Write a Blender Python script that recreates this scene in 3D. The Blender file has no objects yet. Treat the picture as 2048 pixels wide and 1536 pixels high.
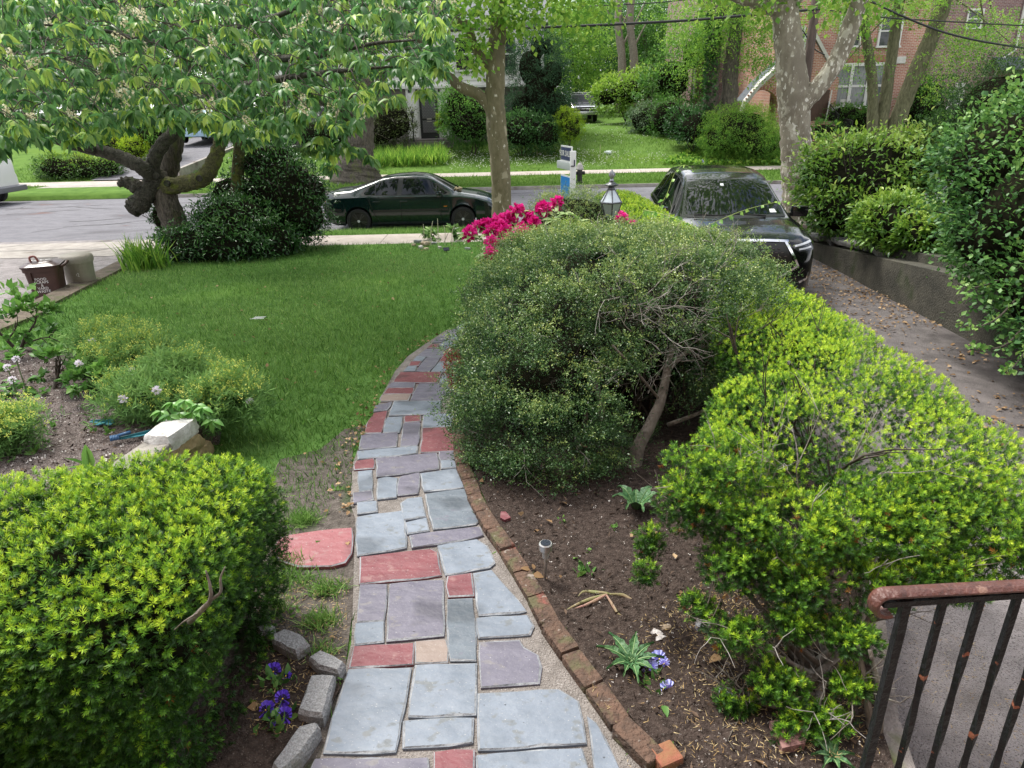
import bpy, bmesh, math, random
import numpy as np
from mathutils import Vector, Matrix
from mathutils.bvhtree import BVHTree
from mathutils.geometry import delaunay_2d_cdt

SC = bpy.context.scene
COL = SC.collection
rnd = random.Random(7)
NP = np.random.default_rng(11)

# ------------------------------------------------------------------ camera, sky, sun, exposure
PITCH, ROLL, FPX, CAMZ = math.radians(22.2), math.radians(1.3), 1365.0, 2.3
cf = Vector((0, math.cos(PITCH), -math.sin(PITCH)))
cr0 = Vector((1, 0, 0)); cu0 = Vector((0, math.sin(PITCH), math.cos(PITCH)))
cr = cr0 * math.cos(ROLL) - cu0 * math.sin(ROLL)
cu = cu0 * math.cos(ROLL) + cr0 * math.sin(ROLL)
CAM = Vector((0, 0, CAMZ))
cd = bpy.data.cameras.new("camera"); cam = bpy.data.objects.new("camera", cd); COL.objects.link(cam)
cd.sensor_width = 36.0; cd.lens = 36.0 * FPX / 2048.0; cd.clip_start = 0.05; cd.clip_end = 2000
cam.matrix_world = Matrix(((cr.x, cu.x, -cf.x, 0), (cr.y, cu.y, -cf.y, 0), (cr.z, cu.z, -cf.z, CAMZ), (0, 0, 0, 1)))
SC.camera = cam

SUN_EL, SUN_AZ = math.radians(60), math.radians(318)     # azimuth measured clockwise from +Y
w = bpy.data.worlds.new("World"); SC.world = w; w.use_nodes = True
nt = w.node_tree; nt.nodes.clear()
wo = nt.nodes.new("ShaderNodeOutputWorld"); bg = nt.nodes.new("ShaderNodeBackground")
sky = nt.nodes.new("ShaderNodeTexSky"); sky.sky_type = 'NISHITA'; sky.sun_disc = False
sky.sun_elevation = SUN_EL; sky.sun_rotation = SUN_AZ
tc = nt.nodes.new("ShaderNodeTexCoord"); nz = nt.nodes.new("ShaderNodeTexNoise"); nz.inputs["Scale"].default_value = 3.2
nz.inputs["Detail"].default_value = 6
rp = nt.nodes.new("ShaderNodeValToRGB"); rp.color_ramp.elements[0].position = .36; rp.color_ramp.elements[1].position = .58
mx = nt.nodes.new("ShaderNodeMix"); mx.data_type = 'RGBA'; mx.inputs[7].default_value = (13.5, 13.5, 13.6, 1)
nt.links.new(tc.outputs["Generated"], nz.inputs["Vector"]); nt.links.new(nz.outputs["Fac"], rp.inputs["Fac"])
nt.links.new(rp.outputs["Color"], mx.inputs[0]); nt.links.new(sky.outputs["Color"], mx.inputs[6])
nt.links.new(mx.outputs[2], bg.inputs["Color"]); bg.inputs["Strength"].default_value = 0.105
nt.links.new(bg.outputs[0], wo.inputs["Surface"])
sl = bpy.data.lights.new("sun", 'SUN'); sl.energy = 3.6; sl.angle = math.radians(20); sl.color = (1, .96, .88)
so = bpy.data.objects.new("sun", sl); COL.objects.link(so)
sd = Vector((math.sin(SUN_AZ) * math.cos(SUN_EL), math.cos(SUN_AZ) * math.cos(SUN_EL), math.sin(SUN_EL)))
so.rotation_euler = sd.to_track_quat('Z', 'Y').to_euler(); so.location = (0, 0, 40)
SC.view_settings.view_transform = 'Standard'; SC.view_settings.look = 'None'
SC.view_settings.exposure = 0.74; SC.view_settings.gamma = 1.0
SC.cycles.max_bounces = 6; SC.cycles.diffuse_bounces = 3; SC.cycles.glossy_bounces = 3
SC.cycles.transmission_bounces = 4; SC.cycles.transparent_max_bounces = 6
SC.cycles.use_denoising = True

# ------------------------------------------------------------------ where things stand
def ray(px, py): return cf + cr * ((px - 1024) / FPX) + cu * ((768 - py) / FPX)
def at(px, py, Y):
    d = ray(px, py); return CAM + d * (Y / d.y)
def atz(px, py, z):
    d = ray(px, py); return CAM + d * ((z - CAMZ) / d.z)
ROADZ = -.74
def gz(Y):                                     # the front garden falls gently to the pavement
    return 0.0 if Y < 4 else max(-.6, -.0515 * (Y - 4))
def fz(Y):                                     # the land across the road rises to the houses
    return float(np.interp(Y, [27, 31, 33, 38, 46, 55, 80, 400], [-.6, -.56, -.5, .25, .85, 1.3, 1.7, 1.7]))
def atg(px, py):                               # the point of the front garden under a pixel of the survey photo
    z = 0.
    for _ in range(12):
        p = atz(px, py, z); z = gz(p.y)
    return p
def atf(px, py):
    d = ray(px, py); Y = 27.
    while Y < 90:
        p = CAM + d * (Y / d.y)
        if p.z <= fz(Y): return p
        Y += .05
    return p

# ------------------------------------------------------------------ materials
MATS = {}
def _new(name):
    m = bpy.data.materials.new(name); m.use_nodes = True; n = m.node_tree
    b = n.nodes["Principled BSDF"]; return m, n, b
def M(name, c1, c2=None, scale=8, rough=.7, bump=0, bscale=40, bdist=.02, metal=0, spec=.5, detail=6, lo=.35, hi=.65, spots=None, coat=0, stretch=(1, 1, 1)):
    if name in MATS: return MATS[name]
    m, n, b = _new(name); L = n.links
    b.inputs["Roughness"].default_value = rough; b.inputs["Metallic"].default_value = metal
    b.inputs["Specular IOR Level"].default_value = spec; b.inputs["Coat Weight"].default_value = coat
    b.inputs["Coat Roughness"].default_value = .03
    tc = n.nodes.new("ShaderNodeTexCoord"); mp = n.nodes.new("ShaderNodeMapping"); mp.inputs["Scale"].default_value = stretch
    L.new(tc.outputs["Object"], mp.inputs["Vector"]); vec = mp.outputs["Vector"]
    if c2 is None: b.inputs["Base Color"].default_value = (*c1, 1)
    else:
        nz = n.nodes.new("ShaderNodeTexNoise"); nz.inputs["Scale"].default_value = scale; nz.inputs["Detail"].default_value = detail
        nz.inputs["Roughness"].default_value = .65
        L.new(vec, nz.inputs["Vector"])
        r = n.nodes.new("ShaderNodeValToRGB"); r.color_ramp.elements[0].position = lo; r.color_ramp.elements[1].position = hi
        r.color_ramp.elements[0].color = (*c1, 1); r.color_ramp.elements[1].color = (*c2, 1)
        L.new(nz.outputs["Fac"], r.inputs["Fac"]); out = r.outputs["Color"]
        for (sc, pos, wd, col) in (spots or []):          # patches of another colour: stains, moss, grit
            n2 = n.nodes.new("ShaderNodeTexNoise"); n2.inputs["Scale"].default_value = sc; n2.inputs["Detail"].default_value = 4
            L.new(vec, n2.inputs["Vector"])
            r2 = n.nodes.new("ShaderNodeValToRGB"); r2.color_ramp.elements[0].position = pos; r2.color_ramp.elements[1].position = pos + wd
            L.new(n2.outputs["Fac"], r2.inputs["Fac"])
            x = n.nodes.new("ShaderNodeMix"); x.data_type = 'RGBA'; x.inputs[7].default_value = (*col, 1)
            L.new(r2.outputs["Color"], x.inputs[0]); L.new(out, x.inputs[6]); out = x.outputs[2]
        L.new(out, b.inputs["Base Color"])
    if bump:
        nb = n.nodes.new("ShaderNodeTexNoise"); nb.inputs["Scale"].default_value = bscale; nb.inputs["Detail"].default_value = 5
        L.new(vec, nb.inputs["Vector"]); bp = n.nodes.new("ShaderNodeBump"); bp.inputs["Strength"].default_value = bump
        bp.inputs["Distance"].default_value = bdist
        L.new(nb.outputs["Fac"], bp.inputs["Height"]); L.new(bp.outputs["Normal"], b.inputs["Normal"])
    MATS[name] = m; return m
def LM(name, cols, rough=.45, trans=.3, spec=.4):        # leaves: each takes its own colour from the 'tint' stored with it
    if name in MATS: return MATS[name]
    m, n, b = _new(name); L = n.links
    a = n.nodes.new("ShaderNodeAttribute"); a.attribute_name = "tint"
    r = n.nodes.new("ShaderNodeValToRGB"); els = r.color_ramp.elements
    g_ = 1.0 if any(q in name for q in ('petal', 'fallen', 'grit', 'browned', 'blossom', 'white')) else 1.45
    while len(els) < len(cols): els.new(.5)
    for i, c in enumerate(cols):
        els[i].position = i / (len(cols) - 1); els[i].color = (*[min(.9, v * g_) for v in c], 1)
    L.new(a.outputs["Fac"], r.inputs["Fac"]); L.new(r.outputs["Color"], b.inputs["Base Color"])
    b.inputs["Roughness"].default_value = rough; b.inputs["Specular IOR Level"].default_value = spec
    t = n.nodes.new("ShaderNodeBsdfTranslucent"); x = n.nodes.new("ShaderNodeMixShader"); x.inputs[0].default_value = trans
    hs = n.nodes.new("ShaderNodeHueSaturation"); hs.inputs["Value"].default_value = 1.3; L.new(r.outputs["Color"], hs.inputs["Color"])
    L.new(hs.outputs["Color"], t.inputs["Color"])
    L.new(b.outputs[0], x.inputs[1]); L.new(t.outputs[0], x.inputs[2]); L.new(x.outputs[0], n.nodes["Material Output"].inputs["Surface"])
    MATS[name] = m; return m
def brick_mat(name, c1, c2, mortar, bw=.215, rh=.073):
    m, n, b = _new(name); L = n.links
    tc = n.nodes.new("ShaderNodeTexCoord"); sx = n.nodes.new("ShaderNodeSeparateXYZ"); L.new(tc.outputs["Object"], sx.inputs[0])
    ad = n.nodes.new("ShaderNodeMath"); L.new(sx.outputs[0], ad.inputs[0]); L.new(sx.outputs[1], ad.inputs[1])
    cx = n.nodes.new("ShaderNodeCombineXYZ"); L.new(ad.outputs[0], cx.inputs[0]); L.new(sx.outputs[2], cx.inputs[1])
    t = n.nodes.new("ShaderNodeTexBrick"); t.inputs["Scale"].default_value = 1; t.inputs["Brick Width"].default_value = bw
    t.inputs["Row Height"].default_value = rh; t.inputs["Mortar Size"].default_value = .009
    t.inputs["Color1"].default_value = (*c1, 1); t.inputs["Color2"].default_value = (*c2, 1); t.inputs["Mortar"].default_value = (*mortar, 1)
    L.new(cx.outputs[0], t.inputs["Vector"])
    nz = n.nodes.new("ShaderNodeTexNoise"); nz.inputs["Scale"].default_value = .9; nz.inputs["Detail"].default_value = 8
    L.new(tc.outputs["Object"], nz.inputs["Vector"])
    x = n.nodes.new("ShaderNodeMix"); x.data_type = 'RGBA'; x.blend_type = 'MULTIPLY'; x.inputs[0].default_value = .6
    r = n.nodes.new("ShaderNodeValToRGB"); r.color_ramp.elements[0].color = (.5, .48, .5, 1); r.color_ramp.elements[1].color = (1, 1, 1, 1)
    r.color_ramp.elements[0].position = .3; r.color_ramp.elements[1].position = .6
    L.new(nz.outputs["Fac"], r.inputs["Fac"]); L.new(t.outputs["Color"], x.inputs[6]); L.new(r.outputs["Color"], x.inputs[7])
    L.new(x.outputs[2], b.inputs["Base Color"]); b.inputs["Roughness"].default_value = .85
    bp = n.nodes.new("ShaderNodeBump"); bp.inputs["Strength"].default_value = .6; bp.inputs["Distance"].default_value = .008; bp.invert = True
    L.new(t.outputs["Fac"], bp.inputs["Height"]); L.new(bp.outputs["Normal"], b.inputs["Normal"])
    MATS[name] = m; return m

# ------------------------------------------------------------------ objects
def tag(o, label=None, cat=None, group=None, kind=None):
    if label: o["label"] = label
    if cat: o["category"] = cat
    if group: o["group"] = group
    if kind: o["kind"] = kind
    return o
def thing(name, loc, label, cat, group=None, rz=0):
    o = bpy.data.objects.new(name, None); o.empty_display_size = .1; COL.objects.link(o)
    o.location = loc; o.rotation_euler = (0, 0, rz); return tag(o, label, cat, group)
def dup(o, parent=None):
    c = o.copy(); COL.objects.link(c); c.parent = parent
    for ch in list(o.children): dup(ch, c)
    return c
def wloc(o):
    v = Vector((0, 0, 0))
    while o is not None: v += Vector(o.location); o = o.parent
    return v
class MB:                                     # gathers shapes for ONE mesh object
    def __init__(s): s.v = []; s.f = []; s.m = []
    def add(s, vs, fs, mi=0):
        k = len(s.v); s.v += [tuple(v) for v in vs]; s.f += [tuple(i + k for i in f) for f in fs]; s.m += [mi] * len(fs); return s
    def box(s, c, d, rz=0, mi=0, bev=0, rx=0):
        hx, hy, hz = d[0] / 2, d[1] / 2, d[2] / 2
        if bev:
            bm = bmesh.new(); bmesh.ops.create_cube(bm, size=1); bmesh.ops.scale(bm, vec=d, verts=bm.verts)
            bmesh.ops.bevel(bm, geom=bm.edges[:], offset=bev, segments=2, affect='EDGES', profile=.6)
            bm.verts.index_update(); vs = [v.co.copy() for v in bm.verts]; fs = [[v.index for v in f.verts] for f in bm.faces]; bm.free()
        else:
            vs = [Vector((x, y, z)) for x in (-hx, hx) for y in (-hy, hy) for z in (-hz, hz)]
            fs = [(0, 1, 3, 2), (4, 6, 7, 5), (0, 4, 5, 1), (2, 3, 7, 6), (0, 2, 6, 4), (1, 5, 7, 3)]
        R = Matrix.Rotation(rz, 3, 'Z') @ Matrix.Rotation(rx, 3, 'X'); c = Vector(c)
        return s.add([R @ v + c for v in vs], fs, mi)
    def tube(s, pts, rad, seg=8, mi=0, caps=True, wob=0, flat=1):
        pts = [Vector(p) for p in pts]; n = len(pts)
        if not hasattr(rad, '__len__'): rad = [rad] * n
        vs = []; ref = None
        for i, p in enumerate(pts):
            t = (pts[min(i + 1, n - 1)] - pts[max(i - 1, 0)]).normalized()
            if ref is None: ref = t.orthogonal().normalized()
            ref = (ref - t * ref.dot(t)).normalized(); bi = t.cross(ref)
            for k in range(seg):
                a = 2 * math.pi * k / seg; r = rad[i] * (1 + (rnd.uniform(-wob, wob) if wob else 0))
                vs.append(p + ref * math.cos(a) * r + bi * math.sin(a) * r * flat)
        fs = [(i * seg + k, i * seg + (k + 1) % seg, (i + 1) * seg + (k + 1) % seg, (i + 1) * seg + k) for i in range(n - 1) for k in range(seg)]
        if caps: fs += [tuple(range(seg))[::-1], tuple((n - 1) * seg + k for k in range(seg))]
        return s.add(vs, fs, mi)
    def lathe(s, c, prof, seg=20, mi=0, axis='z', rz=0, caps=True):
        vs = []; c = Vector(c)
        for (r, h) in prof:
            for k in range(seg):
                a = 2 * math.pi * k / seg; p = (r * math.cos(a), r * math.sin(a), h)
                if axis == 'y': p = (p[0], p[2], p[1])
                if axis == 'x': p = (p[2], p[0], p[1])
                vs.append(c + Vector(p))
        n = len(prof)
        fs = [(i * seg + k, i * seg + (k + 1) % seg, (i + 1) * seg + (k + 1) % seg, (i + 1) * seg + k) for i in range(n - 1) for k in range(seg)]
        if caps: fs += [tuple(range(seg))[::-1], tuple((n - 1) * seg + k for k in range(seg))]
        return s.add(vs, fs, mi)
    def prism(s, poly, z0, z1, mi=0, top=None):            # poly: xy outline; top: shrunken outline for a worn edge
        n = len(poly); top = top or poly
        a = sum(poly[i][0] * poly[(i + 1) % n][1] - poly[(i + 1) % n][0] * poly[i][1] for i in range(n))
        if a < 0: poly = poly[::-1]; top = top[::-1]
        vs = [(p[0], p[1], z0 if not hasattr(z0, '__call__') else z0(*p[:2])) for p in poly] + [(p[0], p[1], z1 if not hasattr(z1, '__call__') else z1(*p[:2])) for p in top]
        fs = [(i, (i + 1) % n, n + (i + 1) % n, n + i) for i in range(n)] + [tuple(range(n, 2 * n)), tuple(range(n))[::-1]]
        return s.add(vs, fs, mi)
    def extr(s, poly, d, mi=0):                            # planar polygon of 3-D points pushed along d
        n = len(poly); d = Vector(d); vs = [Vector(p) for p in poly] + [Vector(p) + d for p in poly]
        return s.add(vs, [(i, (i + 1) % n, n + (i + 1) % n, n + i) for i in range(n)] + [tuple(range(n, 2 * n)), tuple(range(n))[::-1]], mi)
    def rock(s, c, d, rz=0, mi=0, j=.18, sub=2):
        bm = bmesh.new(); bmesh.ops.create_cube(bm, size=1)
        bmesh.ops.subdivide_edges(bm, edges=bm.edges[:], cuts=sub, use_grid_fill=True)
        R = Matrix.Rotation(rz, 3, 'Z'); c = Vector(c); vs = []
        for v in bm.verts:
            p = v.co.copy(); p = p.lerp(p.normalized() * .62, .38)
            p += Vector((rnd.uniform(-1, 1), rnd.uniform(-1, 1), rnd.uniform(-1, 1))) * j * .4
            vs.append(R @ Vector((p.x * d[0], p.y * d[1], p.z * d[2])) + c)
        bm.verts.index_update(); fs = [[v.index for v in f.verts] for f in bm.faces]; bm.free()
        return s.add(vs, fs, mi)
    def build(s, name, mats, parent=None, smooth=False, local=False, sharp=None):
        me = bpy.data.meshes.new(name)
        off = Vector((0, 0, 0)) if (local or parent is None) else wloc(parent)
        me.from_pydata([(v[0] - off.x, v[1] - off.y, v[2] - off.z) for v in s.v], [], s.f)
        for m in (mats if isinstance(mats, (list, tuple)) else [mats]): me.materials.append(m)
        me.polygons.foreach_set("material_index", s.m)
        if smooth: me.polygons.foreach_set("use_smooth", [True] * len(s.f))
        me.update()
        bm = bmesh.new(); bm.from_mesh(me); bmesh.ops.recalc_face_normals(bm, faces=bm.faces); bm.to_mesh(me); bm.free()
        if smooth and sharp: me.set_sharp_from_angle(angle=math.radians(sharp))
        o = bpy.data.objects.new(name, me); COL.objects.link(o); o.parent = parent; return o
def smooth_path(pts, k=4):
    pts = [Vector(p) for p in pts]; out = []
    for i in range(len(pts) - 1):
        p0, p1, p2, p3 = pts[max(i - 1, 0)], pts[i], pts[i + 1], pts[min(i + 2, len(pts) - 1)]
        for j in range(k):
            t = j / k; out.append(.5 * ((2 * p1) + (p2 - p0) * t + (2 * p0 - 5 * p1 + 4 * p2 - p3) * t * t + (3 * p1 - p0 - 3 * p2 + p3) * t ** 3))
    out.append(pts[-1]); return out
def lerp_list(a, n): return list(np.interp(np.linspace(0, 1, n), np.linspace(0, 1, len(a)), a))
def text_mesh(name, body, size, mat, parent, M4, ext=.001):
    c = bpy.data.curves.new(name, 'FONT'); c.body = body; c.size = size; c.align_x = 'CENTER'; c.align_y = 'CENTER'; c.extrude = ext
    c.resolution_u = 2
    o = bpy.data.objects.new(name + "_curve", c); COL.objects.link(o); bpy.context.view_layer.update()
    me = bpy.data.meshes.new_from_object(o.evaluated_get(bpy.context.evaluated_depsgraph_get())); bpy.data.objects.remove(o)
    me.transform(M4); me.materials.clear(); me.materials.append(mat)
    t = bpy.data.objects.new(name, me); COL.objects.link(t); t.parent = parent; return t

# ------------------------------------------------------------------ foliage: many leaf-sized faces in ONE mesh per plant
def tpl(V, F, t=None): return np.array(V, float), np.array(F, int), np.zeros(len(V)) if t is None else np.array(t, float)
LEAF = tpl([(0, 0, 0), (-.5, .45, .1), (.5, .45, .1), (0, 1, -.08)], [(0, 2, 3), (0, 3, 1)])
LONG = tpl([(0, 0, 0), (-.5, .35, .09), (.5, .35, .09), (0, .5, 0), (-.36, .7, -.02), (.36, .7, -.02), (0, 1, -.22)],
           [(0, 2, 3), (0, 3, 1), (1, 3, 4), (3, 2, 5), (3, 5, 6), (3, 6, 4)])
BLADE = tpl([(-.5, 0, 0), (.5, 0, 0), (0.1, 1, .25)], [(0, 1, 2)], (-.1, -.1, .1))
BEND = tpl([(-.5, 0, 0), (.5, 0, 0), (-.42, .5, .04), (.42, .5, .04), (0, 1, .35)], [(0, 1, 3), (0, 3, 2), (2, 3, 4)])
def clump_tpl(n, seed, ln=1., w=.22, spread=.8):           # a twig end: n small leaves round a point
    r = np.random.default_rng(seed); V = []; F = []; T = []
    for i in range(n):
        d = r.normal(size=3); d[1] = abs(d[1]) + .25; d /= np.linalg.norm(d); o = r.normal(size=3) * spread * .35; o[1] += r.uniform(0, .5)
        s = np.cross(d, r.normal(size=3)); s /= np.linalg.norm(s); L = ln * r.uniform(.6, 1.1); k = len(V)
        V += [o, o + d * L * .5 - s * w, o + d * L * .5 + s * w, o + d * L]; F += [(k, k + 2, k + 3), (k, k + 3, k + 1)]; T += [r.uniform(-.12, .12)] * 4
    return tpl(V, F, T)
def yew_tpl(n, seed, w=.058):                              # one shoot: stem set round with flat needles
    r = np.random.default_rng(seed); V = []; F = []; T = []
    for i in range(n):
        h = r.uniform(.0, .75); a = i * 2.4 + r.uniform(-.3, .3); out = 1.0 - .45 * h
        d = np.array([math.cos(a) * out, .55 + .5 * h, math.sin(a) * out]); d /= np.linalg.norm(d); L = r.uniform(.5, .72) * (1 - .25 * h)
        o = np.array([0, h, 0.]); s = np.cross(d, [0, 1, 0]); s /= np.linalg.norm(s) + 1e-6; k = len(V)
        V += [o, o + d * L * .45 + s * w * .8, o + d * L, o + d * L * .45 - s * w * .8]
        F += [(k, k + 1, k + 2), (k, k + 2, k + 3)]; q = (h - .45) * .35
        T += [q - .12, q, q + .06, q]
    return tpl(V, F, T)
def unit(a): return a / (np.linalg.norm(a, axis=1, keepdims=True) + 1e-9)
def scatter(name, tpls, pos, dirs, size, tint, mat, parent=None, width=1., ups=None, extra=None):
    if not isinstance(tpls, list): tpls = [tpls]
    n = len(pos); size = np.broadcast_to(np.asarray(size, float), (n,)); d = unit(dirs)
    if ups is None: ups = NP.normal(size=(n, 3))
    x = unit(np.cross(d, ups)); z = np.cross(x, d); off = np.zeros(3) if parent is None else np.array(wloc(parent))
    vs = []; fs = []; ts = []; k = 0; pick = NP.integers(0, len(tpls), n)
    for i, (V, F, T) in enumerate(tpls):
        s = np.where(pick == i)[0]
        if not len(s): continue
        W = (V[None, :, 0, None] * x[s, None] * width + V[None, :, 1, None] * d[s, None] + V[None, :, 2, None] * z[s, None]) * size[s, None, None] + pos[s, None] - off
        vs.append(W.reshape(-1, 3)); m = len(V)
        fs.append((F[None] + (np.arange(len(s)) * m)[:, None, None] + k).reshape(-1, 3)); k += m * len(s)
        ts.append((np.clip(tint[s, None] + T[None], 0, 1)).ravel())
    vs = np.concatenate(vs); fs = np.concatenate(fs); ts = np.concatenate(ts); mi = np.zeros(len(fs), int)
    mats = [mat]
    if extra is not None:                                  # woody core of a clipped bush
        ev, ef, em = extra; ev = ev - off; fs = np.concatenate([fs, ef + len(vs)]); mi = np.concatenate([mi, np.ones(len(ef), int)])
        vs = np.concatenate([vs, ev]); ts = np.concatenate([ts, np.zeros(len(ev))]); mats.append(em)
    me = bpy.data.meshes.new(name); me.vertices.add(len(vs)); me.vertices.foreach_set("co", vs.astype(np.float32).ravel())
    me.loops.add(len(fs) * 3); me.loops.foreach_set("vertex_index", fs.astype(np.int32).ravel())
    me.polygons.add(len(fs)); me.polygons.foreach_set("loop_start", np.arange(0, len(fs) * 3, 3, dtype=np.int32))
    for m in mats: me.materials.append(m)
    me.polygons.foreach_set("material_index", mi.astype(np.int32))
    a = me.attributes.new("tint", 'FLOAT', 'POINT'); a.data.foreach_set("value", ts.astype(np.float32)); me.update(calc_edges=True)
    o = bpy.data.objects.new(name, me); COL.objects.link(o); o.parent = parent; return o
def waves(p, freq, seed, oct=3):
    r = np.random.default_rng(seed); out = np.zeros(len(p)); amp = 1.
    for k in range(oct):
        for _ in range(3):
            q = r.normal(size=3); q *= freq * 2 ** k / np.linalg.norm(q); out += amp * np.sin(p @ q + r.uniform(0, 6.28))
        amp *= .55
    return out / 4.
def shell(ells, n, depth=.3, lump=.1, freq=4., seed=1, zmin=-9, k=2., inside=.8):
    """points through the outer layers of a union of rounded bodies, with their outward direction and how deep (0 = skin) they lie"""
    r = np.random.default_rng(seed); E = np.array(ells, float); A = (E[:, 3] * E[:, 4] + E[:, 4] * E[:, 5] + E[:, 3] * E[:, 5]); A /= A.sum()
    P = []; N = []; D = []; got = 0
    while got < n:
        m = int((n - got) * 1.8) + 64; i = r.choice(len(E), m, p=A); u = unit(r.normal(size=(m, 3)))
        u = u / (np.sum(np.abs(u) ** k, axis=1) ** (1 / k))[:, None]
        dp = depth * r.random(m) ** 1.6; f = (1 - dp) * (1 + lump * waves(u * E[i, 3:] + E[i, :3], freq, seed))
        p = E[i, :3] + u * E[i, 3:] * f[:, None]; nn = unit(np.sign(u) * np.abs(u) ** (k - 1) / E[i, 3:]); ok = p[:, 2] > zmin
        for j in range(len(E)):
            q = np.sum(np.abs((p - E[j, :3]) / E[j, 3:]) ** k, axis=1) ** (1 / k); ok &= ~((q < inside) & (i != j))
        P.append(p[ok]); N.append(nn[ok]); D.append(dp[ok] / max(depth, 1e-6)); got += ok.sum()
    return np.concatenate(P)[:n], np.concatenate(N)[:n], np.concatenate(D)[:n]
def clumped(ells, nc, per, r, seed, depth=.2, lump=.1, freq=4., zmin=-9, k=2., flat=.55, inside=.9):
    """boughs: flattened tufts set over the skin of the bodies, with dark gaps left between them"""
    c, nn, dc = shell(ells, nc, depth, lump, freq, seed, zmin, k, inside); q = np.random.default_rng(seed + 1); g = np.repeat(np.arange(nc), per)
    o = q.normal(size=(len(g), 3)) * np.array([1, 1, flat]) * .5; h = np.clip(o[:, 2] / flat + .35 * np.sum(o * nn[g], axis=1), -1, 1)
    rr = r * q.uniform(.55, 1.3, nc)[g][:, None]; return c[g] + o * rr, unit(nn[g] + o * .8), dc[g], h, q.random(nc)[g]
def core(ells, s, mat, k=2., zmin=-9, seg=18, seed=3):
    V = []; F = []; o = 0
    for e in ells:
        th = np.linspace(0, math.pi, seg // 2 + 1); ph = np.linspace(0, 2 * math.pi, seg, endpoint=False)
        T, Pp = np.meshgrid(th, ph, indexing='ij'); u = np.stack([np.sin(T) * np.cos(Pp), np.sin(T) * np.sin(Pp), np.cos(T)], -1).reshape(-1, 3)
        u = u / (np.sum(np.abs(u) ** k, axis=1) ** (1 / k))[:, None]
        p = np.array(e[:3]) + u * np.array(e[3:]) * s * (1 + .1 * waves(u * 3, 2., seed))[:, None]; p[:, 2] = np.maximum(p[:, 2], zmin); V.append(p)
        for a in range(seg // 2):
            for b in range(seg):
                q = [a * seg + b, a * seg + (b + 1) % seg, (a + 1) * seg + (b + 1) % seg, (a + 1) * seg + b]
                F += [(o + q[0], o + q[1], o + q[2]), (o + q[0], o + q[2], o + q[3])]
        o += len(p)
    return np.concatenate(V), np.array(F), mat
def crown(ells, nclump, per, cr_, seed, droop=0.):
    """leaf clumps spread through a crown's volume, so that sky shows between them"""
    r = np.random.default_rng(seed); E = np.array(ells, float); A = E[:, 3] * E[:, 4] * E[:, 5]; A = A / A.sum()
    i = r.choice(len(E), nclump, p=A); u = unit(r.normal(size=(nclump, 3))) * (r.random(nclump) ** .45)[:, None]
    c = E[i, :3] + u * E[i, 3:]; g = np.repeat(np.arange(nclump), per); o = r.normal(size=(len(g), 3)) * cr_ * np.array([1, 1, .55])
    p = c[g] + o; d = unit(o + r.normal(size=o.shape) * cr_ * .7 - np.array([0, 0, droop * cr_])); return c, p, d, r.random(nclump)[g] * .55 + r.random(len(g)) * .45
# ================================================================== THE SETTING
def inside(poly, x, y):
    x = np.asarray(x); y = np.asarray(y); c = np.zeros(x.shape, bool); n = len(poly)
    for i in range(n):
        x1, y1 = poly[i][0], poly[i][1]; x2, y2 = poly[(i + 1) % n][0], poly[(i + 1) % n][1]
        if y1 == y2: continue
        c ^= ((y1 > y) != (y2 > y)) & (x < (x2 - x1) * (y - y1) / (y2 - y1) + x1)
    return c
def densify(poly, step):
    out = []
    for i in range(len(poly)):
        a = Vector(poly[i][:2]); b = Vector(poly[(i + 1) % len(poly)][:2]); k = max(1, int((b - a).length / step))
        out += [a.lerp(b, j / k) for j in range(k)]
    return out
def tri_poly(poly, step, jit=.3):
    o = densify(poly, step); xs = [p[0] for p in poly]; ys = [p[1] for p in poly]
    gx, gy = np.meshgrid(np.arange(min(xs), max(xs), step), np.arange(min(ys), max(ys), step))
    gx = (gx + NP.uniform(-jit, jit, gx.shape) * step).ravel(); gy = (gy + NP.uniform(-jit, jit, gy.shape) * step).ravel(); k = inside(poly, gx, gy)
    pts = o + [Vector((a, b)) for a, b in zip(gx[k], gy[k])]; n = len(o)
    V, _, F, _, _, _ = delaunay_2d_cdt(pts, [(i, (i + 1) % n) for i in range(n)], [], 1, 1e-4)
    return V, F
def sheet(name, poly, zf, mat, step=.5, bump=0., bfreq=3., kind='structure', skirt=0., parent=None, smooth=True, build=True):
    V, F = tri_poly(poly, step); P = np.array([(v.x, v.y, 0) for v in V]); b = waves(P, bfreq, 5) * bump if bump else np.zeros(len(V))
    m = MB(); m.add([(v.x, v.y, zf(v.x, v.y) + b[i]) for i, v in enumerate(V)], F)
    if skirt:
        o = densify(poly, step)
        for i in range(len(o)):
            a, c = o[i], o[(i + 1) % len(o)]; za, zc = zf(a.x, a.y) - .003, zf(c.x, c.y) - .003
            m.add([(a.x, a.y, za), (c.x, c.y, zc), (c.x, c.y, zc - skirt), (a.x, a.y, za - skirt)], [(0, 1, 2, 3)])
    ob = m.build(name, mat, parent, smooth=smooth)
    if kind: ob["kind"] = kind
    return ob
def rect(x0, x1, y0, y1): return [(x0, y0), (x1, y0), (x1, y1), (x0, y1)]

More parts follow.
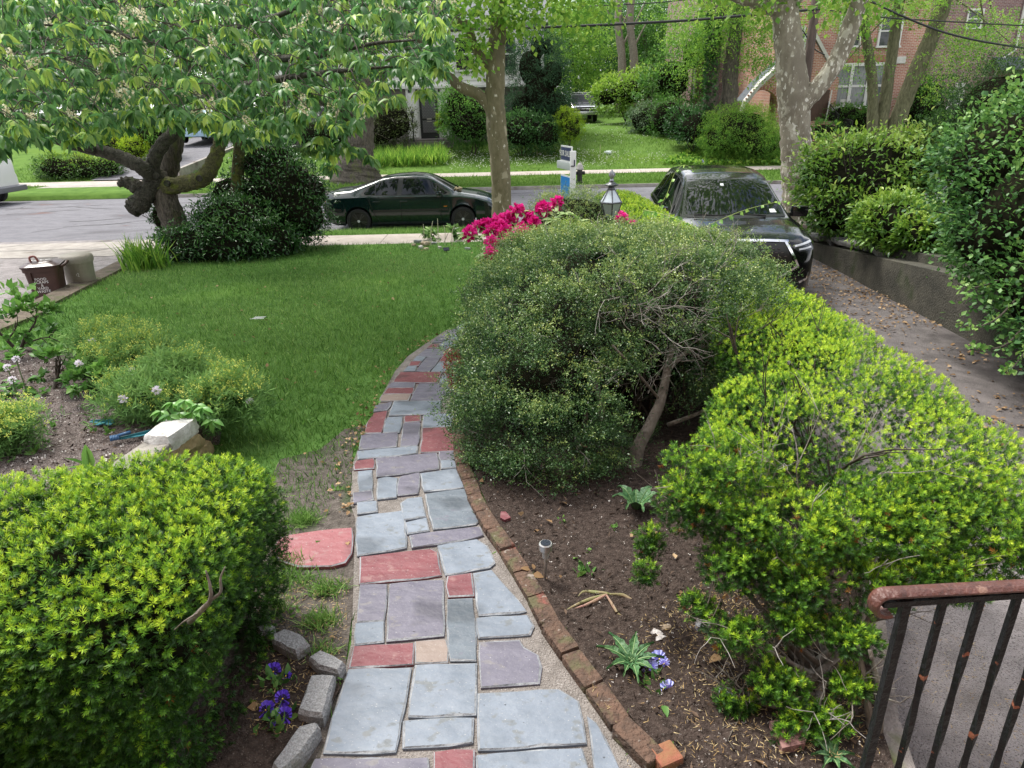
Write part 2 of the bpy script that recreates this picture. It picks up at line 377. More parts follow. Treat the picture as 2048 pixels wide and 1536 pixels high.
grass_soil = M("turf", (.052, .115, .022), (.095, .19, .045), 5, .95, .5, 60, spec=.1, spots=[(.35, .56, .1, (.11, .21, .04)), (120, .62, .1, (.10, .17, .05))])
soil = M("soil", (.026, .019, .016), (.078, .058, .049), 30, .95, 1.0, 90, spec=.1, spots=[(160, .64, .05, (.20, .17, .15)), (7, .6, .15, (.034, .026, .021))])
mulch = M("mulch", (.055, .043, .040), (.17, .14, .13), 45, .95, 1.0, 70, spec=.1, spots=[(140, .60, .06, (.42, .38, .36)), (6, .58, .14, (.06, .045, .04))])
asphalt = M("asphalt", (.105, .102, .118), (.15, .146, .165), 3, .9, .5, 220, spots=[(260, .62, .06, (.30, .29, .30)), (.45, .58, .1, (.085, .08, .092)), (.9, .66, .05, (.115, .06, .055))], stretch=(.7, 1.3, 1))
concrete = M("concrete", (.25, .225, .205), (.36, .33, .30), 4, .9, .6, 120, spots=[(170, .63, .06, (.13, .115, .105)), (1.1, .58, .12, (.17, .145, .12))])
pebbly = M("pebbly_concrete", (.20, .18, .18), (.32, .29, .29), 5, .9, 1.0, 110, spots=[(120, .56, .08, (.09, .08, .078)), (150, .66, .05, (.40, .37, .36)), (1.3, .55, .12, (.12, .105, .10))])
dark_drive = M("damp_driveway", (.085, .074, .074), (.17, .15, .148), 4, .85, .9, 100, spots=[(130, .60, .06, (.20, .18, .17)), (1.2, .55, .12, (.05, .042, .042))])
walk_c = M("pavement", (.33, .285, .255), (.42, .37, .335), 3, .9, .4, 150, spots=[(.8, .6, .1, (.27, .23, .20))])
far_turf = M("far_turf", (.060, .120, .020), (.105, .185, .035), 2.2, .95, .8, 25, spec=.1, spots=[(.16, .55, .12, (.095, .165, .022)), (30, .62, .1, (.085, .17, .03))])

# one sheet of ground to the horizon, rising across the road
m = MB(); xs = [-400, -90] + list(np.linspace(-40, 40, 41)) + [90, 400]
ys = [-60, 17.8, 27.40, 27.42, 29, 31, 32, 33, 35, 36.5, 38, 40, 43, 46, 50, 55, 62, 80, 200, 700]
for j, y in enumerate(ys):
    for x in xs: m.v.append((x, y, -1.3 if y < 27.41 else fz(y) + (.05 * math.sin(x * .9 + y) if 33 < y < 80 else 0)))
nx = len(xs); m.f = [(j * nx + i, j * nx + i + 1, (j + 1) * nx + i + 1, (j + 1) * nx + i) for j in range(len(ys) - 1) for i in range(nx - 1)]; m.m = [0] * len(m.f)
tag(m.build("ground", far_turf, smooth=True), kind='structure')
sheet("road", rect(-90, 90, 17.9, 27.45), lambda x, y: ROADZ + .04 * (1 - ((y - 22.6) / 4.7) ** 2), asphalt, 1.5)
# cracks and tar seams in the road
m = MB(); cr_ = random.Random(4)
for k in range(30):
    x = cr_.uniform(-20, 8); y = cr_.uniform(18.6, 27); a = cr_.choice([0, 0, 0, 1.4]) + cr_.uniform(-.3, .3); pts = []
    for q in range(cr_.randint(5, 14)):
        pts.append((x, y)); a += cr_.uniform(-.45, .45); x += math.cos(a) * .38; y += math.sin(a) * .3
        if not 18.2 < y < 27.1: break
    for i in range(len(pts) - 1):
        (ax, ay), (bx, by) = pts[i], pts[i + 1]; wd = cr_.uniform(.012, .045); z = lambda y: ROADZ + .04 * (1 - ((y - 22.6) / 4.7) ** 2) + .006
        m.add([(ax, ay - wd, z(ay)), (bx, by - wd, z(by)), (bx, by + wd, z(by)), (ax, ay + wd, z(ay))], [(0, 1, 2, 3)])
tag(m.build("road_crack", M("tar", (.03, .028, .032), (.05, .047, .05), 5, .8)), kind='structure')
# kerbs
kerb_m = M("kerb_stone", (.22, .2, .185), (.34, .31, .285), 3, .9, .5, 60, spots=[(1.5, .55, .1, (.13, .11, .095))])
def kerb(x0, x1, y, h=.13):
    m = MB(); x = x0
    while x < x1:
        L = min(2.2, x1 - x); m.box((x + L / 2, y, ROADZ - .1 + h / 2 + .05), (L - .012, .16, h + .1), bev=.015); x += L
    return tag(m.build("kerb", kerb_m, smooth=True, sharp=40), kind='structure')
kerb(-46, -21, 27.45); kerb(-13.6, 60, 27.45); kerb(-7.0, 1.9, 17.95); kerb(6.6, 60, 17.95)
# far pavement, its verge grass and the driveway of the far left house
m = MB(); x = -60.
while x < 60:
    m.add([(x, 31.2, fz(31.2) + .012), (x + 1.485, 31.2, fz(31.2) + .012), (x + 1.485, 32.5, fz(32.5) + .012), (x, 32.5, fz(32.5) + .012)], [(0, 1, 2, 3)]); x += 1.5
tag(m.build("far_pavement", walk_c), kind='structure')
sheet("far_apron", [(-21.5, 27.4), (-13.2, 27.4), (-14.4, 31.2), (-20.0, 31.2)], lambda x, y: float(np.interp(y, [27.4, 31.2], [ROADZ + .01, fz(31.2) + .012])) + .012, concrete, .8)
sheet("far_driveway", [(-19.0, 32.5), (-15.2, 32.5), (-15.6, 46), (-19.6, 46)], lambda x, y: fz(y) + .06, asphalt, .8)
m = MB(); m.box((-15.0, 36.5, fz(36) + .06), (.18, 8, .5), rx=.08); tag(m.build("far_driveway_kerb", kerb_m), kind='structure')
# near verge and pavement
near_turf = grass_soil
sheet("near_verge", rect(-7.6, 2.2, 17.15, 17.9), lambda x, y: -.61, near_turf, .4, .01)
sheet("near_verge", rect(6.2, 40, 17.15, 17.9), lambda x, y: -.61, soil, .4, .02)
m = MB(); x = -9.0
while x < 30:
    m.box((x + .75, 16.5, -.65), (1.488, 1.3, .1), bev=.008); x += 1.5
tag(m.build("pavement", walk_c), kind='structure')
# left driveway, lower than the lawn
sheet("left_driveway", [(-30, -4), (-6.4, -4), (-6.7, 8.5), (-7.6, 15.6), (-7.0, 18.0), (-30, 18.0)], lambda x, y: float(np.interp(y, [-4, 13, 16, 18], [-.62, -.66, -.68, ROADZ + .012])), pebbly, .7)
sheet("left_pavement", rect(-30, -7.7, 15.5, 17.6), lambda x, y: float(np.interp(y, [15.5, 16, 17.6], [-.668, -.672, -.715])), concrete, .7)
m = MB()
for pts in ([(-14.2, 15.6), (-13.4, 16.4), (-12.1, 17.5)], [(-10.2, 15.6), (-9.6, 16.5), (-8.7, 17.5)], [(-18, 16.5), (-13.4, 16.45), (-9.6, 16.5)]):
    for i in range(len(pts) - 1):
        a, b = Vector((*pts[i], 0)), Vector((*pts[i + 1], 0)); n = (b - a).normalized().cross(Vector((0, 0, 1))) * .015
        zz = lambda p: float(np.interp(p.y, [15.5, 16, 17.6], [-.668, -.672, -.715])) + .005
        m.add([(p.x, p.y, zz(p)) for p in (a - n, b - n, b + n, a + n)], [(0, 1, 2, 3)])
tag(m.build("pavement_joint", MATS["tar"]), kind='structure')
# right driveway, sunk between its walls
def dz(x, y): return float(np.interp(y, [-3, 12.5, 16, 18], [-.5, -.5, -.62, ROADZ + .012]))
sheet("right_driveway", [(.9, -3), (6.0, -3), (6.0, 15.8), (7.0, 18), (1.6, 18), (1.98, 15.8), (1.95, 3.3), (1.44, 2.0), (1.05, .4)], dz, dark_drive, .5, .008)
sheet("right_driveway_slab", [(1.0, -2), (4.2, -2), (4.2, 3.9), (2.1, 3.9), (1.98, 3.3), (1.48, 2.0), (1.05, .4)], lambda x, y: dz(x, y) + .012, pebbly, .3, .004)

# front lawn terrace
wallL = [atz(20, 652, -.26), atz(60, 630, -.3), atz(150, 583, -.38), atz(225, 545, -.47), atz(275, 519, -.55)]
LAWN = [(-6.6, .3)] + [(p.x + .12, p.y) for p in wallL] + [(wallL[-1].x + .2, 15.85), (1.95, 15.85), (1.93, 3.3), (1.4, 2.0), (1.0, .3)]
sheet("lawn", LAWN, lambda x, y: gz(y), grass_soil, .35, .004, 1.4, skirt=.8)
m = MB(); P = smooth_path([(wallL[0].x + .2, wallL[0].y - 6, -.1)] + [tuple(p) for p in wallL] + [(wallL[-1].x - .1, 15.6, -.62)], 5)
for i in range(len(P) - 1):
    a, b = P[i], P[i + 1]; d = (b - a).normalized(); n = Vector((-d.y, d.x, 0)).normalized() * .17; za, zb = gz(a.y) + .07, gz(b.y) + .07
    j = Vector((0, 0, rnd.uniform(-.012, .012)))
    vs = [(*(a + n)[:2], za), (*(a - n)[:2], za - .02), (*(b - n)[:2], zb - .02), (*(b + n)[:2], zb), (*(a + n)[:2], -.9), (*(a - n)[:2], -.9), (*(b - n)[:2], -.9), (*(b + n)[:2], -.9)]
    m.add(vs, [(0, 1, 2, 3), (0, 3, 7, 4), (1, 5, 6, 2)])
mossy = M("mossy_concrete", (.075, .055, .04), (.17, .135, .10), 5, .95, 1., 50, spots=[(3, .54, .12, (.07, .085, .025)), (90, .62, .06, (.28, .25, .21))])
tag(m.build("low_wall", mossy, smooth=True, sharp=50), "low mossy concrete wall between the lawn and the bin driveway", "wall")

# path: sandy mortar bed with the flagstones set in it
def c6(p): return (520 + p[0] / 3.338, 640 + p[1] / 3.338)
def c7(p): return (520 + p[0] / 2.56, 1040 + p[1] / 2.56)
left = [(600, 1575), (640, 1525), (668, 1430), (690, 1345), (703, 1290), (706, 1220), (711, 1040), (701, 1012), (706, 930), (720, 890), (733, 860), (752, 825), (760, 800), (790, 745), (815, 715), (850, 690), (893, 662)]
right = [(935, 655), (925, 700), (915, 760), (912, 870), (921, 950), (948, 1015), (990, 1090), (1045, 1185), (1095, 1275), (1135, 1338), (1178, 1400), (1240, 1482), (1300, 1555), (1330, 1600)]
PATH = [atg(*p).xy for p in left + right]
mortar = M("sandy_mortar", (.17, .15, .135), (.28, .25, .23), 12, .95, 1., 120, spots=[(180, .6, .08, (.45, .42, .40)), (4, .62, .1, (.09, .075, .065))])
PATHO = sheet("path", PATH, lambda x, y: gz(y) + .012, mortar, .12, .003, 6)
def slabmat(k, c1, c2, dirt): return M("flagstone_" + k, c1, c2, 3.4, .6, .9, 13, bdist=.012, detail=12, lo=.33, hi=.67, stretch=(1, 1.5, 1), spots=[(14, .60, .08, dirt), (110, .66, .05, (.36, .35, .34)), (1.7, .57, .08, tuple(c * .72 for c in c1)), (40, .70, .03, tuple(c * .35 for c in c1))])
SLK = .9
SL = dict(B=slabmat("pale_blue", (.112, .136, .172), (.19, .22, .268), (.125, .138, .15)), D=slabmat("dark_blue", (.075, .095, .12), (.135, .16, .19), (.11, .115, .15)),
          P=slabmat("purple_grey", (.085, .080, .112), (.142, .134, .175), (.15, .14, .15)), R=slabmat("maroon", (.115, .026, .035), (.18, .047, .057), (.20, .09, .09)),
          T=slabmat("tan", (.17, .125, .11), (.23, .18, .155), (.2, .17, .15)))
S7 = """R 513,207 880,165 908,185 930,305 515,348|B 913,148 1110,118 1165,150 1200,240 1175,262 955,300|P 768,95 1130,48 1145,95 1090,113 778,162
R 955,308 1085,288 1098,408 962,413|B 1095,290 1190,272 1235,340 1365,485 1330,492 1118,512|P 513,352 650,345 640,535 500,545|P 665,348 940,322 945,612 652,640
D 960,428 1090,422 1112,740 968,742|B 1113,520 1370,508 1400,565 1385,605 1120,628|B 495,548 640,538 635,645 488,658|R 487,668 790,650 780,762 458,778
T 798,640 955,630 963,748 800,752|P 1128,645 1330,637 1345,675 1420,715 1440,770 1425,855 1130,880|B 455,785 775,780 695,1212 325,1215|B 800,760 1110,757 1105,1018 763,1028
B 738,1045 1090,1030 1090,1165 732,1195|B 1122,912 1530,890 1630,950 1672,1165 1125,1200|P 290,1245 860,1242 866,1350 240,1350|R 893,1205 1095,1198 1093,1350 888,1350
B 1113,1222 1640,1190 1690,1350 1110,1350|B 1678,1030 1720,1060 1870,1350 1715,1350|B 497,0 735,-34 752,160 497,203"""
S6 = """B 945,1245 985,1215 1080,1203 1110,1335 960,1358|B 972,1372 1118,1342 1133,1430 985,1455|D 1105,1185 1370,1148 1455,1365 1440,1385 1160,1418|B 645,1238 785,1228 792,1300 648,1318
P 622,1175 750,1158 762,1222 625,1245|B 785,1080 850,1070 918,1075 915,1205 785,1220|P 930,1075 950,1060 1068,1038 1060,1180 920,1193|B 1075,1045 1335,1008 1365,1140 1095,1168
P 780,945 1180,905 1195,1015 785,1070|B 655,1030 752,1020 752,1155 665,1170|R 635,960 765,943 765,1010 630,1020|B 655,895 1052,860 1050,910 655,950|P 1198,898 1315,893 1318,945 1205,960
B 1205,960 1280,950 1335,985 1330,1003 1212,1012|P 680,785 925,765 910,865 665,885|R 1090,742 1310,730 1308,893 1072,905|P 960,705 1072,698 1058,858 940,865|R 968,658 1078,653 1072,695 965,702
B 1095,650 1308,640 1308,727 1085,738|B 850,668 955,660 935,768 820,770|R 760,640 855,622 812,772 695,775 715,715|B 895,562 1215,558 1203,640 862,655|P 770,590 885,563 855,618 755,628
P 1060,440 1245,438 1212,555 1005,558|T 815,515 1008,510 990,555 800,560|R 855,472 1030,468 1018,510 825,512|P 880,435 1035,433 1030,465 850,470|P 1245,445 1330,440 1328,512 1232,518
R 935,365 1215,362 1185,435 888,432|B 1228,372 1320,368 1320,435 1200,438|P 1115,265 1205,265 1135,357 1040,357|B 1195,297 1330,292 1330,360 1145,360|R 1245,210 1320,208 1310,292 1200,292
B 985,325 1050,322 1035,355 955,358|R 1010,292 1080,290 1060,320 990,322|B 1045,258 1110,258 1085,288 1020,290|P 1110,205 1250,207 1215,262 1050,258|R 1140,178 1195,175 1180,200 1115,200
B 1215,165 1305,105 1340,150 1300,205 1190,203|P 1180,130 1300,72 1330,85 1335,100 1215,158 1150,165|B 1300,70 1345,40 1390,60 1350,100"""
SCR = dict(B="pale blue grey", D="dark blue grey", P="purple grey", R="maroon red", T="tan brown")
worn = M('worn_stone_edge', (.15, .16, .175), (.31, .32, .335), 9, .8, .6, 40)
def slab(k, pts, lift=.027, name="flagstone", par=PATHO, mat=None):
    o = densify([atg(*p).xy for p in pts], .07); c = sum(o, Vector((0, 0))) / len(o)
    o = [p + Vector((rnd.uniform(-1, 1), rnd.uniform(-1, 1))) * .004 for p in o]; n = len(o)
    o = [o[i] * .94 + o[i - 1] * .03 + o[(i + 1) % n] * .03 for i in range(n)]; o = [p + (p - c).normalized() * .006 for p in o]
    t = [p + (c - p).normalized() * rnd.uniform(.005, .013) for p in o]; a = rnd.uniform(-.006, .006); b = rnd.uniform(-.006, .006)
    zf = lambda x, y: gz(y) + lift + (x - c.x) * a + (y - c.y) * b
    q = MB(); q.prism([tuple(p) for p in o], lambda x, y: gz(y) - .03, lambda x, y: zf(x, y) - .005, top=[tuple(p) for p in o])
    q.prism([tuple(p) for p in o], lambda x, y: zf(x, y) - .006, zf, 1, top=[tuple(p) for p in t]); q.m[-2] = 0
    s = q.build(name, [mat or SL[k], worn], par, smooth=False)
    if par: s["label"] = SCR[k] + " flagstone"
    return s
for txt, cv in ((S7, c7), (S6, c6)):
    for e in txt.replace("\n", "|").split("|"):
        f = e.split(); slab(f[0], [cv(tuple(map(float, q.split(",")))) for q in f[1:]])
tag(slab("R", [c7(p) for p in [(65, 175), (95, 125), (150, 100), (300, 75), (475, 60), (472, 190), (440, 240), (370, 255), (200, 258), (110, 225)]], .03, "stepping_stone", None, slabmat("pale_maroon", (.21, .06, .07), (.27, .085, .095), (.24, .12, .12))),
    "large rounded maroon slab lying alone in bare soil left of the path", "stepping stone")
# brick edging
bc = smooth_path([atg(*p) for p in [(916, 850), (920, 905), (928, 945), (940, 975), (955, 1015), (975, 1053), (1000, 1090), (1030, 1135), (1060, 1185), (1085, 1232), (1115, 1285), (1150, 1335), (1188, 1388), (1215, 1425), (1262, 1487), (1305, 1535), (1345, 1585)]], 6)
brk = M("old_brick", (.065, .043, .032), (.145, .085, .058), 14, .95, 1., 45, bdist=.03, spots=[(9, .53, .1, (.10, .09, .045)), (5, .64, .06, (.22, .07, .055)), (30, .64, .05, (.24, .20, .17))])
acc = 0; last = 0; cum = [0]
for i in range(1, len(bc)): cum.append(cum[-1] + (bc[i] - bc[i - 1]).length)
nb = int(cum[-1] / .205); BR = []
for k in range(nb):
    s0 = (k + .5) * .205; p = Vector([np.interp(s0, cum, [q[j] for q in bc]) for j in range(3)]); p2 = Vector([np.interp(s0 + .02, cum, [q[j] for q in bc]) for j in range(3)])
    q = MB(); q.box((p.x, p.y, gz(p.y) + .02 + rnd.uniform(-.006, .008)), (.198, .092, .075), rz=math.atan2(p2.y - p.y, p2.x - p.x) + rnd.uniform(-.04, .04), bev=.009)
    q.v = [tuple(Vector(v) + Vector((rnd.uniform(-1, 1), rnd.uniform(-1, 1), rnd.uniform(-1, 1))) * .0022) for v in q.v]
    b = q.build("edging_brick", brk, None, smooth=True, sharp=45)
    tag(b, "mossy weathered red brick laid end to end in the curved edging of the path", "brick", "bricks edging the flagstone path")
# beds of soil
bedpts = [(935, 660), (925, 760), (930, 900), (948, 960), (985, 1040), (1040, 1125), (1095, 1215), (1150, 1305), (1220, 1400), (1275, 1462), (1345, 1545), (1400, 1620)]
BED = [atg(*p).xy for p in bedpts] + [Vector((1.05, .6)), Vector((1.42, 2.0)), Vector((1.95, 3.3)), Vector((1.98, 11.5)), Vector((.4, 12.3)), Vector((.1, 11.6)), Vector((-.25, 9.2)), Vector((-.45, 8.2))]
sheet("garden_soil", BED, lambda x, y: gz(y) + .036, soil, .09, .014, 9)
BARE = [atg(*p).xy for p in [(590, 1590), (640, 1525), (690, 1345), (706, 1220), (711, 1040), (701, 1012), (706, 900), (735, 850), (690, 860), (640, 900), (560, 920), (520, 1000), (520, 1150), (470, 1280), (300, 1540)]]
sheet("bare_soil", BARE, lambda x, y: gz(y) + .007, M("bare_earth", (.05, .04, .033), (.13, .11, .095), 18, .95, 1., 80, spots=[(150, .63, .05, (.26, .23, .2)), (3.5, .55, .12, (.04, .06, .02))]), .12, .006, 7)
BED2 = [atg(*p).xy for p in [(520, 1290), (600, 1290), (690, 1370), (650, 1440), (560, 1560), (420, 1600), (380, 1450)]]
sheet("flower_bed_soil", BED2, lambda x, y: gz(y) + .022, soil, .08, .012, 12)
# raised planter soil behind the left retaining stones
PLZ = .13
PL = [atz(*p, PLZ).xy for p in [(382, 858), (330, 905), (250, 960), (185, 1010), (60, 1080), (-330, 1150), (-500, 900), (-300, 720), (0, 700), (200, 690), (330, 730), (440, 800), (430, 850)]]
sheet("planter_soil", PL, lambda x, y: PLZ, mulch, .09, .02, 8, skirt=.2)
# walls of the sunken driveway
m = MB()
for (ax_, ay_, bx_, by_) in ((1.97, 3.25, 1.97, 14), (1.44, 2.0, 1.97, 3.27), (1.03, .4, 1.45, 2.02)): L_ = math.hypot(bx_ - ax_, by_ - ay_); m.box(((ax_ + bx_) / 2, (ay_ + by_) / 2, -.24), (L_, .14, .5), rz=math.atan2(by_ - ay_, bx_ - ax_), bev=.02)
tag(m.build("driveway_edge_wall", M("edge_concrete", (.16, .14, .13), (.27, .24, .225), 6, .9, .7, 60, spots=[(3, .58, .1, (.09, .10, .035))])), "low concrete edging wall between the garden bed and the sunken driveway", "wall")
conc_dark = M("dark_wall", (.040, .038, .030), (.095, .088, .068), 3, .9, .8, 40, spots=[(60, .64, .05, (.17, .16, .13)), (2.2, .57, .12, (.035, .045, .018)), (1.2, .62, .12, (.14, .13, .10))])  # evenly dark concrete with random paler and greenish patches
t = thing("retaining_wall", (5.7, 9, -.5), "dark grey concrete retaining wall along the sunken driveway with ledge and loose coping", "wall")
def wtop(y): return float(np.interp(y, [2, 6, 8.4, 11.8, 14.6], [.5, .36, .2, -.12, -.42]))
m = MB(); P = [5.62, 5.62, 5.66, 5.75, 5.86]; Y = [2, 6, 9, 12.2, 14.6]
for i in range(4):
    for (o0, o1, dzz) in ((0, .26, 0), (.26, .48, .13)):
        a, b = P[i], P[i + 1]; y0, y1 = Y[i], Y[i + 1]; za, zb = wtop(y0) + dzz, wtop(y1) + dzz
        m.add([(a + o0, y0, -.6), (b + o0, y1, -.7), (b + o0, y1, zb), (a + o0, y0, za), (a + o1, y0, za), (b + o1, y1, zb), (a + o1, y0, -.6), (b + o1, y1, -.7)],
              [(0, 1, 2, 3), (3, 2, 5, 4), (4, 5, 7, 6)] + ([(0, 3, 4, 6)] if i == 0 else []) + ([(1, 7, 5, 2)] if i == 3 else []))
m.build("wall_face", conc_dark, t)
stone_m = M("slate_coping", (.10, .10, .10), (.22, .21, .195), 7, .85, .8, 40, spots=[(2.5, .6, .1, (.08, .09, .045))])
for k in range(9):
    y = 10.7 + k * .36; m = MB(); m.box((5.86 + (y - 9) * .035 + rnd.uniform(-.05, .08), y, wtop(y) + .05 + rnd.uniform(0, .05)), (rnd.uniform(.26, .4), .33, .07), rz=rnd.uniform(-.35, .35), bev=.015, rx=rnd.uniform(-.12, .12))
    m.build("coping_stone", stone_m, t, smooth=True, sharp=40)
def rz_(x, y): return wtop(min(y, 14.6)) + .1
RBANK = [(6.05, 1), (16, 1), (40, 17.1), (6.4, 17.1), (6.25, 14), (6.1, 10)]
sheet("right_bank", RBANK, lambda x, y: float(np.interp(y, [1, 8, 12, 15.8, 17.2], [.55, .28, 0, -.4, -.6])), soil, .5, .04, 2)
# ================================================================== THE FRONT GARDEN
bark_grey = M("grey_bark", (.09, .075, .06), (.22, .19, .16), 20, .9, .9, 60, stretch=(1, 1, .35), spots=[(9, .62, .1, (.27, .27, .22))])
twig_m = M("dead_twig", (.17, .15, .13), (.38, .36, .33), 25, .9, .5, 80)
twig_dark = M("live_twig", (.022, .018, .013), (.07, .055, .042), 20, .95)
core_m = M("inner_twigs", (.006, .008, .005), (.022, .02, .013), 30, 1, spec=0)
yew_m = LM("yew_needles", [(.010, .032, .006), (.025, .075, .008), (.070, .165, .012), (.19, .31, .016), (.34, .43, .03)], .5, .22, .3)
brown_m = LM("browned_needles", [(.20, .06, .02), (.42, .22, .06)], .7, .2, .1)
YT = [yew_tpl(21, i) for i in range(5)]; YTF = [yew_tpl(10, 20 + i, .10) for i in range(4)]
def branchy(m, p, d, L, r, depth, seed, kids=3, spread=.7, gr=0.):
    q = random.Random(seed); p = Vector(p); d = Vector(d).normalized(); pts = [p]; n = 4
    for i in range(n):
        d = (d + Vector((q.uniform(-1, 1), q.uniform(-1, 1), q.uniform(-1, 1))) * .22 + Vector((0, 0, gr))).normalized(); pts.append(pts[-1] + d * L / n)
    m.tube(pts, [r * (1 - .55 * i / n) for i in range(n + 1)], 5 if r > .006 else 4, caps=False)
    if depth:
        for k in range(kids):
            i = q.choice([2, 3, 4]); nd = (d + Vector((q.uniform(-1, 1), q.uniform(-1, 1), q.uniform(-1, 1))) * spread).normalized()
            branchy(m, pts[i], nd, L * q.uniform(.45, .75), r * .5, depth - 1, seed * 7 + k + 1, kids, spread, gr)
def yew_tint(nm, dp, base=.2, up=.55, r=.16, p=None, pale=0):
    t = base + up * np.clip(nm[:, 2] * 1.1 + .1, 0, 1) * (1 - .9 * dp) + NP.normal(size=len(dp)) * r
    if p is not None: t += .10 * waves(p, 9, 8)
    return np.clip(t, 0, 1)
def hole(p, c, r): return np.sum(((p - np.array(c)) / np.array(r)) ** 2, axis=1) < 1

# --- clipped yew at the left
t = thing("yew_hedge", (-2.2, 2.1, 0), "clipped yew hedge with lime green top beside the pansies and granite blocks", "hedge")
E1 = [(-1.85, 2.12, .40, .85, .52, .46), (-1.47, 2.28, .45, .45, .54, .47), (-1.9, 2.25, .43, .6, .48, .46)]
p, nm, dp = shell(E1, 27000, .36, .09, 5, 3, .02, 4.6, .9)
gap = at(415, 1190, 1.74); keep = ~(hole(p, gap, (.13, .22, .16)) & (NP.random(len(p)) < .93)); keep &= ~((waves(p, 13, 41) < -.34) & (NP.random(len(p)) < .8)); keep &= ~(p[:, 0] > -1.0 - (.9 - p[:, 2]) * .14 - .03 * NP.random(len(p))); keep &= ~(hole(p, at(250, 1340, 1.6), (.35, .2, .12)) & (NP.random(len(p)) < .5))
p, nm, dp = p[keep], nm[keep], dp[keep]
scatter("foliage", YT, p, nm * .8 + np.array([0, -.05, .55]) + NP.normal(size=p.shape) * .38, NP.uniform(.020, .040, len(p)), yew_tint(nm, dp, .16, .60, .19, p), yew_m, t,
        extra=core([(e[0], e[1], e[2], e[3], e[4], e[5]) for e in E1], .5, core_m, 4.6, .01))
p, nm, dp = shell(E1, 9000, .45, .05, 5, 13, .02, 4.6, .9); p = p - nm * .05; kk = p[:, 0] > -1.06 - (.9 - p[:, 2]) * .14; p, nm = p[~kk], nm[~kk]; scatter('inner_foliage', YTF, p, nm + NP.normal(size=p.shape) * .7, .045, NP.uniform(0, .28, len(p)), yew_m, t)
k = NP.integers(0, len(p), 240); k = k[nm[k, 2] < .4]
scatter("browned_sprigs", YT, p[k] - nm[k] * .03, nm[k] + NP.normal(size=(len(k), 3)) * .5, .035, NP.random(len(k)), brown_m, t)
m = MB(); g = Vector(gap)
m.tube(smooth_path([g + Vector((-.16, .06, -.22)), g + Vector((-.04, -.02, -.08)), g + Vector((.03, -.04, .0)), g + Vector((.035, -.02, .07)), g + Vector((.02, .0, .15))]), lerp_list([.016, .015, .012, .008, .004], 17), 7)
m.tube(smooth_path([g + Vector((.03, -.04, 0)), g + Vector((.085, -.03, .04)), g + Vector((.09, -.01, .11)), g + Vector((.12, .0, .17))]), lerp_list([.010, .007, .003], 13), 6)
m.tube(smooth_path([g + Vector((-.05, -.02, -.09)), g + Vector((-.12, -.05, -.12)), g + Vector((-.2, -.02, -.2))]), lerp_list([.006, .004, .003], 9), 5)
m.v = [tuple(g + (Vector(v) - g) * .62) for v in m.v]; m.build("branch", bark_grey, t, smooth=True)
for x in (-1.55, -1.8, -2.1, -2.4):
    m = MB(); branchy(m, (x, 2.15, 0), (rnd.uniform(-.2, .2), .05, 1), .45, .03, 2, int(x * 100) + 900); m.build("stem", bark_grey, t, smooth=True)

# --- long yew hedge beside the sunken driveway: leafy top on bare dark stems
t = thing("yew_hedge", (2.0, 6, 0), "long clipped yew hedge with flat yellow green top along the sunken driveway", "hedge")
E2 = [(1.98, y, .70 - .012 * (y - 3), .44, .72, .25) for y in np.arange(3.5, 12.6, .75)] + [(1.50, 3.25, .66, .46, .55, .24), (1.25, 3.05, .58, .28, .34, .22), (1.78, 4.3, .68, .42, .6, .24), (2.0, 2.9, .64, .42, .5, .25)]
EN = [e for e in E2 if e[1] < 5.2]; EF = [e for e in E2 if e[1] >= 4.8]
p, nm, dp = shell(EN, 24000, .5, .09, 4, 5, .30, 2.6, .84)
keep = ~(hole(p, at(1620, 930, 2.95), (.30, .22, .25)) & (NP.random(len(p)) < .88)); keep &= ~((waves(p, 11, 43) < -.36) & (NP.random(len(p)) < .75)); p, nm, dp = p[keep], nm[keep], dp[keep]
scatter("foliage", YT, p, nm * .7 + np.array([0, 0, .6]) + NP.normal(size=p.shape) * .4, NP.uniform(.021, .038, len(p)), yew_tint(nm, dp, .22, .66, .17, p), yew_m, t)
p, nm, dp = shell(EF, 22000, .4, .07, 4, 6, .30, 2.6, .84)
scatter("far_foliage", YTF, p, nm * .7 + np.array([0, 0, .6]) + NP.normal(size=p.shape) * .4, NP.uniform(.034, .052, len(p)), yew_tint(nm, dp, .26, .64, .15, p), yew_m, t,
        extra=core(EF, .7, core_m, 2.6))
for k in range(26):
    y = 2.9 + k * .27; m = MB(); x = 1.6 + rnd.uniform(-.35, .25)
    branchy(m, (1.7 + rnd.uniform(-.15, .2), y + rnd.uniform(-.1, .1), gz(y)), (rnd.uniform(-.9, .3), rnd.uniform(-.5, .5), 1), .62, rnd.uniform(.012, .026), 2, 50 + k, 3, .6, .05)
    m.build("stem", twig_dark, t, smooth=True)
m = MB(); g = at(1620, 940, 2.75)
for k in range(7): branchy(m, g + Vector((rnd.uniform(-.22, .28), rnd.uniform(-.1, .15), -.28)), (rnd.uniform(-.3, .3), -.1, 1), .36, .006, 2, 300 + k, 3, .5)
m.build("dead_twigs", twig_m, t)

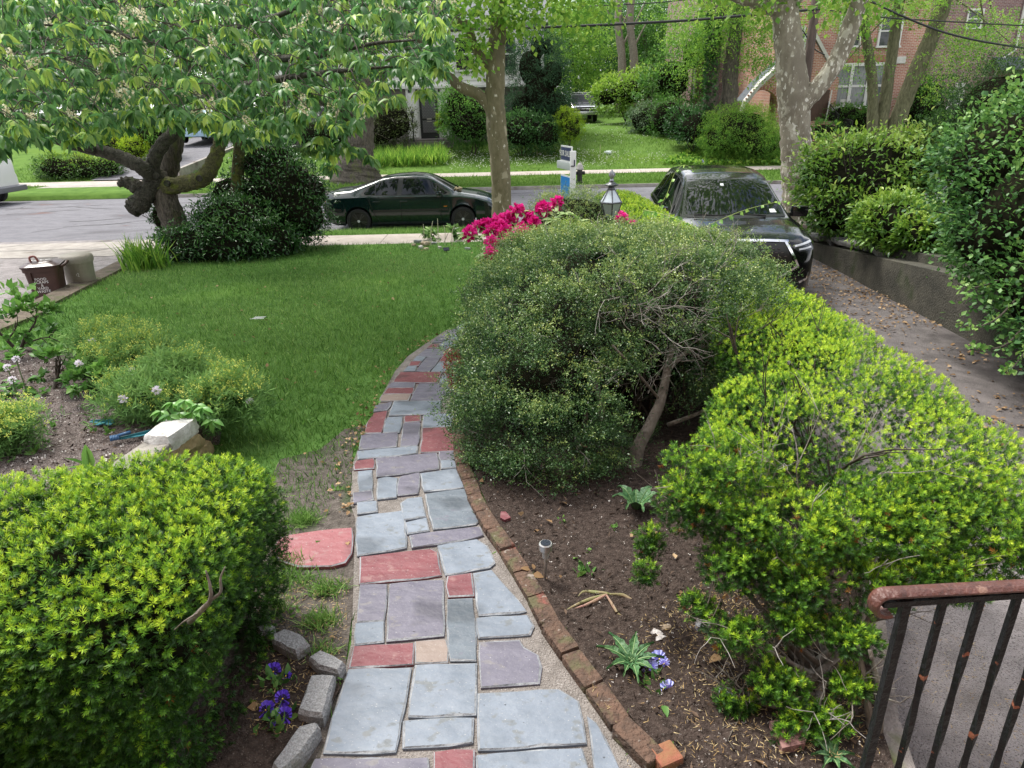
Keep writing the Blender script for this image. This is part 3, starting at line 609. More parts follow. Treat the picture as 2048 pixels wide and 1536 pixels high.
# --- sprawling yew bush in front of it, bare below
t = thing("yew_bush", (1.3, 2.3, 0), "sprawling open yew bush with bare twisted stems behind the porch railing", "bush")
spec = [(1440, 930, 2.72, .24, .22, .13), (1390, 1010, 2.55, .16, .16, .12), (1520, 1040, 2.5, .25, .22, .13), (1640, 1060, 2.42, .26, .22, .13), (1790, 1040, 2.45, .27, .25, .15), (1930, 1010, 2.5, .27, .25, .17), (2010, 1090, 2.3, .2, .2, .13), (1480, 1130, 2.35, .18, .16, .10),
        (1600, 1160, 2.28, .20, .18, .10), (1740, 1170, 2.25, .22, .18, .11), (1880, 1140, 2.25, .2, .18, .1), (1700, 1270, 2.1, .14, .12, .07), (1480, 1270, 2.15, .11, .1, .06), (1560, 1370, 2.03, .12, .09, .06), (1470, 1400, 2.05, .08, .07, .05),
        (1640, 1440, 1.92, .12, .08, .05), (1510, 1330, 2.1, .07, .06, .04), (1700, 1370, 1.98, .08, .08, .05), (1590, 1250, 2.15, .1, .1, .07), (1400, 1220, 2.3, .08, .08, .05), (1300, 1090, 2.62, .06, .06, .09), (1290, 1150, 2.5, .05, .05, .05), (1570, 1500, 1.9, .06, .05, .04)]
E3 = [(*at(a, b, Y), rx, ry, rz) for a, b, Y, rx, ry, rz in spec]; E3 = [(e[0], e[1], max(e[2], .07), *e[3:]) for e in E3]
p, nm, dp = shell(E3, 17000, .8, .22, 8, 7, .02, 2.2, .8)
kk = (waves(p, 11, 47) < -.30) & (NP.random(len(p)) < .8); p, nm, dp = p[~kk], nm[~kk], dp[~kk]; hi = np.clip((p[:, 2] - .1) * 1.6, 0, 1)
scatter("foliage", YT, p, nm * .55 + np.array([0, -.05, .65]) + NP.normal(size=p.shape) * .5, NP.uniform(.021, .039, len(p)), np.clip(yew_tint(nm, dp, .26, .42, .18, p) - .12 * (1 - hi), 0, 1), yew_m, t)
k = NP.integers(0, len(p), 300)
scatter("browned_sprigs", YT, p[k] - nm[k] * .02 + np.array([0, 0, -.03]), nm[k] + NP.normal(size=(len(k), 3)) * .6, .034, NP.random(len(k)), brown_m, t)
for i, e in enumerate(E3[:20]):
    b = Vector((1.26 + rnd.uniform(-.14, .12), 2.22 + rnd.uniform(-.12, .12), .02)); c = Vector(e[:3]); mid = b.lerp(c, .5) + Vector((rnd.uniform(-.12, .12), rnd.uniform(-.1, .1), rnd.uniform(-.12, .02)))
    m = MB(); P = smooth_path([b, mid, c], 5); m.tube(P, lerp_list([rnd.uniform(.012, .024), .011, .004], len(P)), 6)
    for k in range(5): branchy(m, P[rnd.randint(4, 9)], (c - mid) + Vector((rnd.uniform(-.2, .2), rnd.uniform(-.2, .2), rnd.uniform(-.1, .2))), .2, .004, 1, 400 + i * 9 + k, 3, .9)
    m.build("stem", bark_grey if i % 3 else twig_m, t, smooth=True)
for a in ([(1740, 1300, 2.0), (1760, 1400, 1.95), (1755, 1500, 1.9)], [(1716, 1290, 2.02), (1730, 1370, 1.98), (1745, 1480, 1.92)]):
    m = MB(); P = smooth_path([at(*q) for q in a], 4); m.tube(P, lerp_list([.008, .013, .016], len(P)), 7); m.build("trunk", bark_grey, t, smooth=True)

# --- the great round shrub beside the path
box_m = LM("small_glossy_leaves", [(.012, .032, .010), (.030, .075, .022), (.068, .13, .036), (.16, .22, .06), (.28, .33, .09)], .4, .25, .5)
CL = [clump_tpl(11, i, .32, .075, .85) for i in range(5)]
t = thing("round_shrub", (.85, 5.2, gz(5.2)), "huge domed small-leaved shrub with bare grey twigs showing, right of the path", "shrub")
E4 = [(.80, 5.35, .56, 1.14, 1.25, .80), (.28, 4.85, .42, .62, .70, .48), (1.25, 5.8, .66, .72, 1.05, .64), (.4, 5.9, .62, .78, .9, .66), (.15, 4.75, .25, .42, .45, .32), (.27, 4.42, .34, .68, .66, .46), (1.52, 5.55, .80, .60, .85, .50), (1.3, 5.0, .95, .55, .6, .36), (.1, 4.6, .62, .5, .55, .42)]
p, nm, dp, ht, cl_ = clumped(E4, 900, 40, .15, 9, .20, .10, 3.6, .05, 2.2, .5, .94)
dead = at(1400, 640, 4.55); R_ = NP.random(len(p)); front = p[:, 1] < 5.4
kill = hole(p, dead, (.46, .8, .32)) & (R_ < .5) | hole(p, at(1300, 800, 4.35), (.28, .6, .32)) & (R_ < .86) | hole(p, at(1450, 880, 4.4), (.52, .8, .33)) & (R_ < .95) | hole(p, at(1230, 950, 4.2), (.16, .4, .22)) & (R_ < .85)
kill |= p[:, 2] < .02
p, nm, dp, ht, cl_ = p[~kill], nm[~kill], dp[~kill], ht[~kill], cl_[~kill]
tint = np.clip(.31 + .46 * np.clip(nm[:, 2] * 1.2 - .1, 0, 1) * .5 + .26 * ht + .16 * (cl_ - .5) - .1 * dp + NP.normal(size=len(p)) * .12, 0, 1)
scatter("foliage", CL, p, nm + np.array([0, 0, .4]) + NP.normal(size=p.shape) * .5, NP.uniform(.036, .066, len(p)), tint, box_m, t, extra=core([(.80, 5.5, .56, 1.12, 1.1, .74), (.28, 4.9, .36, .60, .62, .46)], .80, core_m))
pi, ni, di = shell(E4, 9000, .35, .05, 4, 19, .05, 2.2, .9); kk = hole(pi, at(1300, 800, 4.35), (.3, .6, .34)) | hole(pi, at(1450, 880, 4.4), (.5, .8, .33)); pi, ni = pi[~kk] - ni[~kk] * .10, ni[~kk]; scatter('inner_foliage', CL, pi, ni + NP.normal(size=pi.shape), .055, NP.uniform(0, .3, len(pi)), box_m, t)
tr = [(1268, 960, 4.05), (1275, 900, 4.12), (1300, 850, 4.2), (1322, 800, 4.28), (1335, 740, 4.4), (1345, 690, 4.5)]
m = MB(); P = smooth_path([at(*q) for q in tr], 4); m.tube(P, lerp_list([.055, .045, .04, .034, .028, .02], len(P)), 9, wob=.08)
m.build("trunk", bark_grey, t, smooth=True)
for pts, r in (([(1205, 870, 4.4), (1200, 800, 4.5), (1180, 740, 4.6)], .028), ([(1170, 860, 4.5), (1175, 800, 4.6), (1190, 740, 4.7)], .02), ([(1335, 740, 4.4), (1380, 700, 4.5), (1430, 690, 4.6), (1490, 640, 4.7)], .02), ([(1320, 800, 4.28), (1270, 740, 4.2), (1225, 690, 4.2)], .012),
               ([(1180, 990, 4.05), (1165, 930, 4.15), (1150, 870, 4.3)], .018), ([(1335, 850, 4.4), (1450, 800, 4.5), (1560, 700, 4.7)], .016), ([(1300, 930, 4.3), (1420, 860, 4.5), (1540, 760, 4.9)], .014)):
    P = smooth_path([at(*q) for q in pts], 4); m = MB(); m.tube(P, lerp_list([r, r * .6], len(P)), 6); m.build("limb", bark_grey, t, smooth=True)
m = MB()
for k in range(56):
    a = rnd.choice([(1340, 690, 4.4), (1420, 650, 4.45), (1300, 760, 4.25), (1390, 740, 4.4), (1460, 640, 4.6), (1280, 640, 4.3), (1350, 580, 4.7), (1440, 560, 4.8)])
    c = at(*a) + Vector((rnd.uniform(-.14, .14), rnd.uniform(0, .25), rnd.uniform(-.12, .12)))
    branchy(m, c, (rnd.uniform(-1, 1), rnd.uniform(-1, .1), rnd.uniform(-.3, 1)), rnd.uniform(.16, .32), .0050, 2, 600 + k, 3, .8)
for k in range(150):
    j = NP.integers(0, len(p)); branchy(m, p[j] - nm[j] * .12, Vector(nm[j]) + Vector((rnd.uniform(-.8, .8), rnd.uniform(-.6, .6), rnd.uniform(-.3, .9))), rnd.uniform(.14, .24), .0034, 1, 2600 + k, 3, .8)
tag(m.build("dead_twigs", twig_m, t), kind='stuff')
m = MB()
for k in range(40):
    branchy(m, (rnd.uniform(.2, 1.5), rnd.uniform(4.5, 5.3), rnd.uniform(.0, .3)), (rnd.uniform(-.6, .8), rnd.uniform(-.5, .1), 1), rnd.uniform(.4, .7), .011, 2, 700 + k, 3, .7)
m.build("inner_branches", twig_dark, t)
red_m = LM("reddish_leaves", [(.10, .018, .012), (.26, .06, .04)], .5, .2)
p, nm, dp = shell([(*at(908, 735, 4.95), .05, .06, .17)], 260, .5, .1, 5, 4); scatter("reddish_leaves", CL, p, nm + NP.normal(size=p.shape) * .4, .05, NP.random(len(p)), red_m, t)

# --- smaller shrubs between it and the street
def leafbush(name, label, cat, ells, n, size, mat, seed=1, width=.42, T=LEAF, depth=.38, lump=.18, freq=4.5, zmin=-9, k=2.2, base=.3, up=.4, droop=.0, cs=.7, group=None, loc=None, stems=3, kill=None, sm=None, jit=.6):
    e0 = ells[0]; t = thing(name, loc or (e0[0], e0[1], max(e0[2] - e0[5], zmin)), label, cat, group)
    p, nm, dp = shell(ells, n, depth, lump, freq, seed, zmin, k, .86)
    if True:
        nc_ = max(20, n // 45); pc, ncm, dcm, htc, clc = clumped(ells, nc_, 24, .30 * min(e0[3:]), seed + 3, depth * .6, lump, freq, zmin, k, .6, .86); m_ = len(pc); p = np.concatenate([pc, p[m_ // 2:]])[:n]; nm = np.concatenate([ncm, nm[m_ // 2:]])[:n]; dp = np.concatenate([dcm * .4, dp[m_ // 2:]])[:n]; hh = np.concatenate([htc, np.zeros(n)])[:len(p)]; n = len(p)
        if zmin > -8: p[:, 2] = np.maximum(p[:, 2], zmin)
    st_ = np.where(NP.random(n) < .14)[0]; p[st_] += nm[st_] * (NP.random((len(st_), 1)) ** 2 * .22 * min(e0[3:])) + np.array([0, 0, .05]) * NP.random((len(st_), 1)) * e0[5]
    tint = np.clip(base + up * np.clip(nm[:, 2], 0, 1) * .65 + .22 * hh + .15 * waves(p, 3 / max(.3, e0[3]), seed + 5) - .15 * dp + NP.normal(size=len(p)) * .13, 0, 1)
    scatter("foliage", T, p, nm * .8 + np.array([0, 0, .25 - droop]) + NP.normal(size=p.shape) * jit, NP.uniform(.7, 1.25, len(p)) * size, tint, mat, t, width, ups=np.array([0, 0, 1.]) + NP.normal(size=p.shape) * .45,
            extra=core(ells, cs, core_m, k, zmin) if cs else None)
    for i in range(stems):
        m = MB(); b = wloc(t); branchy(m, b + Vector((rnd.uniform(-.1, .1), rnd.uniform(-.1, .1), -.05)) * (e0[3] + .3), (rnd.uniform(-.6, .6), rnd.uniform(-.6, .6), 1), e0[5] * 1.3, .018 + .012 * e0[3], 2, seed * 31 + i); m.build("stem", sm or twig_dark, t, smooth=True)
    return t
c = at(1140, 470, 9.8)
leafbush("small_round_shrub", "small round clipped shrub behind the pink rhododendron, below the sign post", "shrub", [(c.x + .02, 9.8, .62, .68, .7, .56), (c.x + .45, 9.5, .40, .5, .5, .5)], 7000, .055, box_m, 31, T=CL, width=1, base=.38, up=.45, cs=.8)
lime_m = LM("lime_leaves", [(.03, .075, .01), (.10, .20, .02), (.30, .40, .05)], .45, .3)
c = at(1030, 510, 7.2)
leafbush("lime_shrub", "low lime leaved shrub tucked under the pink rhododendron blossoms", "shrub", [(c.x, 7.2, .22, .42, .4, .42), (c.x + .35, 7.5, .35, .4, .4, .42), (c.x + .7, 8.2, .55, .5, .5, .4)], 5200, .05, lime_m, 33, T=CL, width=1, base=.45, up=.45, cs=.75)
eu_m = LM("broad_soft_leaves", [(.03, .08, .02), (.10, .19, .05), (.26, .36, .12)], .4, .3)
c = at(995, 550, 7.0)
leafbush("leafy_seedling", "few broad pale green leaves on red stalks at the lawn edge", "plant", [(c.x - .05, 6.9, .02, .22, .2, .2)], 90, .085, eu_m, 35, width=.75, cs=0, base=.5, depth=.9, stems=2)

# --- rhododendron
t = thing("rhododendron", (.0, 8.7, gz(8.7)), "rhododendron in bloom with bright magenta flower clusters and pale leaves", "shrub")
pet_m = LM("magenta_petals", [(.40, .006, .10), (.66, .018, .26), (.82, .08, .40)], .5, .35, .2)
FL = [(971, 454, 1.), (983, 463, 1.), (992, 447, 1.05), (1002, 457, 1.), (1017, 442, 1.1), (1009, 466, 1.), (1034, 421, .9), (1087, 419, 1.05), (1061, 438, 1.), (1068, 447, .9), (1048, 470, 1.1), (939, 467, .9), (985, 486, .95), (1015, 486, .9), (982, 506, .8), (1113, 407, .9), (1043, 452, .6), (1034, 478, .7), (1003, 474, .8), (1243, 436, .8), (1266, 446, .45), (955, 452, .7)]
rhl_m = LM("rhododendron_leaves", [(.045, .10, .03), (.13, .21, .07), (.32, .40, .17)], .45, .3)
LP = []; LD = []
for i, (x, y, s) in enumerate(FL):
    Y = 8.6 + rnd.uniform(-.15, .15) - .012 * (y - 450) - (.4 if x > 1200 else 0); c = np.array(at(x, y, Y)); s *= 1.2; n = int(80 * s)
    d = unit(NP.normal(size=(n, 3)) + np.array([0, -.25, .35])); r = .060 * s
    scatter("blossom", LEAF, c + d * r * NP.uniform(.35, 1., (n, 1)), d + NP.normal(size=d.shape) * .55, NP.uniform(.045, .07, n) * s, np.clip(NP.normal(.55, .25, n), 0, 1), pet_m, t, .9)
    for k in range(9 if x < 1200 else 3):
        a = k * .78; LP.append(c + np.array([math.cos(a), math.sin(a), -.4]) * r * .8); LD.append(np.array([math.cos(a), math.sin(a), NP.uniform(-.5, .2)]))
for (x, y) in [(1105, 440), (1120, 450), (1135, 430), (1150, 455), (1090, 455), (1075, 470), (1145, 440), (975, 520), (1000, 510), (945, 480), (1100, 480), (1160, 445)]:
    c = np.array(at(x, y, 8.7))
    for k in range(9): a = k * .7 + rnd.random(); LP.append(c); LD.append(np.array([math.cos(a), math.sin(a), NP.uniform(-.1, .5)]))
LP = np.array(LP); LD = np.array(LD); scatter("foliage", LONG, LP, LD, NP.uniform(.11, .17, len(LP)), np.clip(NP.normal(.55, .25, len(LP)), 0, 1), rhl_m, t, .42, ups=np.array([0, 0, 1.]) + NP.normal(size=LP.shape) * .3)
for k in range(7):
    m = MB(); branchy(m, (rnd.uniform(-.3, .9), 8.8, gz(8.7)), (rnd.uniform(-.5, .5), 0, 1), .75, .016, 2, 800 + k); m.build("stem", bark_grey, t, smooth=True)

# --- vine straying over the hedge in front of the black car
vine_m = LM("vine_leaves", [(.06, .15, .03), (.14, .28, .06), (.30, .44, .10)], .4, .4)
def vine(pts, n, lab, rad=.004, sz=.085, group=None):
    P = smooth_path(pts, 6); t = thing("vine", P[0], lab, "vine", group); m = MB(); m.tube(P, lerp_list([rad, rad * .5], len(P)), 5); m.build("stem", M("vine_stem", (.22, .30, .07), (.34, .42, .12), 10, .6), t, smooth=True)
    i = np.linspace(0, len(P) - 1, n).astype(int); c = np.array([P[j] for j in i]); s = sz * np.linspace(1, .35, n); d = NP.normal(size=c.shape) * .6 + np.array([0, -.3, -.6])
    scatter("foliage", LEAF, c, d, s, NP.random(n), vine_m, t, .75); return t
vine([at(1345, 470, 7.6), at(1390, 462, 7.4), at(1440, 440, 7.3), at(1490, 420, 7.3), at(1550, 405, 7.3), at(1578, 403, 7.3), at(1597, 416, 7.3)], 26, "long arching vine shoot reaching across the black car's windscreen")
vine([at(1322, 410, 7.9), at(1335, 385, 7.9), at(1350, 345, 7.9), at(1370, 330, 7.9), at(1388, 343, 7.9)], 8, "thin curling vine shoot standing up beside the black car's side window")
vine([at(1290, 420, 8.6), at(1330, 430, 8.2), at(1370, 445, 7.8), at(1420, 470, 7.2), at(1450, 480, 6.9)], 46, "broad leaved vine creeping along the top of the long yew hedge", .005, .10)

# --- solar stake lamp, pansies, rosette and what lies in the bed
steel = M("brushed_steel", (.42, .41, .40), (.6, .59, .58), 30, .35, 0, metal=.9)
pv = M("solar_cell", (.012, .014, .03), None, rough=.15); blackp = M("black_plastic", (.015, .015, .017), None, rough=.4)
b = atg(1090, 1166); t = thing("solar_light", b, "small steel solar garden light staked in the soil beside the path", "garden light")
m = MB(); m.tube([b + Vector((0, 0, -.03)), b + Vector((.004, 0, .20))], .0085, 8); m.build("stake", steel, t, smooth=True, sharp=40)
m = MB(); m.lathe(b + Vector((.004, 0, .155)), [(.008, 0), (.017, .005), (.021, .05), (.021, .055)], 12); m.build("lens", M("clear_plastic", (.35, .36, .36), None, rough=.12), t, smooth=True, sharp=40)
m = MB(); m.lathe(b + Vector((.004, 0, .208)), [(.018, 0), (.034, .002), (.035, .036), (.031, .040)], 18); m.build("cap", steel, t, smooth=True, sharp=40)
m = MB(); m.lathe(b + Vector((.004, 0, .2485)), [(.027, 0), (.027, .002)], 14); m.build("solar_panel", pv, t)
def pansy(base, flowers, petal, lab, dark, cat="flower"):
    t = thing("pansy", base, lab, cat, None); lf = LM("pansy_leaves", [(.02, .06, .012), (.06, .14, .03), (.12, .22, .05)], .5, .25)
    n = 34; d = NP.normal(size=(n, 3)) + np.array([0, 0, .5]); c = np.array(base) + NP.normal(size=(n, 3)) * np.array([.03, .03, .012]) + np.array([0, 0, .03])
    scatter("foliage", LONG, c, d, NP.uniform(.035, .065, n), NP.random(n), lf, t, .5)
    st = M("pansy_stalk", (.06, .13, .03), None); petal_s = 1.3
    for f, s in flowers:
        s *= petal_s
        m = MB(); f = Vector(f); nrm = (Vector((0, -.75, .65)) + Vector((rnd.uniform(-.4, .4), rnd.uniform(-.2, .2), rnd.uniform(-.2, .2)))).normalized(); u = nrm.cross(Vector((0, 0, 1))).normalized(); v = u.cross(nrm) * -1
        if v.z < 0: v = -v
        for k, (ang, L, wd, zz) in enumerate([(60, 1., .75, -.10), (120, 1., .75, -.12), (10, .85, .62, .0), (170, .85, .62, .02), (270, 1., 1.0, .06)]):
            a = math.radians(ang); ax = u * math.cos(a) + v * math.sin(a); sd_ = nrm.cross(ax); pts = [f + nrm * .002]
            for q in range(9):
                b_ = -1.15 + 2.3 * q / 8; pts.append(f + (ax * (L * (.42 + .58 * math.cos(b_ * .85))) + sd_ * math.sin(b_) * wd * .72) * s + nrm * s * (zz + .16 * math.sin(q * 2.1)))
            m.add(pts, [(0, i, i + 1) for i in range(1, 9)], 0)
            m.add([f + nrm * (.004 + .001 * k) + nrm * s * max(zz, 0), f + (ax * .5 - sd_ * .2) * s + nrm * (.006 + s * max(zz, 0)), f + (ax * .5 + sd_ * .2) * s + nrm * (.006 + s * max(zz, 0))], [(0, 1, 2)], 1)
        m.lathe(f + nrm * .008, [(.003, -.002), (.003, .002)], 6, 2)
        m.tube([Vector(base) + Vector((0, 0, .02)), f.lerp(Vector(base), .4) + Vector((0, 0, .02)), f - nrm * .004], .0016, 5, 3)
        m.build("bloom", [petal, dark, M("pansy_eye", (.7, .5, .03), None), st], t)
    return t
purple = M("violet_petal", (.065, .022, .40), (.15, .07, .58), 60, .6); purpled = M("violet_blotch", (.008, .002, .05), None, rough=.6)
lav = M("lavender_petal", (.32, .34, .72), (.46, .48, .82), 60, .6); lavd = M("lavender_blotch", (.14, .12, .52), None, rough=.6)
def fl(px, py, h): return at(px, py, atg(px, py).y - h * .55)
pansy(atg(552, 1378), [(fl(547, 1343, .07), .030), (fl(574, 1352, .06), .018)], purple, "deep violet pansy between the yew hedge and the granite blocks, the farther clump", purpled)
pansy(atg(552, 1455), [(fl(565, 1397, .08), .027), (fl(533, 1420, .07), .029), (fl(569, 1432, .07), .028), (fl(545, 1449, .05), .012)], purple, "deep violet pansy with several blooms beside the largest granite blocks, the nearer clump", purpled)
pansy(atg(1168, 1150), [(fl(1172, 1126, .05), .020), (fl(1162, 1116, .06), .016), (fl(1176, 1136, .04), .014)], lav, "small pale lavender pansy near the solar garden light", lavd)
pansy(atg(1305, 1385), [(fl(1318, 1318, .09), .030), (fl(1302, 1335, .08), .026), (fl(1328, 1328, .08), .022), (fl(1290, 1347, .06), .016), (fl(1337, 1380, .06), .032), (fl(1275, 1355, .05), .014)], lav, "pale lavender pansy clump overlapping the jagged green rosette", lavd)
ros_m = LM("jagged_leaves", [(.04, .11, .04), (.08, .18, .06), (.14, .25, .09)], .5, .25)
def rosette(c, n, L, lab, name="thistle_rosette", wd=.34, up=.25):
    t = thing(name, c, lab, "weed"); m = MB()
    for k in range(n):
        a = k * 2 * math.pi / n + rnd.uniform(-.2, .2); d = Vector((math.cos(a), math.sin(a), 0)); s = Vector((-d.y, d.x, 0)); l = L * rnd.uniform(.75, 1.1); mid = []; lf = []; rt = []
        for q in range(11):
            x = q / 10; h = up * l * math.sin(x * 2.2) + .01; wv = wd * l * .5 * (math.sin(min(1, x * 1.15 + .12) * math.pi * .93)) * (1 if q % 2 else .72)
            P = Vector(c) + d * l * x + Vector((0, 0, h)); mid.append(P); lf.append(P + s * wv + Vector((0, 0, .012))); rt.append(P - s * wv + Vector((0, 0, .012)))
        k0 = len(m.v); m.v += [tuple(v) for v in mid + lf + rt]
        for q in range(10): m.f += [(k0 + q, k0 + q + 1, k0 + 11 + q + 1, k0 + 11 + q), (k0 + q, k0 + 22 + q, k0 + 22 + q + 1, k0 + q + 1)]; m.m += [0, 0]
        m.tube([v + Vector((0, 0, .003)) for v in mid], lerp_list([.004, .001], 11), 4, 1)
    m.build("leaf_rosette", [M("rosette_leaf_" + name, (.032, .10, .035), (.07, .165, .055), 25, .5, .4, 60), M("pale_midrib", (.16, .26, .10), None)], t); return t
rosette(atg(1262, 1338) + Vector((0, 0, .03)), 9, .15, "jagged leaved green weed rosette flat on the dark soil")
rosette(atg(1660, 1530) + Vector((0, 0, .03)), 8, .10, "small jagged weed rosette beside the dull pink stone slab")
rosette(atg(1272, 1030) + Vector((0, 0, .02)), 8, .15, "dark broad leaved hosta under the round shrub", "hosta", .55, .7)
t = thing("withered_tulip", atg(1215, 1200), "withered tulip plant with limp yellow and pink leaves on the soil", "plant"); m = MB()
for pts in ([(1218, 1205), (1180, 1212), (1150, 1222), (1128, 1232)], [(1216, 1204), (1190, 1198), (1165, 1195), (1150, 1215)], [(1218, 1206), (1245, 1204), (1262, 1210), (1278, 1217)], [(1212, 1208), (1225, 1225), (1235, 1238), (1248, 1243)], [(1214, 1206), (1180, 1220), (1150, 1228)]):
    P = smooth_path([atg(*q) + Vector((0, 0, .055 if i == 0 else .05 - .008 * i)) for i, q in enumerate(pts)], 4); m.tube(P, lerp_list([.004, .009, .006, .0015], len(P)), 6, rnd.choice([0, 0, 1]), flat=.3)
m.build("leaves", [M("limp_leaf", (.17, .19, .06), (.26, .17, .11), 12, .6), M("pink_leaf", (.34, .17, .15), (.2, .18, .08), 10, .6)], t, smooth=True)
pale_rock = M("white_rock", (.33, .30, .29), (.58, .55, .53), 30, .9, .8, 60); grey_rock = M("grey_rock", (.16, .16, .18), (.33, .33, .34), 8, .85, .8, 30)
pink_rock = M("dull_pink_stone", (.20, .10, .09), (.30, .17, .15), 5, .85, .7, 30); tan_rock = M("tan_rock", (.28, .21, .14), (.42, .34, .25), 10, .9, .6, 40)
def stone(name, px, py, d, mat, lab, cat, rz=0, dz_=.3, j=.2):
    m = MB(); c = atg(px, py) + Vector((0, 0, .02 + d[2] * dz_)); m.rock(c, d, rz, 0, j); return tag(m.build(name, mat, smooth=True, sharp=30), lab, cat)
stone("coral_rock", 1313, 1280, (.05, .06, .02), pale_rock, "pitted whitish coral rock behind the lavender pansies", "stone", .5, .3, .5)
stone("pebble", 1330, 1267, (.045, .03, .03), tan_rock, "small tan pebble lying against the whitish coral rock", "stone", .2)
stone("grey_rock", 1405, 1268, (.07, .05, .06), grey_rock, "grey rock under the sprawling yew bush", "stone")
stone("grey_rock", 1450, 1405, (.06, .045, .05), grey_rock, "grey rock half buried beneath the lowest yew sprigs", "stone")
q = MB(); q.prism([tuple(atg(*p_).xy) for p_ in [(1535, 1470), (1585, 1465), (1612, 1490), (1605, 1515), (1560, 1525)]], .02, .075); tag(q.build("stone_slab", pink_rock), "dull pink flat stone slab in the soil near the railing", "stone")
q = MB(); q.prism([tuple(atg(*p_).xy) for p_ in [(1002, 1040), (1012, 1040), (1022, 1052), (1010, 1057), (1001, 1052)]], .02, .06); tag(q.build("stone_chip", SL["R"]), "small red stone chip on the soil beside the brick edging", "stone")
q = MB(); c = atg(1330, 1530); q.box(c + Vector((0, 0, .03)), (.1, .09, .07), .4, bev=.01); tag(q.build("broken_brick", M("red_brick", (.26, .07, .05), (.20, .12, .05), 8, .9, .6, 40)), "broken red brick end lying off the path edging", "brick")
# granite blocks
gran = M("granite", (.17, .17, .175), (.33, .33, .335), 150, .85, .8, 60, detail=3, spots=[(4, .6, .1, (.2, .185, .16))])
for pts, lab in (([(512, 1280), (530, 1270), (556, 1271), (551, 1288), (525, 1294)], "granite edging block farthest back, partly under the yew hedge"), ([(545, 1294), (574, 1279), (611, 1292), (628, 1311), (598, 1333), (547, 1307)], "rounded pale granite edging block beside the grass tufts"),
                 ([(617, 1339), (640, 1322), (675, 1333), (698, 1352), (681, 1373), (640, 1360)], "granite edging block touching the path at the bend of the row"), ([(624, 1373), (679, 1371), (650, 1462), (596, 1452)], "largest long granite edging block set lengthways beside the pansies"),
                 ([(603, 1475), (640, 1468), (648, 1478), (606, 1540), (560, 1580), (545, 1560)], "granite edging block nearest the viewer at the bottom of the row")):
    o = [atg(*p_).xy for p_ in pts]; c = sum(o, Vector((0, 0))) / len(o); q = MB(); o = [p_ + (c - p_) * .04 for p_ in densify(o, .05)]; n = len(o); o = [o[i] * .88 + o[i - 1] * .06 + o[(i + 1) % n] * .06 + Vector((rnd.uniform(-1, 1), rnd.uniform(-1, 1))) * .003 for i in range(n)]
    tp = [p_ + (c - p_).normalized() * .012 for p_ in o]; q.prism([tuple(p_) for p_ in o], -.02, .06, top=[tuple(p_) for p_ in o]); q.prism([tuple(p_) for p_ in o], .059, .078, top=[tuple(p_) for p_ in tp])
    tag(q.build("granite_block", gran, smooth=True, sharp=50), lab, "edging stone")

# --- planter at the left: stone wall end, plants, broken teal pieces
A, B = atz(368, 842, .30), atz(196, 962, .30); dv = (B - A); az = math.atan2(dv.y, dv.x)
t = thing("planter_wall", (A + B) / 2 * 1.0, "low fieldstone planter wall with a white painted coping stone", "wall")
Lw = dv.length; uu = dv.normalized(); paint = M("white_painted_stone", (.36, .345, .32), (.62, .61, .59), 9, .8, .6, 40, spots=[(7, .62, .08, (.25, .23, .2))])
slate = M("weathered_slab", (.15, .14, .125), (.30, .275, .24), 6, .85, .8, 30, stretch=(1, 1, 4)); ochre = M("ochre_fieldstone", (.16, .12, .05), (.30, .24, .13), 6, .9, .9, 30, spots=[(3, .55, .1, (.3, .2, .05)), (6, .6, .1, (.14, .13, .12))])
m = MB(); c = A + uu * Lw * .17; m.rock((c.x, c.y, .27), (Lw * .40, .20, .13), az, 0, .06, 4); m.build("painted_stone", paint, t, smooth=True, sharp=35)
m = MB(); c = A + uu * Lw * .64; m.box((c.x, c.y, .255), (Lw * .62, .19, .055), az, bev=.012); m.v = [tuple(Vector(v) + Vector((rnd.uniform(-1, 1), rnd.uniform(-1, 1), rnd.uniform(-1, 1))) * .005) for v in m.v]; m.build("coping_slab", slate, t, smooth=True, sharp=35)
m = MB(); c = A + uu * Lw * 1.02; m.rock((c.x, c.y, .25), (.12, .15, .08), az, 0, .15); m.build("painted_stone", paint, t, smooth=True, sharp=35)
for k in range(10):
    c = A + uu * Lw * (.04 + .24 * (k // 2) + (.1 if k % 2 else 0)); m = MB(); m.rock((c.x + .02, c.y, .05 + .11 * (k % 2)), (.26, .19, .12), az + rnd.uniform(-.08, .08), 0, .16, 3); m.build("wall_stone", ochre if k < 5 else grey_rock, t, smooth=True, sharp=35)
teal = M("teal_metal", (.02, .16, .20), (.04, .23, .28), 9, .5, .3, 40)
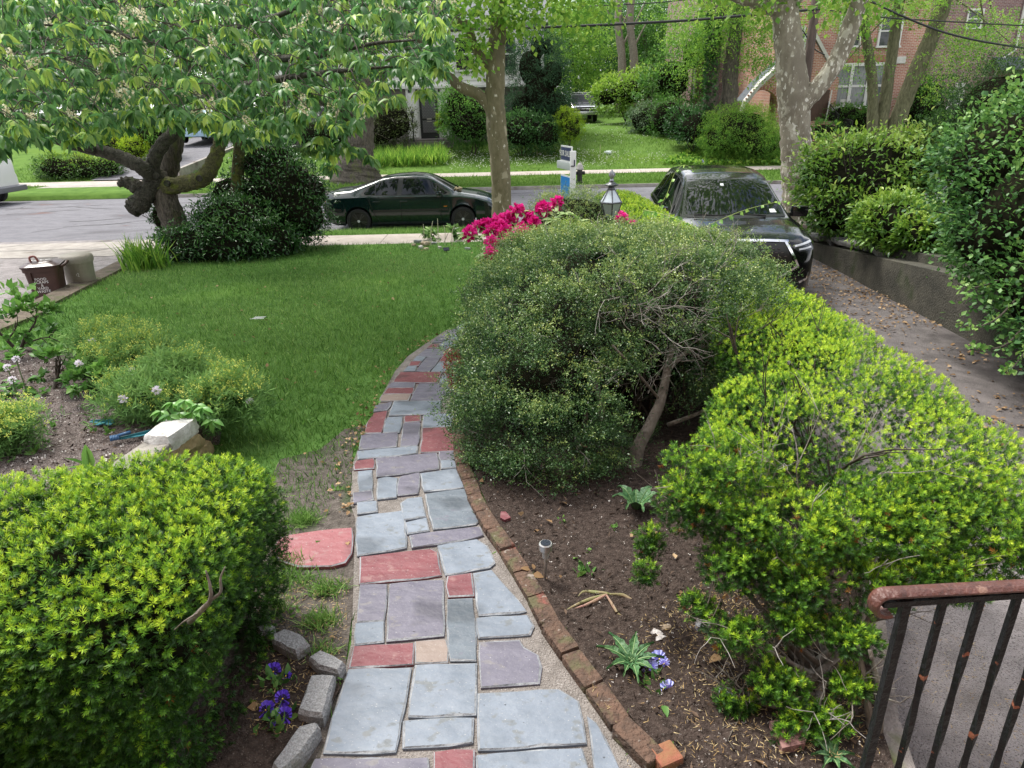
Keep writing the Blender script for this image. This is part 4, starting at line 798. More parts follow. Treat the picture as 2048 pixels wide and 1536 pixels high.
def teal_piece(px, py, L, rz, lab, jaws):
    c = atz(px, py, PLZ + .03); t = thing("garden_tool", c, lab, "tool"); R = Matrix.Rotation(rz, 3, 'Z'); f = lambda x, y, z: c + R @ Vector((x, y, z))
    m = MB(); m.extr([f(-L / 2, 0, 0), f(L / 2, 0, 0), f(L / 2, 0, .035), f(-L / 2, 0, .012)], R @ Vector((0, .006, 0))); m.extr([f(-L / 2, 0, 0), f(L / 2, 0, 0), f(L / 2, -.04, 0), f(-L / 2, -.015, 0)], (0, 0, .005)); m.build("blade", teal, t)
    m = MB(); m.extr([f(L * .1, -.02, .005), f(L * .1 + .03, -.02, .005), f(L * .1 + .03, -.09, .02), f(L * .1, -.09, .02)], (0, 0, .008)); m.build("bracket", teal, t)
    if jaws:
        m = MB()
        for k in range(6): m.tube([f(-L / 2 - .01 * k, -.03, .01), f(-L / 2 - .01 * k, 0, .035), f(-L / 2 - .01 * k, .02, .0)], .005, 6)
        m.tube([f(-L / 2, -.005, .03), f(-L / 2 + .08, -.005, .04)], .012, 8); m.build("grip", [M("blue_grip", (.03, .10, .22), None, rough=.4)], t, smooth=True)
teal_piece(292, 868, .34, .45, "teal garden tool with ribbed grip lying against the white painted stone", True)
teal_piece(205, 845, .20, -.2, "short teal metal piece lying under the flowering plants", False)
fine_m = LM("fine_grey_green", [(.055, .12, .035), (.11, .21, .06), (.19, .30, .08)], .6, .3, .2); seed_m = LM("yellow_seed_heads", [(.16, .24, .04), (.34, .40, .08), (.52, .52, .14)], .6, .35, .2)
wht_m = LM("white_petals", [(.65, .6, .72), (.9, .88, .92)], .6, .3, .2)
FT = [clump_tpl(9, 40 + i, .9, .05, .6) for i in range(4)]
def candytuft(specs, lab, n=2600, nf=8, seed=60, yellow=.5, size=.085):
    ells = [(*atz(px, py, PLZ + h * .5), rx, ry, h * .62) for px, py, rx, ry, h in specs]; e = ells[0]; t = thing("candytuft", (e[0], e[1], PLZ), lab, "plant")
    p, nm, dp = shell(ells, n, .9, .38, 6, seed, PLZ - .1, 2, .85); p = p + NP.normal(size=p.shape) * np.array([.05, .05, .03]); scatter("foliage", FT, p, nm * .6 + np.array([0, 0, .9]) + NP.normal(size=p.shape) * .35, NP.uniform(.7, 1.2, n) * size, np.clip(.4 + .3 * nm[:, 2] - .3 * dp + NP.normal(size=n) * .15, 0, 1), fine_m, t, extra=core(ells, .45, core_m))
    k = np.where((nm[:, 2] > .1) & (dp < .5) & (waves(p, 5, seed) > .2 - yellow))[0]; k = k[: int(n * yellow)]
    scatter("seed_heads", CL, p[k] + np.array([0, 0, .05]), np.array([0, 0, 1.]) + NP.normal(size=(len(k), 3)) * .3, .055, NP.random(len(k)), seed_m, t)
    for i in range(nf):
        j = rnd.choice(list(k)); c = p[j] + np.array([0, -.01, .06]); d = unit(NP.normal(size=(26, 3)) + np.array([0, -.3, .8])); scatter("flower_head", LEAF, c + d * .008, d, .03, NP.random(26), wht_m, t, .7)
candytuft([(440, 800, .30, .28, .34), (360, 760, .36, .3, .36), (280, 720, .36, .3, .36), (210, 690, .36, .3, .34), (300, 800, .3, .25, .3)], "mass of fading candytuft with yellow seed heads and a few white flowers by the lawn", 5200, 7)
candytuft([(10, 865, .22, .22, .28)], "low yellow green tuft on the mulch at the left edge of the planter", 900, 0, 62, .9, .07)
brd_m = LM("mid_green_broad", [(.025, .075, .014), (.065, .16, .03), (.15, .28, .06)], .45, .3)
for (px, py, h, rx, n, sz, lab) in ((95, 745, .30, .34, 420, .085, "broad leaved green plant in the planter among the fading candytuft"), (195, 760, .26, .28, 380, .075, "low heart leaved plant spilling over the mulch beside the candytuft"), (20, 650, .5, .42, 420, .095, "tall leafy plant at the lawn's left corner near the bins")):
    c = atz(px, py, PLZ + h * .5); leafbush("leafy_plant", lab, "plant", [(c.x, c.y, PLZ + h * .5, rx, rx * .9, h * .6)], n, sz, brd_m, 70 + px, .62, depth=.7, cs=0, base=.45, up=.35, stems=2)
for (px, py, nf) in ((15, 735, 1), (25, 760, 1), (32, 718, 1)):
    c = np.array(atz(px, py, PLZ + .38)); t = thing("white_phlox", (c[0], c[1], PLZ), {15: "white flower head at the photo's left edge above the leafy plants", 25: "largest white flower head among the planter's broad leaves", 32: "smaller white flower head behind the largest one in the planter"}[px], "flower")
    m = MB(); m.tube([(c[0], c[1], PLZ), tuple(c)], .004, 5); m.build("stalk", MATS["pansy_stalk"], t); d = unit(NP.normal(size=(40, 3)) + np.array([0, -.4, .6])); scatter("flower_head", LEAF, c + d * .016, d, .017, NP.random(40), wht_m, t, .8)
t = thing("creeper", atz(372, 815, .35), "five-fingered creeper leaves over the white painted stone", "plant"); LP = []; LD = []
for (px, py) in [(322, 822), (345, 805), (370, 800), (395, 808), (360, 825), (412, 832), (425, 840), (340, 830), (385, 825), (405, 815)]:
    c = np.array(at(px, py, 4.35 + rnd.uniform(-.05, .1)))
    for k in range(5): a = -1.2 + k * .6; LP.append(c); LD.append([math.sin(a), -.35, -.55 * math.cos(a)])
LP = np.array(LP); scatter("foliage", LONG, LP, np.array(LD), NP.uniform(.075, .1, len(LP)), NP.random(len(LP)), LM("creeper_leaves", [(.05, .14, .03), (.10, .24, .05), (.16, .32, .08)], .35, .3), t, .45, ups=np.array([0, -.3, 1.]) + NP.normal(size=LP.shape) * .2)
m = MB(); m.tube(smooth_path([atz(440, 850, .1), at(400, 815, 4.45), at(340, 815, 4.5)]), .005, 5); m.build("stem", MATS["vine_stem"], t)
def sprout(c, n, L, lab, wd=.3, name="sprout"):
    t = thing(name, c, lab, "seedling"); d = NP.normal(size=(n, 3)) * .45 + np.array([0, 0, 1.]); scatter("leaves", LONG, np.repeat(np.array([c]), n, 0), d, L * NP.uniform(.6, 1.1, n), NP.uniform(.3, .9, n), brd_m, t, wd)
sprout(atz(182, 945, PLZ), 4, .19, "upright tulip leaves sprouting behind the planter wall slab", .28, "tulip")
for px, py, lab in ((125, 955, "tiny bright seedling in the mulch near the yew hedge"), (72, 905, "tiny seedling in the mulch below the yellow green tuft"), (108, 855, "pale seedling in the middle of the mulch"), (218, 868, "yellowish seedling beside the teal tool")): sprout(atz(px, py, PLZ), 7, .07, lab, .45)

# --- railing at the porch
t = thing("porch_railing", (.9, .85, .7), "black iron porch railing with a rust brown handrail at the lower right corner", "railing")
ironb = M("black_iron", (.004, .004, .005), (.010, .010, .012), 40, .55, .5, 60, spec=.25, spots=[(35, .68, .03, (.20, .07, .04))]); rust = M("rust_rail", (.05, .017, .012), (.12, .042, .03), 18, .42, .5, 70, spots=[(30, .70, .04, (.2, .11, .08))])
RA = at(1790, 1184, .86); RB = RA + Vector((.78, .05, -.012)); dr = (RB - RA).normalized(); nr = Vector((-dr.y, dr.x, 0)).normalized()
m = MB(); sec = [(-.012, -.004), (.012, -.004), (.0135, .0005), (.008, .005), (-.008, .005), (-.0135, .0005)]; P = [RA + dr * s_ for s_ in np.linspace(0, .79, 24)]
curl = [RA + dr * (-.012 - .02 * math.sin(a)) + Vector((0, 0, -.02 + .02 * math.cos(a))) for a in np.linspace(0, 3.6, 14)][::-1]; P = curl + P; vs = []
for i, q in enumerate(P):
    d_ = (P[min(i + 1, len(P) - 1)] - P[max(i - 1, 0)]).normalized(); up = nr.cross(d_) * -1
    if i > 16 and up.z < 0: up = -up
    up = d_.cross(nr) * (-1 if d_.cross(nr).z < 0 and i > 13 else 1)
    for a, b in sec: vs.append(q + nr * a + up * b)
m.add(vs, [(i * 6 + k, i * 6 + (k + 1) % 6, (i + 1) * 6 + (k + 1) % 6, (i + 1) * 6 + k) for i in range(len(P) - 1) for k in range(6)]); m.build("handrail", rust, t, smooth=True, sharp=50)
m = MB(); m.box(RA + dr * .38 + Vector((0, 0, -.011)), (.80, .02, .010), math.atan2(dr.y, dr.x)); m.build("top_bar", ironb, t)
for k in range(9):
    c = RA + dr * (.022 + .062 * k); m = MB(); vs = []; n = 40; h = c.z - .72; sz = .0078 if k == 0 else .0058
    for i in range(n + 1):
        z = c.z - .006 - h * i / n; a = math.radians(45) + (0 if k == 0 or i < 6 else (i - 6) * .22 if i < 30 else 24 * .22)
        for q in range(4): vs.append(Vector((c.x + math.cos(a + q * 1.5708) * sz * (1 + rnd.uniform(-.06, .06)) * 1.2, c.y + math.sin(a + q * 1.5708) * sz * 1.2, z)))
    m.add(vs, [(i * 4 + q, i * 4 + (q + 1) % 4, (i + 1) * 4 + (q + 1) % 4, (i + 1) * 4 + q) for i in range(n) for q in range(4)]); m.build("baluster" if k else "post", ironb, t)
m = MB(); m.box((.2, -.5, .35), (2.4, 2.7, .70), bev=.02); tag(m.build("porch", concrete), kind='structure')
# ================================================================== VEHICLES (x forward, y left, z up, wheels on z = 0)
glassm = M("tinted_glass", (.006, .007, .008), None, rough=.02, spec=.5); rubber = M("tyre_rubber", (.010, .010, .011), (.022, .022, .023), 20, .75, .3, 60)
rimb = M("black_rim", (.075, .075, .08), None, rough=.3, metal=.7); chrome = M("chrome", (.72, .72, .74), None, rough=.08, metal=1); under = M("dark_underside", (.006, .006, .006), None, rough=.9)
trimb = M("black_trim", (.012, .012, .013), None, rough=.35); lampg = M("lamp_lens", (.55, .57, .6), None, rough=.05, spec=.8); redl = M("red_lens", (.35, .01, .01), None, rough=.1); ambl = M("amber_lens", (.5, .16, .02), None, rough=.15)
def paintm(name, c): return M(name, c, None, rough=.18, metal=0, spec=.3, coat=.7)
def car_body(sta, wheels, wz, ra, N=84):
    S = np.array(sta, float); xs = np.unique(np.concatenate([np.linspace(S[0, 0], S[-1, 0], N)] + [xw + ra * np.cos(np.linspace(0, math.pi, 15)) for xw in wheels] + [S[:, 0]]))
    def g(i, x):
        return np.interp(x, S[:, 0], S[:, i])
    def sm(i, x): h = .05; return (g(i, x - h) + 2 * g(i, x) + g(i, x + h)) / 4
    R = []
    for x in xs:
        zb, ws, zs, wr, zt = [float(sm(i, x)) for i in range(1, 6)]; arch = 0
        for xw in wheels:
            if abs(x - xw) < ra: arch = max(arch, wz + math.sqrt(ra * ra - (x - xw) ** 2))
        z0 = max(zb, arch); cab = zt - zs
        H = [(0, max(zb, .0) + .02), (ws * .80, zb + .02 if not arch else arch + .01), (ws * .955, z0), (ws * .985, z0 + (.05 if not arch else .012)), (ws + (.012 if arch else 0), max(z0 + .04, zb + (zs - zb) * .45)), (ws, max(z0 + .06, zb + (zs - zb) * .72)), (ws - .012, zs - .035), (ws - .05, zs)]
        H += [(ws - .05 + (wr - ws + .05) * f, zs + (cab - min(.05, cab * .5)) * f) for f in (.25, .5, .75, 1)]
        H += [(wr - .05, zt - min(.014, cab * .15)), (wr * .66, zt + .004), (wr * .33, zt + .016), (0, zt + .02)]
        R.append([Vector((x, y, z)) for y, z in H])
    m = MB(); nh = len(R[0])
    full = [r + [Vector((v.x, -v.y, v.z)) for v in r[-2:0:-1]] for r in R]; k = len(full[0])
    for r in full: m.v += [tuple(v) for v in r]
    for i in range(len(full) - 1):
        for j in range(k):
            m.f.append((i * k + j, i * k + (j + 1) % k, (i + 1) * k + (j + 1) % k, (i + 1) * k + j)); m.m.append(1 if j in (0, 1, k - 1, k - 2) else 0)
    m.f += [tuple(range(k)), tuple((len(full) - 1) * k + j for j in range(k))]; m.m += [0, 0]
    return m
def bvh_of(m): return BVHTree.FromPolygons([Vector(v) for v in m.v], m.f)
def panel(par, bv, poly, axis, mat, name, off=.004, step=.07, skirt=.012, label=None):
    V, F = tri_poly([Vector(p) for p in poly], step, .1); out = []; o = densify([Vector(p) for p in poly], step)
    def hit(a, b):
        if axis == 'r': org, d = Vector((a, -4, b)), Vector((0, 1, 0))
        elif axis == 'l': org, d = Vector((a, 4, b)), Vector((0, -1, 0))
        elif axis == 'f': org, d = Vector((6, a, b)), Vector((-1, 0, 0))
        elif axis == 'b': org, d = Vector((-6, a, b)), Vector((1, 0, 0))
        else: org, d = Vector((a, b, 5)), Vector((0, 0, -1))
        h = bv.ray_cast(org, d); return None if h[0] is None else (h[0] - d * off, d)
    H = [hit(v.x, v.y) for v in V]; m = MB(); F = [f for f in F if all(H[i] for i in f)]
    m.add([h[0] if h else (0, 0, 0) for h in H], F)
    for i in range(len(o)):
        a, b = hit(o[i].x, o[i].y), hit(o[(i + 1) % len(o)].x, o[(i + 1) % len(o)].y)
        if a and b: m.add([a[0], b[0], b[0] + b[1] * skirt, a[0] + a[1] * skirt], [(0, 1, 2, 3)])
    ob = m.build(name, mat, par, smooth=True, local=True, sharp=40)
    if label: ob["label"] = label
    return ob
def strip(par, bv, line, axis, wd, mat, name, off=.004):
    P = [Vector(p) for p in line]; n = len(P); L = []; Rr = []
    for i in range(n):
        d = (P[min(i + 1, n - 1)] - P[max(i - 1, 0)]).normalized(); q = Vector((-d.y, d.x)) * wd / 2; L.append(P[i] + q); Rr.append(P[i] - q)
    return panel(par, bv, L + Rr[::-1], axis, mat, name, off, max(wd, .05))
def wheel(par, x, y, r, wd, rim, side, spokes=10, tilt=0):
    e = bpy.data.objects.new("wheel", None); COL.objects.link(e); e.parent = par; e.location = (x, y, r); e.empty_display_size = .1; e.rotation_euler = (0, 0, tilt)
    m = MB(); m.lathe((0, 0, 0), [(r * .70, -wd * .48), (r * .93, -wd * .5), (r, -wd * .36), (r, wd * .36), (r * .93, wd * .5), (r * .70, wd * .48)], 36, 0, 'y', caps=False); m.build("tyre", rubber, e, smooth=True, local=True, sharp=35)
    m = MB(); s = side; yo = s * wd * .44
    m.lathe((0, 0, 0), [(r * .72, yo - .02 * s), (r * .735, yo), (r * .69, yo + .004 * s), (r * .66, yo - .03 * s), (r * .64, yo - .09 * s), (.02, yo - .10 * s)], 36, 0, 'y')
    m.m = [1] * len(m.m)
    for k in range(spokes):
        a = 2 * math.pi * k / spokes + (.16 if k % 2 else -.16) * (spokes == 10); c, q = math.cos(a), math.sin(a)
        m.box((c * r * .36, yo - .018 * s, q * r * .36), (.026, .03, r * .66)); vs = m.v[-8:]; R = Matrix.Rotation(math.pi / 2 - a, 3, 'Y'); ce = Vector((c * r * .36, yo - .018 * s, q * r * .36))
        m.v[-8:] = [tuple(R @ (Vector(v) - ce) + ce) for v in vs]
    m.build("rim", [rim, trimb], e, smooth=False, local=True)
    m = MB(); m.lathe((0, 0, 0), [(.035, yo - .03 * s), (.035, yo + .004 * s), (.028, yo + .008 * s)], 16, 0, 'y'); m.build("hub_cap", lampg if rim is rimb else trimb, e, local=True)
    return e
def mirror_of(par, x, y, z, s, mat, big=1.):
    m = MB(); m.rock((x, y + s * .11 * big, z + .05), (.13 * big, .22 * big, .15 * big), 0, 0, .02, 3); m.box((x + .03, y, z - .0), (.07, .10, .05)); o = m.build("mirror", mat, par, smooth=True, local=True, sharp=50)
    m = MB(); m.box((x - .062 * big, y + s * .11 * big, z + .05), (.012, .17 * big, .11 * big), bev=.004); m.build("mirror_glass", glassm, o, local=True); return o

# --- dark green saloon
gp = paintm("dark_green_paint", (.003, .013, .013))
c = at(838, 456, 18.95); CARP = Vector((c.x - .09, 18.98, ROADZ + .005))
car = thing("parked_car", CARP, "dark green four door saloon with black wheels parked at the near kerb", "car", None, math.radians(-.5))
S1 = [(-2.235, .42, .70, .80, .56, .90), (-2.17, .30, .80, .88, .66, 1.0), (-1.95, .22, .845, .93, .70, 1.055), (-1.52, .20, .865, .945, .71, 1.085), (-1.12, .19, .87, .955, .655, 1.215), (-.68, .185, .87, .955, .60, 1.365), (-.35, .18, .87, .95, .575, 1.405), (.1, .18, .87, .945, .565, 1.415), (.42, .18, .87, .94, .575, 1.39), (.6, .18, .87, .938, .595, 1.335),
      (1.22, .185, .868, .92, .72, .985), (1.32, .19, .866, .91, .735, .965), (1.75, .20, .855, .85, .735, .895), (2.02, .21, .82, .76, .70, .82), (2.16, .24, .76, .68, .64, .74), (2.235, .33, .66, .58, .56, .62)]
mb = car_body(S1, (1.37, -1.355), .31, .355); bv = bvh_of(mb); mb.build("body", [gp, under], car, smooth=True, local=True, sharp=38)
for s, ax in ((-1, 'r'), (1, 'l')):
    fw = [(-.20, .965), (.92, .955), (.985, .985), (.55, 1.285), (.38, 1.325), (-.14, 1.345)]; rw = [(-.32, .965), (-.27, 1.342), (-.62, 1.305), (-.86, 1.225), (-.86, .967)]; qw = [(-.885, .968), (-.885, 1.212), (-1.06, 1.12), (-1.17, 1.02), (-1.14, .97)]
    panel(car, bv, [(-1.22, .945), (1.04, .938), (1.06, .985), (.6, 1.315), (.38, 1.36), (-.3, 1.385), (-.68, 1.345), (-.95, 1.23), (-1.16, 1.09), (-1.26, .99)], ax, trimb, "window_surround", .003)
    for wp in (fw, rw, qw): panel(car, bv, wp, ax, glassm, "side_window", .007)
    strip(car, bv, [(-.95, .57), (-.24, .575)], ax, .05, trimb, "rubbing_strip", .010); strip(car, bv, [(-.22, .575), (.80, .58)], ax, .05, trimb, "rubbing_strip", .010); strip(car, bv, [(.82, .58), (1.0, .58)], ax, .05, trimb, "rubbing_strip", .010)
    strip(car, bv, [(-2.2, .62), (-1.95, .615), (-1.78, .60)], ax, .06, trimb, "bumper_strip", .010)
    for ln in ([(.80, .93), (.815, .6), (.80, .26)], [(-.235, .94), (-.23, .6), (-.22, .28)], [(-1.10, .95), (-1.0, .72), (-.93, .5), (-.80, .28), (-.7, .25)]): strip(car, bv, ln, ax, .011, under, "door_gap", .0025)
    for hx in (-.40, -1.05):
        m = MB(); y = s * .868; m.box((hx + .26 if hx > -.9 else hx + .20, y, .80), (.19, .035, .032), bev=.01); m.build("door_handle", gp, car, smooth=True, local=True)
    panel(car, bv, [(.885, .645), (.975, .648), (.975, .672), (.885, .668)], ax, ambl, "indicator", .006)
    mirror_of(car, .80, s * .86, .93, s, gp, .95)
    strip(car, bv, [(-.86, .215), (.95, .215)], ax, .035, trimb, "sill_trim", .006)
    wheel(car, 1.37, s * .765, .315, .20, rimb, s); wheel(car, -1.355, s * .765, .315, .21, rimb, s)
    panel(car, bv, [(s * .40, .60), (s * .66, .59), (s * .70, .68), (s * .42, .72)], 'f', lampg, "headlight", .008)
    panel(car, bv, [(s * .45, .70), (s * .74, .68), (s * .76, .84), (s * .45, .86)], 'b', redl, "tail_light", .008)
panel(car, bv, [(-.66, 1.0), (.66, 1.0), (.55, 1.35), (-.55, 1.35)], 'f', glassm, "windscreen", .006)
panel(car, bv, [(-.64, 1.10), (.64, 1.10), (.55, 1.355), (-.55, 1.355)], 'b', glassm, "rear_window", .006)
panel(car, bv, [(-.12, -.42), (.36, -.42), (.36, .42), (-.12, .42)], 't', glassm, "sunroof", .006)
panel(car, bv, [(-.30, .58), (-.03, .58), (-.03, .70), (-.30, .70)], 'f', trimb, "grille", .008); panel(car, bv, [(.03, .58), (.30, .58), (.30, .70), (.03, .70)], 'f', trimb, "grille", .008)
strip(car, bv, [(-.6, .48), (.6, .48)], 'f', .05, trimb, "bumper_strip", .012)
m = MB(); mm = random.Random(3)
for k in range(26): m.rock((1.24 + mm.uniform(-.08, .08), -.35 + mm.uniform(-.13, .13), 1.0 + mm.uniform(0, .06)), (mm.uniform(.03, .09), .03, .03), mm.uniform(0, 3), 0, .4, 1)
tag(m.build("leaf_litter", M("dry_litter", (.22, .17, .10), (.4, .33, .22), 20, .9), smooth=True), "heap of dry tree litter caught at the base of the green car's windscreen", "leaf litter"); o = COL.objects["leaf_litter"]; o.location = CARP

# --- black SUV in the sunken driveway, nose to the house
bp = paintm("black_paint", (.0035, .0036, .004))
t0 = at(1645, 600, 9.3); SUVP = Vector((3.62, 12.05, dz(0, 12.0) + .016)); suv = thing("parked_suv", SUVP, "glossy black SUV with chrome edged grille parked nose first in the sunken driveway", "suv", None, math.radians(-90 - 6))
S2 = [(-2.52, .55, .80, .95, .70, 1.02), (-2.44, .40, .90, 1.04, .72, 1.22), (-2.2, .33, .955, 1.10, .64, 1.50), (-1.75, .28, .985, 1.09, .64, 1.625), (-.9, .26, .995, 1.07, .645, 1.685), (-.2, .25, .995, 1.06, .65, 1.695), (.25, .25, .995, 1.055, .655, 1.665), (.55, .25, .995, 1.05, .67, 1.585), (1.50, .26, .99, 1.045, .82, 1.13), (1.56, .26, .99, 1.035, .85, 1.115),
      (1.95, .27, .985, .99, .85, 1.07), (2.25, .26, .965, .93, .82, 1.015), (2.40, .25, .93, .86, .78, .965), (2.48, .25, .88, .76, .74, .88), (2.52, .28, .80, .62, .68, .70)]
mb = car_body(S2, (1.46, -1.44), .375, .425); bv = bvh_of(mb); mb.build("body", [bp, under], suv, smooth=True, local=True, sharp=38)
panel(suv, bv, [(-.76, 1.17), (.76, 1.17), (.60, 1.60), (-.60, 1.60)], 'f', glassm, "windscreen", .007)
strip(suv, bv, [(-.74, 1.155), (.0, 1.15), (.74, 1.155)], 'f', .03, trimb, "wiper_cowl", .012)
m = MB(); m.tube([(1.50, -.15, 1.16), (1.44, -.62, 1.18)], .008, 6); m.tube([(1.50, .45, 1.16), (1.44, -.05, 1.18)], .008, 6); m.build("wiper", trimb, suv, local=True)
panel(suv, bv, [(-.50, .92), (.50, .92), (.66, .60), (.30, .40), (-.30, .40), (-.66, .60)], 'f', M("grille_mesh", (.004, .004, .004), None, rough=.4), "grille", .008)
m = MB()
for j in range(9):
    for i in range(-6, 7):
        y = i * .085 + (.042 if j % 2 else 0); z = .45 + j * .05
        if abs(y) > .46 + (.5 - abs(z - .62)) * .18: continue
        h = bv.ray_cast(Vector((6, y, z)), Vector((-1, 0, 0)))[0]
        if h: m.box((h.x + .012, y, z), (.012, .034, .011))
m.build("grille_studs", M("grille_stud", (.25, .25, .26), None, rough=.2, metal=1), suv, local=True)
strip(suv, bv, [(-.56, .945), (-.3, .955), (0, .958), (.3, .955), (.56, .945)], 'f', .030, chrome, "grille_top_trim", .016)
for s in (-1, 1):
    strip(suv, bv, [(s * .52, .935), (s * .60, .80), (s * .70, .615), (s * .52, .49), (s * .30, .385)], 'f', .034, chrome, "grille_side_trim", .018)
    panel(suv, bv, [(s * .60, .875), (s * .70, .80), (s * .88, .82), (s * .925, .93), (s * .80, .925)], 'f', M("headlight_glass", (.03, .032, .035), None, rough=.03, spec=.8), "headlight", .010)
    strip(suv, bv, [(s * .64, .878), (s * .78, .905), (s * .90, .922)], 'f', .022, lampg, "running_light", .016); strip(suv, bv, [(s * .70, .835), (s * .80, .845), (s * .885, .86)], 'f', .02, lampg, "running_light", .016)
    strip(suv, bv, [(s * .74, .38), (s * .84, .43), (s * .87, .52)], 'f', .03, chrome, "fog_light_trim", .014)
    strip(suv, bv, [(s * .20, .30), (s * .60, .30), (s * .80, .34)], 'f', .05, trimb, "air_intake", .01)
    ax = 'l' if s > 0 else 'r'
    panel(suv, bv, [(-1.95, 1.09), (1.16, 1.075), (1.22, 1.12), (.62, 1.55), (.3, 1.60), (-1.2, 1.62), (-1.9, 1.5), (-2.1, 1.3)], ax, trimb, "window_surround", .003)
    for wp in ([(-.10, 1.11), (.92, 1.10), (.98, 1.15), (.56, 1.50), (.28, 1.565), (-.08, 1.585)], [(-1.15, 1.115), (-.2, 1.11), (-.18, 1.588), (-1.12, 1.585)], [(-1.25, 1.12), (-1.22, 1.58), (-1.8, 1.47), (-1.95, 1.3), (-1.9, 1.13)]): panel(suv, bv, wp, ax, glassm, "side_window", .008)
    for ln in ([(1.0, 1.06), (1.02, .6), (1.0, .36)], [(-.14, 1.08), (-.14, .4)], [(-1.15, 1.08), (-1.0, .7), (-.95, .4)]): strip(suv, bv, ln, ax, .012, under, "door_gap", .0025)
    for hx in (.15, -.95):
        m = MB(); m.box((hx, s * .995, .96), (.22, .035, .035), bev=.01); m.build("door_handle", chrome, suv, smooth=True, local=True)
    mirror_of(suv, .98, s * .96, 1.10, s, bp, 1.1)
    wheel(suv, 1.46, s * .87, .38, .25, rimb, s); wheel(suv, -1.44, s * .87, .38, .25, rimb, s)
    strip(suv, bv, [(-.98, .33), (1.0, .33)], ax, .05, trimb, "sill_trim", .006)
m = MB(); m.extr([(-1.85, 0, 1.69), (-2.05, 0, 1.66), (-2.05, 0, 1.72)], (0, .025, 0)); m.build("aerial_fin", bp, suv, local=True)
panel(suv, bv, [(-.12, 1.52), (-.07, 1.52), (-.07, 1.55), (-.12, 1.55)], 'f', M("sticker", (.6, .62, .62), None), "windscreen_sticker", .010)
panel(suv, bv, [(.53, 1.19), (.63, 1.19), (.61, 1.23), (.53, 1.23)], 'f', M("paper_tag", (.62, .64, .6), None), "windscreen_sticker", .010)

# --- pickup at the end of the far lawn, van and cars at the left
def simple_truck(name, loc, rz, lab, paint, S, wh, wr):
    t = thing(name, loc, lab, "truck", None, rz); mb = car_body(S, wh, wr, wr + .06, 60); bv = bvh_of(mb); mb.build("body", [paint, under], t, smooth=True, local=True, sharp=35)
    for x in wh:
        for s in (-1, 1): wheel(t, x, s * .82, wr, .26, M("steel_rim", (.35, .35, .36), None, rough=.3, metal=.8), s, 6)
    return t, bv
p = at(1168, 237, 51); TS = [(-2.7, .5, .95, 1.02, .85, 1.04), (-.9, .5, .98, 1.06, .87, 1.08), (-.85, .5, .98, 1.1, .78, 1.80), (-.4, .5, .98, 1.1, .74, 1.88), (.4, .5, .98, 1.1, .74, 1.88), (.7, .5, .98, 1.1, .76, 1.80), (1.15, .5, .98, 1.1, .88, 1.24), (1.3, .5, .98, 1.1, .88, 1.20), (2.3, .48, .97, 1.06, .86, 1.12), (2.5, .45, .95, .98, .84, 1.04), (2.6, .42, .92, .85, .82, .95)]
pk, bv = simple_truck("pickup_truck", (p.x, 53.2, fz(51) + .02), math.radians(-90), "dark pickup truck with silver bumper parked far back on the lawn track", paintm("charcoal_paint", (.03, .032, .04)), TS, (1.6, -1.6), .38)
panel(pk, bv, [(-.78, 1.27), (.78, 1.27), (.70, 1.78), (-.70, 1.78)], 'f', glassm, "windscreen", .01); panel(pk, bv, [(-.58, .72), (.58, .72), (.6, 1.0), (-.6, 1.0)], 'f', trimb, "grille", .012); strip(pk, bv, [(-.9, .86), (.9, .86)], 'f', .05, chrome, "grille_bar", .03); strip(pk, bv, [(-.86, 1.01), (.86, 1.01)], 'f', .05, chrome, "grille_bar", .03)
m = MB(); m.box((2.62, 0, .58), (.16, 1.86, .24), bev=.03); m.build("bumper", M("silver_bumper", (.5, .5, .52), None, rough=.25, metal=.8), pk, smooth=True, local=True)
for s in (-1, 1): panel(pk, bv, [(s * .62, .82), (s * .88, .82), (s * .88, 1.0), (s * .62, 1.0)], 'f', lampg, "headlight", .02); mirror_of(pk, .95, s * .97, 1.12, s, trimb, 1.2)
m = MB(); m.box((0, 0, 1.92), (1.0, 1.4, .03), bev=.01); m.build("roof_rack", chrome, pk, local=True)
p = at(48, 384, 25.9); wp_ = M("white_paint", (.72, .72, .72), None, rough=.3, coat=.5)
t = thing("work_van", (p.x - 3.35, 26.2, ROADZ + .03), "white work van with a teal stripe and dark bumper at the photo's left edge", "van", None, math.radians(180))
TS = [(-2.4, .5, .92, 1.0, .86, 1.62), (-2.3, .45, .97, 1.1, .88, 1.92), (1.0, .45, .99, 1.1, .88, 1.95), (1.6, .45, .99, 1.1, .86, 1.75), (2.1, .45, .98, 1.08, .86, 1.16), (2.8, .45, .95, .98, .84, 1.0), (2.9, .45, .9, .85, .8, .9)]
TS = [(-x, *r) for x, *r in TS][::-1]; TS = [(-2.4, .5, .94, 1.0, .88, 1.5)] + [(-2.36, .45, .97, 1.1, .9, 1.62), (1.0, .45, .99, 1.1, .9, 1.66), (1.6, .45, .99, 1.1, .88, 1.6), (2.1, .45, .98, 1.08, .86, 1.16), (2.8, .45, .95, .98, .84, 1.0), (2.9, .45, .9, .85, .8, .9)]
mb = car_body(TS, (2.0, -1.55), .36, .43, 60); bv = bvh_of(mb); mb.build("body", [wp_, under], t, smooth=True, local=True, sharp=35)
for x in (2.0, -1.55):
    for s in (-1, 1): wheel(t, x, s * .82, .36, .24, MATS["steel_rim"], s, 6)
m = MB(); m.box((-2.52, 0, .52), (.3, 1.95, .2), bev=.03); m.build("bumper", M("grey_bumper", (.13, .13, .15), None, rough=.5), t, smooth=True, local=True)
